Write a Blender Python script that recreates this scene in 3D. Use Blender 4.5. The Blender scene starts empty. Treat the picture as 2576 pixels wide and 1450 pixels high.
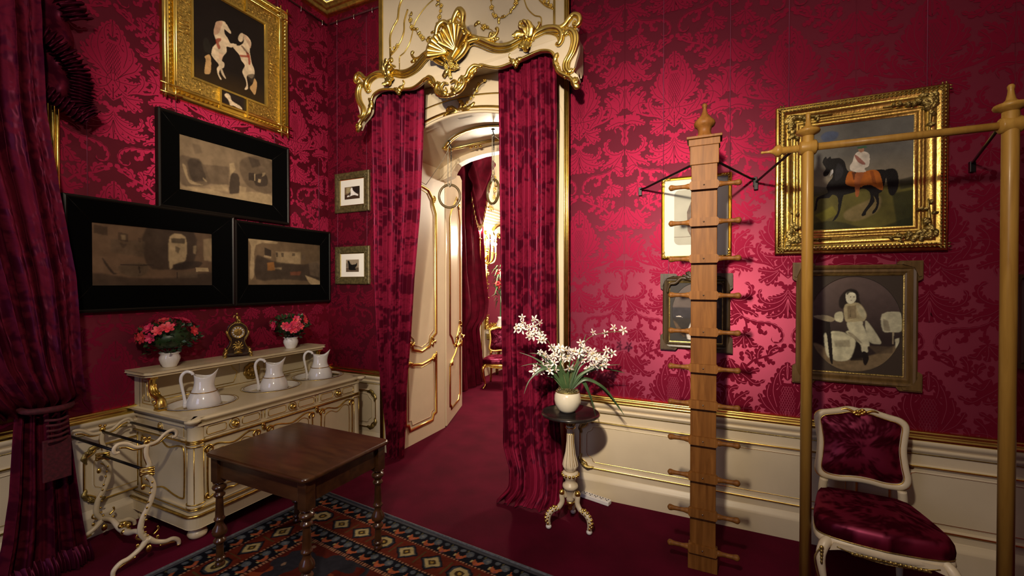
import bpy, math, random
import numpy as np
from mathutils import Vector, Matrix
random.seed(7)
PI = math.pi
COL = bpy.context.scene.collection

# ------------------------------------------------------------------ materials
def nt(name):
    m = bpy.data.materials.new(name); m.use_nodes = True
    t = m.node_tree; b = t.nodes['Principled BSDF']
    return m, t, b

def simple(name, col, rough=0.5, metal=0.0, noise=0.0, nscale=20.0, bump=0.0, bscale=60.0, spec=0.5, coat=0.0, stretch=None, col2=None, sheen=0.0):
    m, t, b = nt(name)
    b.inputs['Base Color'].default_value = (*col, 1)
    b.inputs['Roughness'].default_value = rough
    b.inputs['Metallic'].default_value = metal
    b.inputs['Specular IOR Level'].default_value = spec
    b.inputs['Coat Weight'].default_value = coat
    if sheen:
        b.inputs['Sheen Weight'].default_value = sheen
        b.inputs['Sheen Tint'].default_value = (min(1, col[0]*3), col[1]*3, col[2]*3, 1)
    tc = t.nodes.new('ShaderNodeTexCoord')
    src = tc.outputs['Object']
    if stretch:
        mp = t.nodes.new('ShaderNodeMapping'); mp.inputs['Scale'].default_value = stretch
        t.links.new(src, mp.inputs['Vector']); src = mp.outputs['Vector']
    if noise or col2:
        n = t.nodes.new('ShaderNodeTexNoise'); n.inputs['Scale'].default_value = nscale; n.inputs['Detail'].default_value = 6
        t.links.new(src, n.inputs['Vector'])
        r = t.nodes.new('ShaderNodeValToRGB')
        c2 = col2 if col2 else tuple(c*(1-noise) for c in col)
        c1 = col if col2 else tuple(min(1, c*(1+noise)) for c in col)
        r.color_ramp.elements[0].position = 0.35; r.color_ramp.elements[1].position = 0.65
        r.color_ramp.elements[0].color = (*c2, 1); r.color_ramp.elements[1].color = (*c1, 1)
        t.links.new(n.outputs['Fac'], r.inputs['Fac']); t.links.new(r.outputs['Color'], b.inputs['Base Color'])
    if bump:
        n2 = t.nodes.new('ShaderNodeTexNoise'); n2.inputs['Scale'].default_value = bscale; n2.inputs['Detail'].default_value = 4
        t.links.new(src, n2.inputs['Vector'])
        bp = t.nodes.new('ShaderNodeBump'); bp.inputs['Strength'].default_value = bump; bp.inputs['Distance'].default_value = 0.004
        t.links.new(n2.outputs['Fac'], bp.inputs['Height']); t.links.new(bp.outputs['Normal'], b.inputs['Normal'])
    return m

def attr_mat(name, attr, rough=0.6, spec=0.3, bump=0.0, bscale=200.0, coat=0.0):
    m, t, b = nt(name)
    a = t.nodes.new('ShaderNodeAttribute'); a.attribute_name = attr
    t.links.new(a.outputs['Color'], b.inputs['Base Color'])
    b.inputs['Roughness'].default_value = rough; b.inputs['Specular IOR Level'].default_value = spec
    b.inputs['Coat Weight'].default_value = coat; b.inputs['Coat Roughness'].default_value = 0.12
    if bump:
        tc = t.nodes.new('ShaderNodeTexCoord'); n2 = t.nodes.new('ShaderNodeTexNoise')
        n2.inputs['Scale'].default_value = bscale
        t.links.new(tc.outputs['Object'], n2.inputs['Vector'])
        bp = t.nodes.new('ShaderNodeBump'); bp.inputs['Strength'].default_value = bump; bp.inputs['Distance'].default_value = 0.003
        t.links.new(n2.outputs['Fac'], bp.inputs['Height']); t.links.new(bp.outputs['Normal'], b.inputs['Normal'])
    return m

SATIN = (0.046, 0.0024, 0.0075); MATTE = (0.130, 0.0062, 0.0190)
def satin_nodes(t, diff, gloss, rough, weight, tilt):
    """silk satin: matte crimson yarn plus a broad sheen whose threads lean by `tilt`"""
    d = t.nodes.new('ShaderNodeBsdfDiffuse'); d.inputs['Color'].default_value = (*diff, 1)
    g = t.nodes.new('ShaderNodeBsdfAnisotropic'); g.inputs['Color'].default_value = (*gloss, 1)
    g.inputs['Roughness'].default_value = rough
    if tilt:
        ge = t.nodes.new('ShaderNodeNewGeometry'); va = t.nodes.new('ShaderNodeVectorMath'); va.operation = 'ADD'
        va.inputs[1].default_value = tilt
        vn = t.nodes.new('ShaderNodeVectorMath'); vn.operation = 'NORMALIZE'
        t.links.new(ge.outputs['Normal'], va.inputs[0]); t.links.new(va.outputs[0], vn.inputs[0]); t.links.new(vn.outputs[0], g.inputs['Normal'])
    mx = t.nodes.new('ShaderNodeMixShader'); mx.inputs[0].default_value = weight
    t.links.new(d.outputs[0], mx.inputs[1]); t.links.new(g.outputs[0], mx.inputs[2])
    return mx

def damask_mats():
    out = []
    for nm, diff, gl, ro, w, tilt in (('damask_ground', SATIN, (0.56, 0.095, 0.175), 0.49, 0.31, (-0.10, 0, 0.23)),
                                      ('damask_leaf', MATTE, (0.56, 0.030, 0.105), 0.50, 0.22, (0, -0.62, -0.04))):
        m = bpy.data.materials.new(nm); m.use_nodes = True; t = m.node_tree
        t.nodes.remove(t.nodes['Principled BSDF'])
        s = satin_nodes(t, diff, gl, ro, w, tilt)
        t.links.new(s.outputs[0], t.nodes['Material Output'].inputs['Surface']); out.append(m)
    return out

def cloth_mat(name, ground, leaf, rough=0.42, sheen=0.3, w=0.12, lw=2.2):
    m = bpy.data.materials.new(name); m.use_nodes = True; t = m.node_tree
    t.nodes.remove(t.nodes['Principled BSDF'])
    a = satin_nodes(t, ground, (0.85, 0.16, 0.34), rough, w, None)
    b = satin_nodes(t, leaf, (0.55, 0.04, 0.13), 0.62, w*lw, None)
    at = t.nodes.new('ShaderNodeAttribute'); at.attribute_name = 'pat'
    mx = t.nodes.new('ShaderNodeMixShader')
    t.links.new(at.outputs['Fac'], mx.inputs[0]); t.links.new(a.outputs[0], mx.inputs[1]); t.links.new(b.outputs[0], mx.inputs[2])
    t.links.new(mx.outputs[0], t.nodes['Material Output'].inputs['Surface'])
    return m

def emit(name, col, s):
    m, t, b = nt(name); b.inputs['Base Color'].default_value = (*col, 1)
    b.inputs['Emission Color'].default_value = (*col, 1); b.inputs['Emission Strength'].default_value = s
    return m

def wood(name, dark, light, rough=0.35, scale=(18, 18, 1.6), coat=0.3, ns=2.2, spec=0.5):
    m, t, b = nt(name)
    tc = t.nodes.new('ShaderNodeTexCoord'); mp = t.nodes.new('ShaderNodeMapping'); mp.inputs['Scale'].default_value = scale
    n = t.nodes.new('ShaderNodeTexNoise'); n.inputs['Scale'].default_value = ns; n.inputs['Detail'].default_value = 8; n.inputs['Distortion'].default_value = 0.6
    r = t.nodes.new('ShaderNodeValToRGB'); r.color_ramp.elements[0].position = 0.3; r.color_ramp.elements[1].position = 0.72
    r.color_ramp.elements[0].color = (*dark, 1); r.color_ramp.elements[1].color = (*light, 1)
    t.links.new(tc.outputs['Object'], mp.inputs[0]); t.links.new(mp.outputs[0], n.inputs['Vector'])
    t.links.new(n.outputs['Fac'], r.inputs[0]); t.links.new(r.outputs[0], b.inputs['Base Color'])
    b.inputs['Roughness'].default_value = rough; b.inputs['Coat Weight'].default_value = coat; b.inputs['Coat Roughness'].default_value = 0.15; b.inputs['Specular IOR Level'].default_value = spec
    return m

GROUND, LEAF = damask_mats()
CREAM = simple('cream_paint', (0.68, 0.57, 0.40), 0.38, noise=0.05, nscale=3, bump=0.05, bscale=25)
CREAM2 = simple('ivory_lacquer', (0.68, 0.57, 0.37), 0.33, noise=0.06, nscale=4, bump=0.04, bscale=30)
GOLD = simple('gilding', (0.72, 0.52, 0.13), 0.30, 1.0, noise=0.22, nscale=30, bump=0.25, bscale=90)
GOLDP = simple('bright_gilding', (0.80, 0.60, 0.16), 0.27, 1.0, noise=0.12, nscale=14, bump=0.08, bscale=40)
GOLDD = simple('aged_gilding', (0.36, 0.27, 0.085), 0.40, 0.85, noise=0.35, nscale=35, bump=0.5, bscale=110)
GOLDC = simple('carved_gilding', (0.66, 0.47, 0.12), 0.36, 0.95, noise=0.4, nscale=60, bump=1.0, bscale=140)
OLIVE = simple('dull_olive_gilt', (0.11, 0.085, 0.032), 0.5, 0.35, noise=0.4, nscale=35, bump=0.5, bscale=110)
BRONZE = simple('gilt_bronze', (0.40, 0.27, 0.07), 0.35, 0.9, noise=0.3, nscale=50, bump=0.4, bscale=120)
BLACKW = simple('black_velvet_frame', (0.002, 0.002, 0.002), 0.9, spec=0.03)
BLACKE = simple('black_frame_edge', (0.008, 0.006, 0.005), 0.4, spec=0.2)
OAK = wood('honey_oak', (0.14, 0.050, 0.009), (0.27, 0.110, 0.024), 0.5, coat=0.0, spec=0.22)
OAKL = wood('pale_beech', (0.36, 0.185, 0.032), (0.48, 0.27, 0.055), 0.40, coat=0.08, spec=0.3)
WALNUT = wood('walnut', (0.035, 0.013, 0.005), (0.088, 0.036, 0.012), 0.28, (3, 14, 14), 0.5, 1.6)
DARKOAK = wood('dark_carved_oak', (0.030, 0.018, 0.008), (0.085, 0.052, 0.020), 0.45, (20, 20, 2), 0.1)
MIDOAK = wood('brown_oak_frame', (0.10, 0.055, 0.016), (0.19, 0.11, 0.035), 0.4, (20, 20, 2), 0.15)
IRON = simple('black_iron', (0.012, 0.011, 0.012), 0.4, 0.6)
PORC = simple('white_porcelain', (0.83, 0.80, 0.77), 0.12, coat=0.6)
PORCG = simple('porcelain_gilt_line', (0.55, 0.33, 0.09), 0.25, 0.8)
CARPET = simple('crimson_carpet', (0.070, 0.0016, 0.012), 0.95, noise=0.22, nscale=3.2, bump=0.5, bscale=260, spec=0.1, sheen=0.25)
WHITE = simple('ceiling_plaster', (0.75, 0.70, 0.66), 0.7)
LEAFG = simple('dark_green_leaf', (0.022, 0.055, 0.018), 0.4, noise=0.4, nscale=15)
BLADE = simple('orchid_blade', (0.045, 0.085, 0.030), 0.4, noise=0.35, nscale=10)
STEM = simple('stem_olive', (0.13, 0.14, 0.05), 0.5)
ORCHID = simple('white_petal', (0.78, 0.70, 0.66), 0.5, noise=0.1, nscale=40)
ORCHC = simple('petal_centre', (0.55, 0.42, 0.18), 0.5)
AZALEA = simple('coral_petal', (0.72, 0.055, 0.075), 0.5, noise=0.3, nscale=40)
AZALEA2 = simple('deep_pink_petal', (0.60, 0.03, 0.10), 0.5, noise=0.3, nscale=40)
SOIL = simple('soil', (0.05, 0.035, 0.018), 0.9, noise=0.5, nscale=80)
PLASTIC = simple('white_plastic', (0.82, 0.80, 0.82), 0.35)
BLACKP = simple('black_hole', (0.01, 0.01, 0.01), 0.6)
ROPE = simple('rope', (0.30, 0.27, 0.21), 0.8, noise=0.3, nscale=120)
RINGW = wood('ring_wood', (0.07, 0.045, 0.015), (0.15, 0.10, 0.036), 0.4, (8, 8, 8), 0.2)
CORD = simple('picture_cord', (0.28, 0.05, 0.12), 0.7)
MAT = simple('white_mount', (0.82, 0.79, 0.72), 0.8)
MIRROR = simple('mirror_glass', (0.85, 0.84, 0.82), 0.03, 1.0)
PAINTED = attr_mat('oil_painting', 'Col', 0.5, 0.25, bump=0.25, bscale=260, coat=0.15)
PHOTO = attr_mat('sepia_photograph', 'Col', 0.5, 0.3, coat=0.35)
PHOTOD = attr_mat('faded_print', 'Col', 0.75, 0.15)
RUGM = attr_mat('wool_rug', 'Col', 0.95, 0.05, bump=0.6, bscale=350)
CURT = cloth_mat('crimson_curtain_silk', (0.050, 0.0020, 0.009), (0.160, 0.0075, 0.026), w=0.06)
DRAPE = cloth_mat('dark_window_drape', (0.032, 0.0016, 0.009), (0.068, 0.006, 0.014), w=0.04)
UPH = cloth_mat('crimson_upholstery', (0.070, 0.0022, 0.010), (0.022, 0.0008, 0.0035), rough=0.42, w=0.20, lw=0.2)
DARKRED = simple('dark_red_trimming', (0.06, 0.003, 0.009), 0.8, noise=0.4, nscale=60, sheen=0.2)
VELVET = simple('dark_red_velvet', (0.085, 0.0015, 0.011), 0.9, noise=0.3, nscale=8, spec=0.1)

# ------------------------------------------------------------------ mesh builder
def cr(pts, k=6, closed=False):
    """Catmull-Rom through pts (tuples of any length)"""
    P = [tuple(map(float, p)) for p in pts]; n = len(P)
    if n < 3 or k <= 1: return P
    out = []
    rng = range(n) if closed else range(n-1)
    for i in rng:
        p0 = P[(i-1) % n] if closed or i > 0 else P[0]
        p1 = P[i]; p2 = P[(i+1) % n]
        p3 = P[(i+2) % n] if closed or i+2 < n else P[-1]
        for j in range(k):
            t = j/k
            out.append(tuple(0.5*((2*b)+(-a+c)*t+(2*a-5*b+4*c-d)*t*t+(-a+3*b-3*c+d)*t**3) for a, b, c, d in zip(p0, p1, p2, p3)))
    if not closed: out.append(P[-1])
    return out

class MB:
    def __init__(s):
        s.v = []; s.f = []; s.m = []; s.s = []; s.T = Matrix.Identity(4)
    def add(s, vs, fs, mat=0, smooth=True):
        n = len(s.v); T = s.T
        s.v += [tuple(T @ Vector(p)) for p in vs]
        s.f += [tuple(i+n for i in f) for f in fs]
        s.m += [mat]*len(fs); s.s += [smooth]*len(fs)
        return s
    def box(s, x0, x1, y0, y1, z0, z1, mat=0):
        v = [(x, y, z) for x in (x0, x1) for y in (y0, y1) for z in (z0, z1)]
        return s.add(v, [(0, 1, 3, 2), (4, 6, 7, 5), (0, 4, 5, 1), (2, 3, 7, 6), (0, 2, 6, 4), (1, 5, 7, 3)], mat, False)
    def lathe(s, prof, n=24, c=(0, 0, 0), mat=0, mod=None, axis='z', cap=True):
        vs = []; fs = []
        for k, (r, z) in enumerate(prof):
            for i in range(n):
                a = 2*PI*i/n; rr = r*(mod(a, z) if mod else 1)
                p = (rr*math.cos(a), rr*math.sin(a), z)
                if axis == 'x': p = (p[2], p[0], p[1])
                elif axis == 'y': p = (p[0], p[2], p[1])
                vs.append((c[0]+p[0], c[1]+p[1], c[2]+p[2]))
        for k in range(len(prof)-1):
            for i in range(n):
                j = (i+1) % n
                fs.append((k*n+i, k*n+j, (k+1)*n+j, (k+1)*n+i))
        if cap:
            if prof[0][0] > 1e-5: fs.append(tuple(range(n))[::-1])
            if prof[-1][0] > 1e-5: fs.append(tuple(range((len(prof)-1)*n, len(prof)*n)))
        return s.add(vs, fs, mat)
    def tube(s, pts, r=0.01, n=8, k=1, mat=0, flat=1.0, nrm=None, closed=False, cap=True):
        """tube; r may be a list matching pts; flat squashes the section along nrm"""
        if not isinstance(r, (list, tuple)): r = [r]*len(pts)
        Q = cr([(*p, rr) for p, rr in zip(pts, r)], k, closed)
        P = [Vector(q[:3]) for q in Q]; R = [max(q[3], 1e-4) for q in Q]; m = len(P)
        vs = []; fs = []; prev = None
        for i in range(m):
            a = P[(i-1) % m] if closed or i > 0 else P[i]
            b = P[(i+1) % m] if closed or i < m-1 else P[i]
            t = (b-a)
            if t.length < 1e-9: t = Vector((0, 0, 1))
            t.normalize()
            if nrm is not None:
                u = Vector(nrm) - t*t.dot(Vector(nrm))
                if u.length < 1e-4: u = prev or t.orthogonal()
            elif prev is None: u = t.orthogonal()
            else: u = prev - t*t.dot(prev)
            if u.length < 1e-6: u = t.orthogonal()
            u.normalize(); prev = u; w = t.cross(u)
            for j in range(n):
                an = 2*PI*j/n
                vs.append(tuple(P[i] + u*(R[i]*flat*math.cos(an)) + w*(R[i]*math.sin(an))))
        for i in range(m if closed else m-1):
            i2 = (i+1) % m
            for j in range(n):
                j2 = (j+1) % n
                fs.append((i*n+j, i*n+j2, i2*n+j2, i2*n+j))
        if cap and not closed:
            fs.append(tuple(range(n))[::-1]); fs.append(tuple(range((m-1)*n, m*n)))
        return s.add(vs, fs, mat)
    def ell(s, c, r, n=10, m=7, mat=0):
        if not isinstance(r, (list, tuple)): r = (r, r, r)
        vs = [(c[0], c[1], c[2]-r[2])]; fs = []
        for i in range(1, m):
            ph = PI*i/m - PI/2
            for j in range(n):
                a = 2*PI*j/n
                vs.append((c[0]+r[0]*math.cos(ph)*math.cos(a), c[1]+r[1]*math.cos(ph)*math.sin(a), c[2]+r[2]*math.sin(ph)))
        vs.append((c[0], c[1], c[2]+r[2])); L = len(vs)-1
        for j in range(n):
            j2 = (j+1) % n
            fs.append((0, 1+j2, 1+j)); fs.append((L, L-n+j, L-n+j2))
            for i in range(m-2):
                fs.append((1+i*n+j, 1+i*n+j2, 1+(i+1)*n+j2, 1+(i+1)*n+j))
        return s.add(vs, fs, mat)
    def prism(s, out, d0, d1, plane='xz', mat=0, smooth=False):
        """extrude a 2D outline between d0 and d1 along the third axis"""
        def P(a, b, d): return (a, d, b) if plane == 'xz' else ((a, b, d) if plane == 'xy' else (d, a, b))
        n = len(out)
        vs = [P(a, b, d0) for a, b in out] + [P(a, b, d1) for a, b in out]
        fs = [tuple(range(n)), tuple(range(n, 2*n))[::-1]] + [(i, (i+1) % n, n+(i+1) % n, n+i) for i in range(n)]
        return s.add(vs, fs, mat, smooth)
    def mould(s, path, prof, closed=True, y=0.0, mat=0, smooth=False, plane='xz'):
        """sweep prof [(offset outwards of path, height out of wall)] along a 2D path lying in the wall plane; height goes towards -y"""
        n = len(path); vs = []; fs = []; m = len(prof)
        for i in range(n):
            p = Vector(path[i])
            a = Vector(path[(i-1) % n]) if closed or i > 0 else None
            b = Vector(path[(i+1) % n]) if closed or i < n-1 else None
            d1 = (p-a).normalized() if a is not None and (p-a).length > 1e-9 else None
            d2 = (b-p).normalized() if b is not None and (b-p).length > 1e-9 else None
            if d1 is None: d1 = d2
            if d2 is None: d2 = d1
            n1 = Vector((d1.y, -d1.x)); n2 = Vector((d2.y, -d2.x))
            nn = (n1+n2)
            if nn.length < 1e-6: nn = n1
            nn.normalize(); sc = 1/max(0.45, nn.dot(n1))
            for o, h in prof:
                q = p + nn*(o*sc)
                vs.append((q.x, y-h, q.y) if plane == 'xz' else (q.x, q.y, y+h))
        for i in range(n if closed else n-1):
            i2 = (i+1) % n
            for j in range(m-1):
                fs.append((i*m+j, i*m+j+1, i2*m+j+1, i2*m+j))
        if not closed:
            fs.append(tuple(range(m))); fs.append(tuple(range((n-1)*m, n*m))[::-1])
        return s.add(vs, fs, mat, smooth)
    def relief(s, spine, w, h, y=0.0, lobes=4, mat=0, curl=0.0, plane='xz', taper=True, veins=True):
        """raised acanthus leaf lying on a wall plane: domed, lobed edges, spine in 2D"""
        S = cr(spine, 5); n = len(S); rows = []
        for i in range(n):
            t = i/(n-1)
            a = Vector(S[max(0, i-1)]); b = Vector(S[min(n-1, i+1)]); d = (b-a).normalized() if (b-a).length > 1e-9 else Vector((0, 1))
            nn = Vector((-d.y, d.x)); env = (math.sin(PI*min(1, (t*0.93+0.05)**0.75))**0.7) if taper else 1-0.6*t
            lb = 0.62+0.38*abs(math.sin(PI*lobes*t))
            ww = w*env*lb
            row = []
            for u, hh in ((-1, 0.0), (-0.72, 0.75), (-0.3, 0.65), (0, 1.0), (0.3, 0.65), (0.72, 0.75), (1, 0.0)):
                q = Vector(S[i]) + nn*(u*ww) + d*(abs(u)*ww*0.35)
                z = h*hh*(env*0.8+0.2)*(0.8+0.35*lb) + curl*h*t*t
                row.append((q.x, y-z, q.y) if plane == 'xz' else (q.x, q.y, y+z))
            rows.append(row)
        vs = [p for r in rows for p in r]; m = 7
        fs = [(i*m+j, i*m+j+1, (i+1)*m+j+1, (i+1)*m+j) for i in range(n-1) for j in range(m-1)]
        return s.add(vs, fs, mat)
    def flower(s, c, r, y=0.0, mat=0, n=5, h=None):
        """little carved rose in the wall plane"""
        h = h or r*0.6; cx, cz = c
        a0 = random.random()*6
        for i in range(n):
            a = a0+2*PI*i/n
            s.ell((cx+0.55*r*math.cos(a), y-h*0.45, cz+0.55*r*math.sin(a)), (r*0.42, h*0.55, r*0.42), 7, 5, mat)
        s.ell((cx, y-h*0.8, cz), (r*0.33, h*0.5, r*0.33), 7, 5, mat)
        return s
    def absorb(s, o, mat):
        n = len(s.v); s.v += o.v; s.f += [tuple(i+n for i in f) for f in o.f]; s.m += [mat]*len(o.f); s.s += o.s; return s
    def build(s, name, mats, parent=None, bevel=0.0, seg=2, sub=0):
        if not isinstance(mats, (list, tuple)): mats = [mats]
        me = bpy.data.meshes.new(name); me.from_pydata(s.v, [], s.f)
        for m in mats: me.materials.append(m)
        me.polygons.foreach_set('material_index', s.m); me.polygons.foreach_set('use_smooth', s.s)
        me.update()
        o = bpy.data.objects.new(name, me); COL.objects.link(o)
        if parent is not None: o.parent = parent
        if bevel:
            b = o.modifiers.new('b', 'BEVEL'); b.width = bevel; b.segments = seg; b.limit_method = 'ANGLE'; b.angle_limit = 0.7
        if sub:
            b = o.modifiers.new('s', 'SUBSURF'); b.levels = sub; b.render_levels = sub
        return o

def tag(o, label=None, cat=None, group=None, kind=None):
    if label: o['label'] = label
    if cat: o['category'] = cat
    if group: o['group'] = group
    if kind: o['kind'] = kind
    return o
def thing(name, loc, label, cat, rz=0.0, group=None, kind=None, rx=0.0):
    o = bpy.data.objects.new(name, None); COL.objects.link(o)
    o.location = loc; o.rotation_euler = (rx, 0, rz); o.empty_display_size = 0.05
    return tag(o, label, cat, group, kind)
def dup(root, loc, rz=None, label=None, scale=None):
    r = root.copy(); COL.objects.link(r); r.location = loc
    if rz is not None: r.rotation_euler = (0, 0, rz)
    if scale: r.scale = (scale,)*3
    if label: r['label'] = label
    def rec(a, b):
        for ch in [c for c in bpy.data.objects if c.parent == a]:
            d = ch.copy(); COL.objects.link(d); d.parent = b; rec(ch, d)
    rec(root, r)
    return r

def grid_obj(name, P, mat, parent=None, pat=None, col=None, smooth=True, closed_u=False, thick=0.0):
    nv, nu = P.shape[:2]
    me = bpy.data.meshes.new(name)
    idx = np.arange(nv*nu).reshape(nv, nu)
    a = idx[:-1, :-1].ravel(); b = idx[:-1, 1:].ravel(); c = idx[1:, 1:].ravel(); d = idx[1:, :-1].ravel()
    F = np.stack([a, b, c, d], 1)
    if closed_u:
        a = idx[:-1, -1]; b = idx[:-1, 0]; c = idx[1:, 0]; d = idx[1:, -1]
        F = np.concatenate([F, np.stack([a, b, c, d], 1)])
    nf = len(F)
    me.vertices.add(nv*nu); me.vertices.foreach_set('co', P.reshape(-1).astype(np.float32))
    me.loops.add(nf*4); me.loops.foreach_set('vertex_index', F.reshape(-1).astype(np.int32))
    me.polygons.add(nf); me.polygons.foreach_set('loop_start', np.arange(0, nf*4, 4, dtype=np.int32))
    me.polygons.foreach_set('use_smooth', np.full(nf, smooth))
    me.update(calc_edges=True)
    if pat is not None:
        at = me.attributes.new('pat', 'FLOAT', 'POINT'); at.data.foreach_set('value', pat.reshape(-1).astype(np.float32))
    if col is not None:
        at = me.attributes.new('Col', 'FLOAT_COLOR', 'POINT')
        cc = np.ones((nv*nu, 4), np.float32); cc[:, :3] = col.reshape(-1, 3); at.data.foreach_set('color', cc.reshape(-1))
    me.materials.append(mat)
    o = bpy.data.objects.new(name, me); COL.objects.link(o)
    if parent is not None: o.parent = parent
    if thick:
        so = o.modifiers.new('t', 'SOLIDIFY'); so.thickness = thick; so.offset = 0
    return o

# ------------------------------------------------------------------ smooth 2D noise + rasteriser (numpy)
_rng = np.random.default_rng(5)
def vnoise(U, V, scale, seed=0):
    r = np.random.default_rng(seed); G = r.random((64, 64))
    x = (U*scale) % 63; y = (V*scale) % 63
    xi = x.astype(int); yi = y.astype(int); fx = x-xi; fy = y-yi
    fx = fx*fx*(3-2*fx); fy = fy*fy*(3-2*fy)
    return (G[yi, xi]*(1-fx)*(1-fy)+G[yi, xi+1]*fx*(1-fy)+G[yi+1, xi]*(1-fx)*fy+G[yi+1, xi+1]*fx*fy)
def fbm(U, V, scale, seed=0, o=4):
    s = 0; a = 0.5
    for k in range(o): s = s+a*vnoise(U, V, scale*2**k, seed+k); a *= 0.5
    return s/(1-0.5**o)
def inpoly(U, V, poly):
    x = np.array([p[0] for p in poly]); y = np.array([p[1] for p in poly])
    m = np.zeros(U.shape, bool); n = len(poly)
    for i in range(n):
        j = (i-1) % n
        if y[i] == y[j]: continue
        c = ((y[i] > V) != (y[j] > V)) & (U < (x[j]-x[i])*(V-y[i])/(y[j]-y[i])+x[i])
        m ^= c
    return m
def blur(A, k):
    for _ in range(k):
        B = np.pad(A, 1, mode='edge')
        A = (B[1:-1, 1:-1]*2+B[:-2, 1:-1]+B[2:, 1:-1]+B[1:-1, :-2]+B[1:-1, 2:])/6
    return A
# ------------------------------------------------------------------ damask motif (half tile, mirrored), units metres from pomegranate centre
TW, TH = 0.70, 1.09
def du(x, y): return (0.35*(605-x)/465, (1200-y)*0.00098)
# spine points as read off the silk, half width, lobes, side (0 both, 1 left of direction, -1 right)
LEAVES = [
 ([(605,430),(530,375),(450,332),(340,312),(260,270),(150,180)], 7, 1, 0),
 ([(300,300),(270,235),(285,180),(345,130)], 34, 4, 0), ([(255,262),(225,200),(235,150),(215,110)], 20, 3, 0),
 ([(420,325),(380,270),(370,225),(395,185)], 30, 4, 0), ([(500,355),(455,305),(425,280),(415,250)], 24, 3, 0),
 ([(200,220),(170,180),(150,120),(145,80)], 26, 3, 0), ([(600,380),(560,320),(565,270),(600,235)], 34, 4, 0),
 ([(600,300),(590,240),(600,180)], 26, 3, 0),
 ([(540,370),(500,385),(440,380),(375,370)], 30, 5, 0), ([(535,380),(480,410),(430,430),(385,455)], 30, 5, 0), ([(540,385),(500,430),(465,460),(430,470)], 24, 4, 0),
 ([(140,345),(200,335),(270,350),(340,375)], 32, 6, 0), ([(140,330),(180,310),(230,305),(290,320)], 20, 4, 0),
 ([(165,500),(145,440),(165,380),(215,360),(245,385),(225,425)], 22, 5, 1),
 ([(145,520),(160,470),(140,430),(140,390)], 14, 2, 0),
 ([(150,560),(200,580),(262,578),(318,545),(330,500),(300,465),(270,462)], 26, 7, 0),
 ([(150,555),(200,625),(275,695),(370,722),(470,728),(545,760),(575,810),(560,855),(510,868),(478,845),(490,822)], 27, 14, 1),
 ([(150,545),(190,610),(260,690)], 12, 2, -1),
 ([(195,600),(260,640),(330,660),(385,695)], 24, 5, 0), ([(190,590),(240,600),(290,625),(330,645)], 16, 4, 0),
 ([(265,685),(220,672),(175,690),(150,700)], 26, 4, 0), ([(255,680),(200,715),(180,745),(145,735)], 24, 4, 0), ([(230,640),(190,650),(165,665)], 18, 3, 0),
 ([(380,735),(400,790),(430,805),(448,780)], 16, 3, 0),
 ([(280,705),(292,770),(270,820)], 6, 1, 0), ([(272,815),(210,840),(150,850)], 26, 4, 0), ([(270,820),(230,870),(175,905)], 26, 4, 0),
 ([(272,820),(268,870),(280,915)], 24, 3, 0), ([(275,815),(310,850),(340,890),(385,880)], 26, 4, 0), ([(270,810),(290,780),(320,790)], 20, 3, 0),
 ([(605,545),(560,600),(490,635),(410,645),(335,610)], 34, 8, 0), ([(605,520),(560,575),(480,600),(410,580),(388,530),(410,500)], 26, 8, 0),
 ([(605,505),(575,540),(520,560),(450,560)], 22, 5, 0), ([(600,540),(590,500),(560,470),(520,465),(510,490)], 18, 4, 0), ([(605,560),(575,640),(520,680),(435,690)], 26, 6, 0),
 ([(605,560),(600,620),(605,700)], 40, 4, 0),
 ([(150,985),(210,1040),(275,1050),(330,1000),(400,970),(480,948),(570,900)], 7, 1, 0),
 ([(380,980),(385,930),(420,890)], 26, 3, 0), ([(460,950),(480,910),(540,885)], 24, 3, 0), ([(540,925),(570,890),(595,865)], 18, 2, 0),
 ([(350,990),(390,1010),(440,1030)], 18, 3, 0), ([(430,965),(470,990),(515,1005)], 20, 3, 0), ([(330,990),(320,950),(280,930)], 24, 3, 0),
 ([(255,1010),(300,1075),(350,1060),(400,1050)], 30, 5, 0), ([(265,1000),(250,960),(262,930)], 16, 2, 0),
 ([(160,990),(215,1060),(290,1110),(360,1150),(440,1118)], 30, 8, 0), ([(150,1000),(180,1080),(230,1140),(300,1150)], 26, 6, 0), ([(140,1060),(165,1120),(200,1150)], 18, 3, 0),
 ([(150,1350),(145,1270),(165,1200),(235,1180)], 34, 5, 0), ([(190,1370),(195,1290),(250,1240),(320,1205)], 28, 6, 0), ([(200,1380),(260,1330),(345,1325)], 28, 5, 0), ([(215,1400),(290,1385),(350,1395)], 20, 4, 0),
 ([(150,1400),(190,1420),(280,1440)], 18, 4, 0),
 ([(590,1400),(520,1340),(440,1290),(390,1210)], 34, 7, 0), ([(570,1380),(500,1300),(455,1220),(470,1140)], 34, 6, 0), ([(530,1300),(500,1200),(510,1120),(540,1060)], 36, 6, 0),
 ([(600,1400),(520,1400),(440,1390),(390,1360)], 28, 6, 0), ([(600,1395),(560,1450),(500,1480)], 30, 4, 0),
 ([(560,1150),(545,1090),(560,1040),(600,1010)], 26, 4, 0),
 ([(605,1110),(600,1050),(605,985)], 26, 4, 0),
 ([(605,1450),(603,1490),(605,1530)], 26, 3, 0),
 ([(605,1130),(596,1250),(605,1400)], 62, 1, 0),
]
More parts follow.
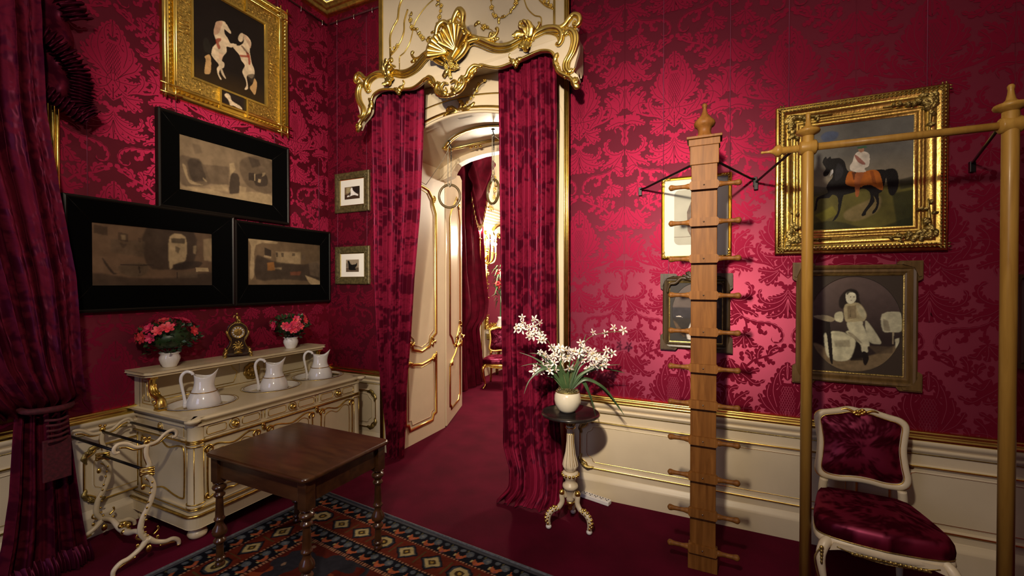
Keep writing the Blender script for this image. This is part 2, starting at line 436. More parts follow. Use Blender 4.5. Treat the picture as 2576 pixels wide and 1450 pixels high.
def leaf_quads(sp, w, lobes, side):
    S = cr([du(*p) for p in sp], 6); W = w*0.00105; n = len(S)
    # resample evenly
    L = [0.0]
    for i in range(1, n): L.append(L[-1]+math.dist(S[i], S[i-1]))
    m = max(10, lobes*7); R = []
    j = 0
    for k in range(m+1):
        d = L[-1]*k/m
        while j < n-2 and L[j+1] < d: j += 1
        t = (d-L[j])/max(1e-9, L[j+1]-L[j]); R.append((S[j][0]+(S[j+1][0]-S[j][0])*t, S[j][1]+(S[j+1][1]-S[j][1])*t))
    q = []; edges = {1: [], -1: []}; mids = []
    for k in range(m+1):
        t = k/m; a = R[max(0, k-1)]; b = R[min(m, k+1)]
        dx, dy = b[0]-a[0], b[1]-a[1]; l = math.hypot(dx, dy) or 1; dx /= l; dy /= l
        env = (math.sin(PI*min(1, 0.06+0.94*t**0.8))**0.6) if lobes > 1 else math.sin(PI*(0.04+0.92*t))**0.5
        if lobes > 1:
            ph = (t*lobes) % 1.0; lb = 0.42+0.58*math.sin(PI*min(1, ph*1.15+0.02))**0.6 if ph*1.15 < 0.98 else 0.42
            fw = 0.55*lb
        else: lb = 1; fw = 0
        mids.append(R[k])
        for sd in (1, -1):
            ww = W*env*lb*(1 if side in (0, sd) else 0.22)
            edges[sd].append((R[k][0]-dy*ww*sd+dx*ww*fw, R[k][1]+dx*ww*sd+dy*ww*fw))
    for sd in (1, -1):
        e = edges[sd]
        for k in range(m):
            f = (mids[k], mids[k+1], e[k+1], e[k]); ar = sum(f[i][0]*f[(i+1) % 4][1]-f[(i+1) % 4][0]*f[i][1] for i in range(4))
            tr_ = ((f[0], f[1], f[2]), (f[0], f[2], f[3])); aa = [(b[0]-a[0])*(c[1]-a[1])-(b[1]-a[1])*(c[0]-a[0]) for a, b, c in tr_]
            tb_ = ((f[0], f[1], f[3]), (f[1], f[2], f[3])); ab = [(b[0]-a[0])*(c[1]-a[1])-(b[1]-a[1])*(c[0]-a[0]) for a, b, c in tb_]
            if aa[0]*aa[1] > 0 and ab[0]*ab[1] > 0: q.append(f if aa[0] > 0 else f[::-1])
            else:
                for tt, a_ in zip(tr_, aa):
                    if abs(a_) > 1e-8: q.append(tt if a_ > 0 else tt[::-1])
    return q, mids
MOTIF = []; VEINS = []
for sp, w, lo, sd in LEAVES:
    q, mid = leaf_quads(sp, w, lo, sd); MOTIF.append(q)
    if w > 20 and lo > 2: VEINS.append(mid)

def tile_mask(nx=200, ny=310):
    """rasterise one full tile: x from -TW/2..TW/2 around the pomegranate, z 0..TH"""
    M = np.zeros((ny, nx)); hx = TW/nx; hy = TH/ny
    def fill(q, val):
        for mx in (1, -1):
            pts = [(p[0]*mx, p[1]) for p in q]
            for ox in (-1, 0, 1):
                for oy in (-1, 0, 1):
                    xs = [(p[0]+ox*TW+TW/2)/hx for p in pts]; ys = [(p[1]+oy*TH)/hy for p in pts]
                    x0, x1, y0, y1 = int(min(xs))-1, int(max(xs))+2, int(min(ys))-1, int(max(ys))+2
                    if x1 < 0 or y1 < 0 or x0 > nx or y0 > ny: continue
                    x0 = max(x0, 0); y0 = max(y0, 0); x1 = min(x1, nx); y1 = min(y1, ny)
                    if x1 <= x0 or y1 <= y0: continue
                    V, U = np.mgrid[y0:y1, x0:x1]+0.5
                    k = inpoly(U, V, list(zip(xs, ys))); M[y0:y1, x0:x1][k] = val
    for q4 in MOTIF:
        for q in q4: fill(q, 1.0)
    for mid in VEINS:
        for a, b in zip(mid[:-2], mid[1:-1]):
            dx, dy = b[0]-a[0], b[1]-a[1]; l = math.hypot(dx, dy) or 1; ox, oy = -dy/l*0.002, dx/l*0.002
            fill(((a[0]-ox, a[1]-oy), (b[0]-ox, b[1]-oy), (b[0]+ox, b[1]+oy), (a[0]+ox, a[1]+oy)), 0.25)
    return blur(M, 1)
TILE = tile_mask()
def pat_at(S, Z, dark=0.0):
    ny, nx = TILE.shape
    x = ((S/TW+0.5) % 1.0)*nx; y = ((Z/TH) % 1.0)*ny
    xi = x.astype(int) % nx; yi = y.astype(int) % ny; fx = x-np.floor(x); fy = y-np.floor(y)
    x2 = (xi+1) % nx; y2 = (yi+1) % ny
    return TILE[yi, xi]*(1-fx)*(1-fy)+TILE[yi, x2]*fx*(1-fy)+TILE[y2, xi]*(1-fx)*fy+TILE[y2, x2]*fx*fy

def damask_on(mb, x0, x1, z0, z1, px, pz, y=0.0):
    """woven leaves laid a hair proud of the silk (local x along the wall, z up, facing -y), clipped to the rectangle"""
    cols = range(int((x0-px)/TW)-2, int((x1-px)/TW)+3); rws = range(int((z0-pz)/TH)-2, int((z1-pz)/TH)+2)
    for c in cols:
        for r in rws:
            for mx in (1, -1):
                for li, q4 in enumerate(MOTIF):
                    off = 0.0006+li*0.00002+(0.00001 if mx < 0 else 0); vs = []; fs = []
                    for q in q4:
                        pts = [(px+c*TW+p[0]*mx, pz+r*TH+p[1]) for p in q]
                        if max(p[0] for p in pts) < x0 or min(p[0] for p in pts) > x1 or max(p[1] for p in pts) < z0 or min(p[1] for p in pts) > z1: continue
                        k = len(vs); vs += [(min(max(a, x0), x1), y-off-len(fs)*3e-6, min(max(b, z0), z1)) for a, b in pts]
                        ii = tuple(range(k, len(vs))); fs.append(ii if mx > 0 else ii[::-1])
                    if fs: mb.add(vs, fs, 1, False)
                for vi, mid in enumerate(VEINS):
                    vs = []; fs = []
                    for a, b in zip(mid[1:-2], mid[2:-1]):
                        dx, dy = b[0]-a[0], b[1]-a[1]; l = math.hypot(dx, dy) or 1; ox, oy = -dy/l*0.0016, dx/l*0.0016
                        pts = [(px+c*TW+p[0]*mx, pz+r*TH+p[1]) for p in ((a[0]-ox, a[1]-oy), (b[0]-ox, b[1]-oy), (b[0]+ox, b[1]+oy), (a[0]+ox, a[1]+oy))]
                        if min(p[0] for p in pts) < x0 or max(p[0] for p in pts) > x1 or min(p[1] for p in pts) < z0 or max(p[1] for p in pts) > z1: continue
                        k = len(vs); vs += [(p[0], y-0.0028-vi*0.00001, p[1]) for p in pts]; fs.append((k, k+1, k+2, k+3) if mx > 0 else (k+3, k+2, k+1, k))
                    if fs: mb.add(vs, fs, 0, False)
                # pomegranate lattice
                vs = []; fs = []
                for kk in range(-6, 7):
                    for sg in (1, -1):
                        for t in range(8):
                            t0 = -0.13+0.034*t; t1 = t0+0.034
                            p0 = (kk*0.014+sg*t0*0.45, t0-0.06); p1 = (kk*0.014+sg*t1*0.45, t1-0.06)
                            if any((p[0]/0.052)**2+((p[1]+0.06)/0.13)**2 > 1 for p in (p0, p1)): continue
                            pts = [(px+c*TW+p[0]*1, pz+r*TH+p[1]) for p in ((p0[0]-0.001, p0[1]), (p0[0]+0.001, p0[1]), (p1[0]+0.001, p1[1]), (p1[0]-0.001, p1[1]))]
                            if min(p[0] for p in pts) < x0 or max(p[0] for p in pts) > x1 or min(p[1] for p in pts) < z0 or max(p[1] for p in pts) > z1: continue
                            k = len(vs); vs += [(p[0], y-0.0036, p[1]) for p in pts]; fs.append((k, k+1, k+2, k+3))
                if fs and mx > 0: mb.add(vs, fs, 0, False)

# ------------------------------------------------------------------ room shell
XL = -0.05; ZC = 4.62; DADO = 0.785
def struct(o): o['kind'] = 'structure'; return o
m = MB()
m.box(XL-0.3, 0.80, 0.0, 0.84, 0, ZC+0.3, 0); m.box(2.50, 7.2, 0.0, 0.84, 0, ZC+0.3, 0); m.box(0.80, 2.50, 0.0, 0.84, 3.45, ZC+0.3, 0)
damask_on(m, XL, 0.705, DADO-0.02, ZC, 3.382-TW*4, 0.93); damask_on(m, 2.605, 6.0, DADO-0.02, ZC, 3.382, 0.93)
# silk joins: fine vertical seams
for sx in (3.03, 4.43, 5.13): m.box(sx-0.0015, sx+0.0015, -0.0042, -0.0038, DADO, ZC, 0)
struct(m.build('wall_back', [GROUND, LEAF]))
m = MB()
m.box(-6.2, 0.0, 0.0, 0.25, 0, ZC+0.3, 0)   # local x runs along +y of the room
damask_on(m, -4.0, 0.0, DADO-0.02, ZC, -1.80, 1.05)
o = m.build('wall_left', [GROUND, LEAF]); o.rotation_euler = (0, 0, PI/2); o.location = (XL, 0, 0); struct(o)
struct(MB().box(7.0, 7.2, -6, 0, 0, ZC+0.3).build('wall_right', GROUND))
struct(MB().box(XL-0.3, 7.2, -6.2, -6, 0, ZC+0.3).build('wall_front', GROUND))
struct(MB().box(XL-0.4, 7.2, -6.2, 8.3, -0.1, 0).build('floor', CARPET))
struct(MB().box(XL-0.4, 7.2, -6.2, 0.84, ZC, ZC+0.2).build('ceiling', WHITE))

# gilt cornice with cove, running round the two visible walls
m = MB()
prof = [(0.0, 0.0), (0.0, 0.02), (0.012, 0.035), (0.03, 0.05), (0.045, 0.05), (0.055, 0.065), (0.075, 0.075), (0.09, 0.095)]
def cornice_run(pts, name):
    m = MB(); vs = []
    P = [Vector(p) for p in pts]; n = len(P)
    pr = [(0.0, 4.44), (0.03, 4.445), (0.045, 4.46), (0.05, 4.475), (0.065, 4.48), (0.075, 4.50), (0.09, 4.51), (0.10, 4.525), (0.10, 4.53)]
    cove = [(0.10, 4.53), (0.13, 4.56), (0.2, 4.60), (0.3, ZC)]
    for mi, pp in ((0, pr), (1, cove)):
        vs = []
        for i in range(n):
            d1 = (P[i]-P[i-1]).normalized() if i else (P[1]-P[0]).normalized(); d2 = (P[i+1]-P[i]).normalized() if i < n-1 else d1
            nn = (Vector((d1.y, -d1.x))+Vector((d2.y, -d2.x))).normalized(); sc = 1/nn.dot(Vector((d1.y, -d1.x)))
            vs += [(P[i].x+nn.x*o*sc, P[i].y+nn.y*o*sc, z) for o, z in pp]
        k = len(pp); m.add(vs, [(i*k+j, i*k+j+1, (i+1)*k+j+1, (i+1)*k+j) for i in range(n-1) for j in range(k-1)], mi, True)
    return struct(m.build(name, [GOLD, WHITE]))
cornice_run([(XL, -6), (XL, 0), (0.70, 0)], 'trim_1')
cornice_run([(2.62, 0), (7, 0)], 'trim_2')
m = MB(); m.tube([(XL+0.012, -3, 4.36), (XL+0.012, -0.02, 4.36)], 0.009, 8); m.tube([(0.0, -0.012, 4.36), (0.69, -0.012, 4.36)], 0.009, 8)
for y in (-0.1, -0.35, -0.62, -1.2, -1.9): m.tube([(XL+0.012, y, 4.365), (XL+0.04, y, 4.35), (XL+0.04, y, 4.31), (XL+0.02, y, 4.30)], 0.004, 6, mat=1)
for x in (0.13, 0.36, 0.6): m.tube([(x, -0.012, 4.365), (x, -0.04, 4.35), (x, -0.04, 4.31), (x, -0.02, 4.30)], 0.004, 6, mat=1)
struct(m.build('trim_3', [DARKRED, simple('steel_hook', (0.6, 0.6, 0.6), 0.25, 1.0)]))

# ------------------------------------------------------------------ dado panelling (local: x along wall, faces -y)
def rococo_rect(x0, x1, z0, z1, b=0.07, n=5):
    """rectangle with scooped, kinked corners"""
    pts = []
    def corner(cx, cz, sx, sz, rev):
        c = [(cx+sx*b, cz), (cx+sx*b*0.72, cz+sz*b*0.10), (cx+sx*b*0.62, cz+sz*b*0.38), (cx+sx*b*0.34, cz+sz*b*0.60), (cx+sx*b*0.10, cz+sz*b*0.72), (cx, cz+sz*b)]
        return c[::-1] if rev else c
    pts += corner(x0, z0, 1, 1, True); pts += corner(x1, z0, -1, 1, False); pts += corner(x1, z1, -1, -1, True); pts += corner(x0, z1, 1, -1, False)
    return pts
def dado(name, x0, x1, panels, parent_rot=0.0, loc=(0, 0, 0), h=DADO):
    m = MB()
    m.box(x0, x1, -0.02, 0, 0, h-0.03, 0)                                   # board
    m.box(x0, x1, -0.045, 0, 0, 0.125, 0)                                  # plinth
    line = [(x0, 0), (x1, 0)]
    def rail(z0, pr, mat):
        vs = [(x, -d, z0+z) for x in (x0, x1) for d, z in pr]; k = len(pr)
        m.add(vs, [(j, j+1, k+j+1, k+j) for j in range(k-1)], mat, True)
    rail(0.125, [(0.045, 0), (0.04, 0.02), (0.028, 0.028), (0.026, 0.04), (0.02, 0.045)], 0)
    rail(h-0.048, [(0.0, 0.052), (0.018, 0.052), (0.03, 0.048), (0.034, 0.038), (0.030, 0.031), (0.040, 0.027), (0.052, 0.018), (0.054, 0.010), (0.045, 0.0)], 1)
    rail(h-0.098, [(0.045, 0.05), (0.050, 0.045), (0.046, 0.025), (0.030, 0.012), (0.026, 0.006), (0.022, 0.0)], 0)
    rail(h-0.132, [(0.020, 0.036), (0.034, 0.030), (0.034, 0.022), (0.026, 0.012), (0.021, 0.006), (0.02, 0.0)], 0)
    m.tube([(x0, -0.024, h-0.130), (x1, -0.024, h-0.130)], 0.0035, 6, mat=2)
    for p0, p1 in panels:
        out = rococo_rect(p0, p1, 0.222, 0.583, 0.085)
        m.mould(out, [(-0.014, 0.02), (-0.010, 0.030), (0.0, 0.036), (0.008, 0.030), (0.012, 0.02)], True, 0, 0, True)
        m.mould(out, [(-0.005, 0.034), (0.0, 0.0395), (0.006, 0.033)], True, 0, 1, True)
        inn = rococo_rect(p0+0.05, p1-0.05, 0.262, 0.545, 0.07)
        m.mould(inn, [(-0.006, 0.02), (0.0, 0.026), (0.006, 0.02)], True, 0, 0, True)
        m.mould(inn, [(-0.0055, 0.021), (-0.002, 0.0265), (0.0, 0.025)], True, 0, 1, True)
        m.prism(inn, -0.0235, -0.019, 'xz', 0)
        for cx, cz, sx, sz in ((p0, 0.222, 1, 1), (p1, 0.222, -1, 1), (p0, 0.583, 1, -1), (p1, 0.583, -1, -1)):
            m.relief([(cx+sx*0.02, cz+sz*0.02), (cx+sx*0.06, cz+sz*0.0), (cx+sx*0.11, cz+sz*0.008)], 0.017, 0.022, -0.03, 3, 2)
            m.relief([(cx+sx*0.02, cz+sz*0.02), (cx+sx*0.0, cz+sz*0.06), (cx+sx*0.01, cz+sz*0.10)], 0.017, 0.022, -0.03, 3, 2)
            m.flower((cx+sx*0.025, cz+sz*0.025), 0.018, -0.04, 2)
    o = m.build(name, [CREAM, GOLDP, GOLDD]); o.rotation_euler = (0, 0, parent_rot); o.location = loc
    return struct(o)
dado('baseboard_back', 2.62, 6.9, [(2.70, 4.44), (4.60, 6.8)])
dado('baseboard_corner', XL, 0.70, [(0.06, 0.62)])
dado('baseboard_left', -3.0, 0.0, [(-3.0, -2.18), (-1.98, -0.9)], PI/2, (XL, 0, 0), 0.80)

# ------------------------------------------------------------------ door surround, arch and lined reveal
XC = 1.655
def arch(zs, rise, half, n=16, xc=XC):
    R = (half*half+rise*rise)/(2*rise); c = zs+rise-R
    return [(xc-half+2*half*i/n, c+math.sqrt(max(0, R*R-(-half+2*half*i/n)**2))) for i in range(n+1)]
A = arch(2.93, 0.19, 0.80)
m = MB()
m.prism([(0.70, 0), (0.855, 0), (0.855, 2.93)] + A[1:-1] + [(2.455, 2.93), (2.455, 0), (2.61, 0), (2.61, ZC), (0.70, ZC)], -0.035, 0.0, 'xz', 0)
# soffit following the arch, back to the rear head
B = A
n = len(B)
m.add([(x, -0.035, z) for x, z in B]+[(x, 0.84, z) for x, z in B], [(i, i+1, n+i+1, n+i) for i in range(n-1)], 0, True)
for x0, x1 in ((0.80, 0.855), (2.455, 2.50)): m.box(x0, x1, 0.0, 0.84, 0, 2.93, 0)
# rear head with lower ogee arch
ogee = [(0.855, 2.80), (0.90, 2.81), (1.0, 2.84), (1.03, 2.90), (1.08, 2.96), (1.2, 3.00), (1.4, 3.03), (XC, 3.04)]
full = ogee + [(2*XC-a, b) for a, b in ogee[::-1]]
m.prism(full + [(2.455, 3.2), (0.855, 3.2)], 0.74, 0.84, 'xz', 0)
# bowed lintel under the cornice: bulges towards the room
NL = 24; rows = []
for k in range(9):
    t = k/8; bow = 0.0
    row = []
    for i in range(NL+1):
        u = i/NL; x = 0.90+u*(2.41-0.90); s = math.sin(PI*u); zb = A[0][1]+0.19*(1-(2*u-1)**2)
        z = zb+(3.46-zb)*t; yb = -0.036-0.07*s*(1-t)**1.5-0.02*math.sin(PI*t)
        row.append((x, yb, z))
    rows.append(row)
vs = [p for r in rows for p in r]; w = NL+1
m.add(vs, [(i*w+j, i*w+j+1, (i+1)*w+j+1, (i+1)*w+j) for i in range(8) for j in range(NL)], 0, True)
m.add(rows[0]+[(x, 0.0, z) for x, y, z in rows[0]], [(i, i+1, w+i+1, w+i) for i in range(NL)], 0, True)
for k, r_, mt in ((0, 0.012, 0), (1, 0.011, 1)): m.tube([(x, y-0.004, z) for x, y, z in rows[k]], r_, 8, 1, mt)
m.tube([(x, y-0.004, z+0.012) for x, y, z in rows[0]], 0.005, 6, 1, 1)
m.tube([(x, y-0.005, z+0.02) for x, y, z in rows[3][2:-2]], 0.006, 6, 1, 1)
m.tube([(x, y-0.005, z) for x, y, z in [rows[k][2] for k in range(3, 9)]], 0.005, 6, 1, 1)
m.tube([(x, y-0.005, z) for x, y, z in [rows[k][-3] for k in range(3, 9)]], 0.005, 6, 1, 1)
# applied carving on the lintel
def garland(m, pts, y, r=0.018, mat=1, k=5, dens=1.0):
    S = cr(pts, k); L = 0; nxt = 0
    m.tube([(a, y-0.006, b) for a, b in S], 0.0035, 5, 1, mat)
    for i in range(1, len(S)):
        L += math.dist(S[i], S[i-1])
        if L >= nxt:
            a = random.random()*6.28; rr = r*random.uniform(0.7, 1.15); cx, cz = S[i][0]+random.uniform(-.4, .4)*r, S[i][1]+random.uniform(-.4, .4)*r
            if random.random() < 0.5: m.flower((cx, cz), rr, y-0.004, mat)
            else: m.relief([(cx, cz), (cx+rr*math.cos(a), cz+rr*math.sin(a)), (cx+2*rr*math.cos(a+.3), cz+2*rr*math.sin(a+.3))], rr*0.55, 0.014, y-0.004, 2, mat)
            nxt = L+r*1.5/dens
garland(m, [(1.63, 3.17), (1.72, 3.22), (1.78, 3.27), (1.83, 3.34), (1.90, 3.37)], -0.085, 0.020)
garland(m, [(1.35, 3.37), (1.42, 3.34), (1.48, 3.30)], -0.07, 0.022)
garland(m, [(1.50, 3.13), (1.58, 3.15), (1.66, 3.165), (1.76, 3.18)], -0.095, 0.022)
for a, b, c in (((1.62, 3.15), (1.55, 3.19), (1.50, 3.17)), ((1.66, 3.15), (1.74, 3.16), (1.79, 3.20)), ((1.64, 3.16), (1.66, 3.21), (1.62, 3.25)), ((1.62, 3.15), (1.54, 3.13), (1.47, 3.13))):
    m.relief([a, b, c], 0.024, 0.025, -0.095, 4, 1)
# oval panel on the soffit
ov = [(XC+0.52*math.cos(t)*(1-0.1*abs(math.sin(2*t))), 0.42+0.20*math.sin(t)) for t in [2*PI*i/40 for i in range(40)]]
def arz(x): return 2.93+0.19*(1-((x-XC)/0.78)**2)
m.tube([(x, y, arz(x)-0.010) for x, y in ov], 0.011, 8, 1, 1, closed=True)
m.tube([(XC+(x-XC)*0.93, 0.42+(y-0.42)*0.86, arz(x)-0.006) for x, y in ov], 0.006, 6, 1, 1, closed=True)
for sx in (-1, 1):
    for q in range(7): m.ell((XC+sx*(0.50+random.uniform(-.03, .03)), 0.42+random.uniform(-.06, .06), arz(XC+sx*.5)-0.015), (0.018, 0.018, 0.012), 7, 5, 1)
for q in range(9): m.ell((XC-0.28+random.uniform(-.09, .09), 0.62+random.uniform(-.02, .02), arz(XC-.28)-0.015), (0.018, 0.016, 0.012), 7, 5, 1)
# jamb panels with gilt mouldings (left reveal faces +x, right faces -x)
def jamb(xf, sgn):
    T0 = m.T
    # local x along room +y, facing -y(local) => room +x
    m.T = Matrix.Translation((xf, 0, 0)) @ (Matrix.Rotation(PI/2, 4, 'Z') if sgn > 0 else Matrix(((0, 1, 0, 0), (-1, 0, 0, 0), (0, 0, 1, 0), (0, 0, 0, 1))) )
    a, b = (0.13, 0.66) if sgn > 0 else (-0.66, -0.13)
    c = (a+b)/2; w2 = (b-a)/2
    up = [(a, 1.10), (a+0.10, 1.04), (a+0.12, 0.97), (c, 0.93), (b-0.12, 0.97), (b-0.10, 1.04), (b, 1.10), (b, 2.42), (b-0.05, 2.52), (b-0.06, 2.58), (b-0.14, 2.66), (c, 2.68), (a+0.14, 2.66), (a+0.06, 2.58), (a+0.05, 2.52), (a, 2.42)]
    lo = [(a, 0.22), (a+0.05, 0.21), (a+0.07, 0.15), (b-0.07, 0.15), (b-0.05, 0.21), (b, 0.22), (b, 0.86), (b-0.04, 0.87), (b-0.08, 0.83), (c, 0.80), (a+0.08, 0.83), (a+0.04, 0.87), (a, 0.86)]
    for path, f in ((up, 0.045), (lo, 0.045)):
        m.mould(path, [(-0.02, 0.0), (-0.015, 0.010), (-0.004, 0.017), (0.006, 0.012), (0.012, 0.0)], True, 0, 1, True)
        zc = sum(p[1] for p in path)/len(path)
        hz = max(abs(p[1]-zc) for p in path)
        ins = [(c+(x-c)*(1-0.05/w2), zc+(z-zc)*(1-0.05/hz)) for x, z in path]
        m.mould(ins, [(-0.006, 0.0), (0.0, 0.007), (0.006, 0.0)], True, 0, 0, True)
        m.mould(ins, [(-0.003, 0.003), (0.0, 0.0085), (0.0025, 0.004)], True, 0, 1, True)
    for px_, pz_ in ((a+0.08, 1.02), (b-0.08, 1.02), (a+0.05, 2.55), (b-0.05, 2.55), (a+0.05, 0.855), (b-0.05, 0.855)):
        for q in range(3):
            an = random.random()*6.28
            m.relief([(px_, pz_), (px_+0.03*math.cos(an), pz_+0.03*math.sin(an)), (px_+0.06*math.cos(an+.4), pz_+0.06*math.sin(an+.4))], 0.016, 0.018, -0.012, 3, 1)
        m.flower((px_, pz_), 0.018, -0.012, 1)
    m.T = T0
jamb(0.855, 1); jamb(2.455, -1)
m.box(0.84, 0.87, -0.047, 0.05, 0, 2.9, 0); m.tube([(0.874, -0.02, 0), (0.874, -0.02, 2.9)], 0.004, 6, mat=1)
# outer stiles: raised edge, gilt inner line and gilt outer strips
for xs, sg in ((0.70, 1), (2.61, -1)):
    m.box(min(xs, xs+sg*0.035), max(xs, xs+sg*0.035), -0.05, 0, 0, ZC, 1)
    for dx, rr in ((0.004, 0.008), (0.018, 0.0105), (0.032, 0.007)): m.tube([(xs+sg*dx, -0.052, 0), (xs+sg*dx, -0.052, ZC)], rr, 8, mat=1)
    m.mould([(xs+sg*0.05, 0.8), (xs+sg*0.05, 3.0), (xs+sg*0.08, 3.08), (xs+sg*0.14, 3.12), (xs+sg*0.16, 3.12), (xs+sg*0.16, 0.8)], [(-0.005, 0.035), (0, 0.043), (0.005, 0.035)], True, 0, 0, True)
    m.mould([(xs+sg*0.10, 0.1), (xs+sg*0.10, 2.86), (xs+sg*0.13, 2.95), (xs+sg*0.15, 2.98)], [(-0.004, 0.035), (0, 0.043), (0.004, 0.035)], False, 0, 1, True)
# over-door panel mouldings above the pelmet
def gl(path, r=0.009, closed=False, y=-0.04, k=5): m.tube([(a, y, b) for a, b in path], r, 8, k, 1, closed=closed)
for sx in (-1, 1):
    X = lambda d: 1.655+sx*d
    gl([(X(0.83), 3.35), (X(0.83), 3.9)], 0.010, k=1); gl([(X(0.83), 3.9), (X(0.83), 4.02), (X(0.79), 4.10), (X(0.74), 4.16), (X(0.72), 4.27), (X(0.66), 4.35), (X(0.5), 4.38)], 0.010)
    gl([(X(0.82), 3.84), (X(0.76), 3.88), (X(0.70), 3.95), (X(0.665), 4.03), (X(0.66), 4.12), (X(0.62), 4.22)], 0.008)
    gl([(X(0.72), 3.35), (X(0.72), 3.74)], 0.005, k=1); gl([(X(0.72), 3.74), (X(0.715), 3.80), (X(0.66), 3.83), (X(0.60), 3.90), (X(0.57), 3.98), (X(0.55), 4.05), (X(0.50), 4.12), (X(0.40), 4.20), (X(0.30), 4.24)], 0.005)
    garland(m, [(X(0.60), 4.16), (X(0.58), 4.06), (X(0.54), 4.02)], -0.04, 0.028)
    garland(m, [(X(0.54), 4.02), (X(0.47), 3.93), (X(0.38), 3.88), (X(0.31), 3.92), (X(0.27), 4.02), (X(0.25), 4.14), (X(0.27), 4.22)], -0.04, 0.024)
    garland(m, [(X(0.80), 3.86), (X(0.77), 3.89), (X(0.73), 3.92)], -0.04, 0.02)
garland(m, [(1.80, 3.90), (1.86, 3.84), (1.93, 3.80), (1.96, 3.72), (1.93, 3.66)], -0.04, 0.030)
garland(m, [(2.50, 4.25), (2.52, 4.12), (2.49, 4.02)], -0.04, 0.02)
struct(m.build('door_1', [CREAM, GOLDP]))

# ------------------------------------------------------------------ open door leaf in the next room
t = thing('door_2', (0.865, 0.85, 0), None, None, 0, kind='structure'); t.rotation_euler = (0, 0, PI/2+math.radians(20))
m = MB()
m.prism([(0, 0.012), (0.86, 0.012), (0.86, 3.03), (0.74, 3.06), (0.45, 3.0), (0, 2.80)], 0.0, 0.05, 'xz', 0)
m.build('door_leaf', [CREAM], t, 0.004)
m = MB()
a, b, c = 0.15, 0.72, 0.435
for path in ([(a, 1.05), (a+0.10, 1.00), (c-0.1, 0.92), (c, 0.88), (c+0.1, 0.96), (b-0.08, 1.06), (b, 1.16), (b, 2.45), (b-0.06, 2.55), (b-0.10, 2.70), (b-0.2, 2.74), (a+0.2, 2.6), (a+0.05, 2.50), (a, 2.42)],
             [(a, 0.20), (a+0.06, 0.19), (a+0.08, 0.14), (b-0.08, 0.14), (b-0.06, 0.19), (b, 0.20), (b, 0.92), (b-0.08, 0.88), (c+0.1, 0.84), (c, 0.78), (a+0.08, 0.72), (a, 0.66)]):
    m.mould(path, [(-0.018, 0.0), (-0.012, 0.010), (-0.003, 0.016), (0.006, 0.010), (0.010, 0.0)], True, 0, 0, True)
for px_, pz_ in ((b-0.05, 1.02), (c, 0.90), (b-0.12, 2.66), (a+0.05, 0.70), (b-0.05, 0.86), (c+.08, 0.94), (b-0.02, 1.12)):
    for q in range(3):
        an = random.random()*6.28
        m.relief([(px_, pz_), (px_+0.03*math.cos(an), pz_+0.03*math.sin(an)), (px_+0.07*math.cos(an+.4), pz_+0.07*math.sin(an+.4))], 0.018, 0.018, -0.012, 3, 0)
m.build('gilt_moulding', [GOLDP], t)
m = MB(); m.lathe([(0.028, 0), (0.03, 0.01), (0.012, 0.02), (0.010, 0.045)], 14, (0.81, -0.002, 0.96), axis='y')
m.T = Matrix.Scale(-1, 4, (0, 1, 0)); m = MB()
m.lathe([(0.028, 0), (0.03, -0.008), (0.012, -0.014), (0.010, -0.045)], 14, (0.81, 0.0, 0.96), axis='y')
m.tube([(0.81, -0.045, 0.96), (0.77, -0.05, 0.965), (0.72, -0.05, 0.955), (0.70, -0.05, 0.945)], [0.010, 0.009, 0.008, 0.009], 8, 4)
m.ell((0.80, -0.012, 0.86), (0.03, 0.012, 0.045), 10, 8)
m.build('handle', [GOLD], t)
# ------------------------------------------------------------------ carved pelmet over the door
pel = thing('pelmet', (1.712, 0, 0), 'carved white and gilt rococo pelmet above the doorway', 'pelmet')
top = [(0, 3.62), (0.14, 3.60), (0.20, 3.595), (0.27, 3.56), (0.38, 3.50), (0.45, 3.482), (0.52, 3.482), (0.58, 3.498), (0.64, 3.512), (0.69, 3.512), (0.74, 3.522), (0.80, 3.532), (0.86, 3.522), (0.91, 3.505), (0.95, 3.515), (0.985, 3.55), (1.02, 3.566), (1.05, 3.55), (1.06, 3.51), (1.045, 3.485)]
side = [(1.035, 3.45), (1.05, 3.40), (1.05, 3.32), (1.03, 3.25), (1.015, 3.18), (1.045, 3.14), (1.055, 3.10), (1.02, 3.065)]
bot = [(0.985, 3.12), (0.93, 3.161), (0.89, 3.20), (0.88, 3.25), (0.875, 3.30), (0.846, 3.349), (0.784, 3.374), (0.72, 3.374), (0.62, 3.354), (0.52, 3.338), (0.42, 3.326), (0.347, 3.340), (0.27, 3.368), (0.236, 3.355), (0.19, 3.325), (0.14, 3.29), (0.115, 3.235), (0.07, 3.185), (0, 3.165)]
Tc, Sc, Bc = cr(top, 4), cr(side, 3), cr(bot, 4)
half = Tc[1:] + Sc + Bc
out = half + [(-a, b) for a, b in half[::-1]][1:] + [(0, 3.62)]
def bow(x): return -0.30-0.05*math.cos(min(1, abs(x)/0.5)*PI/2)**2
m = MB()
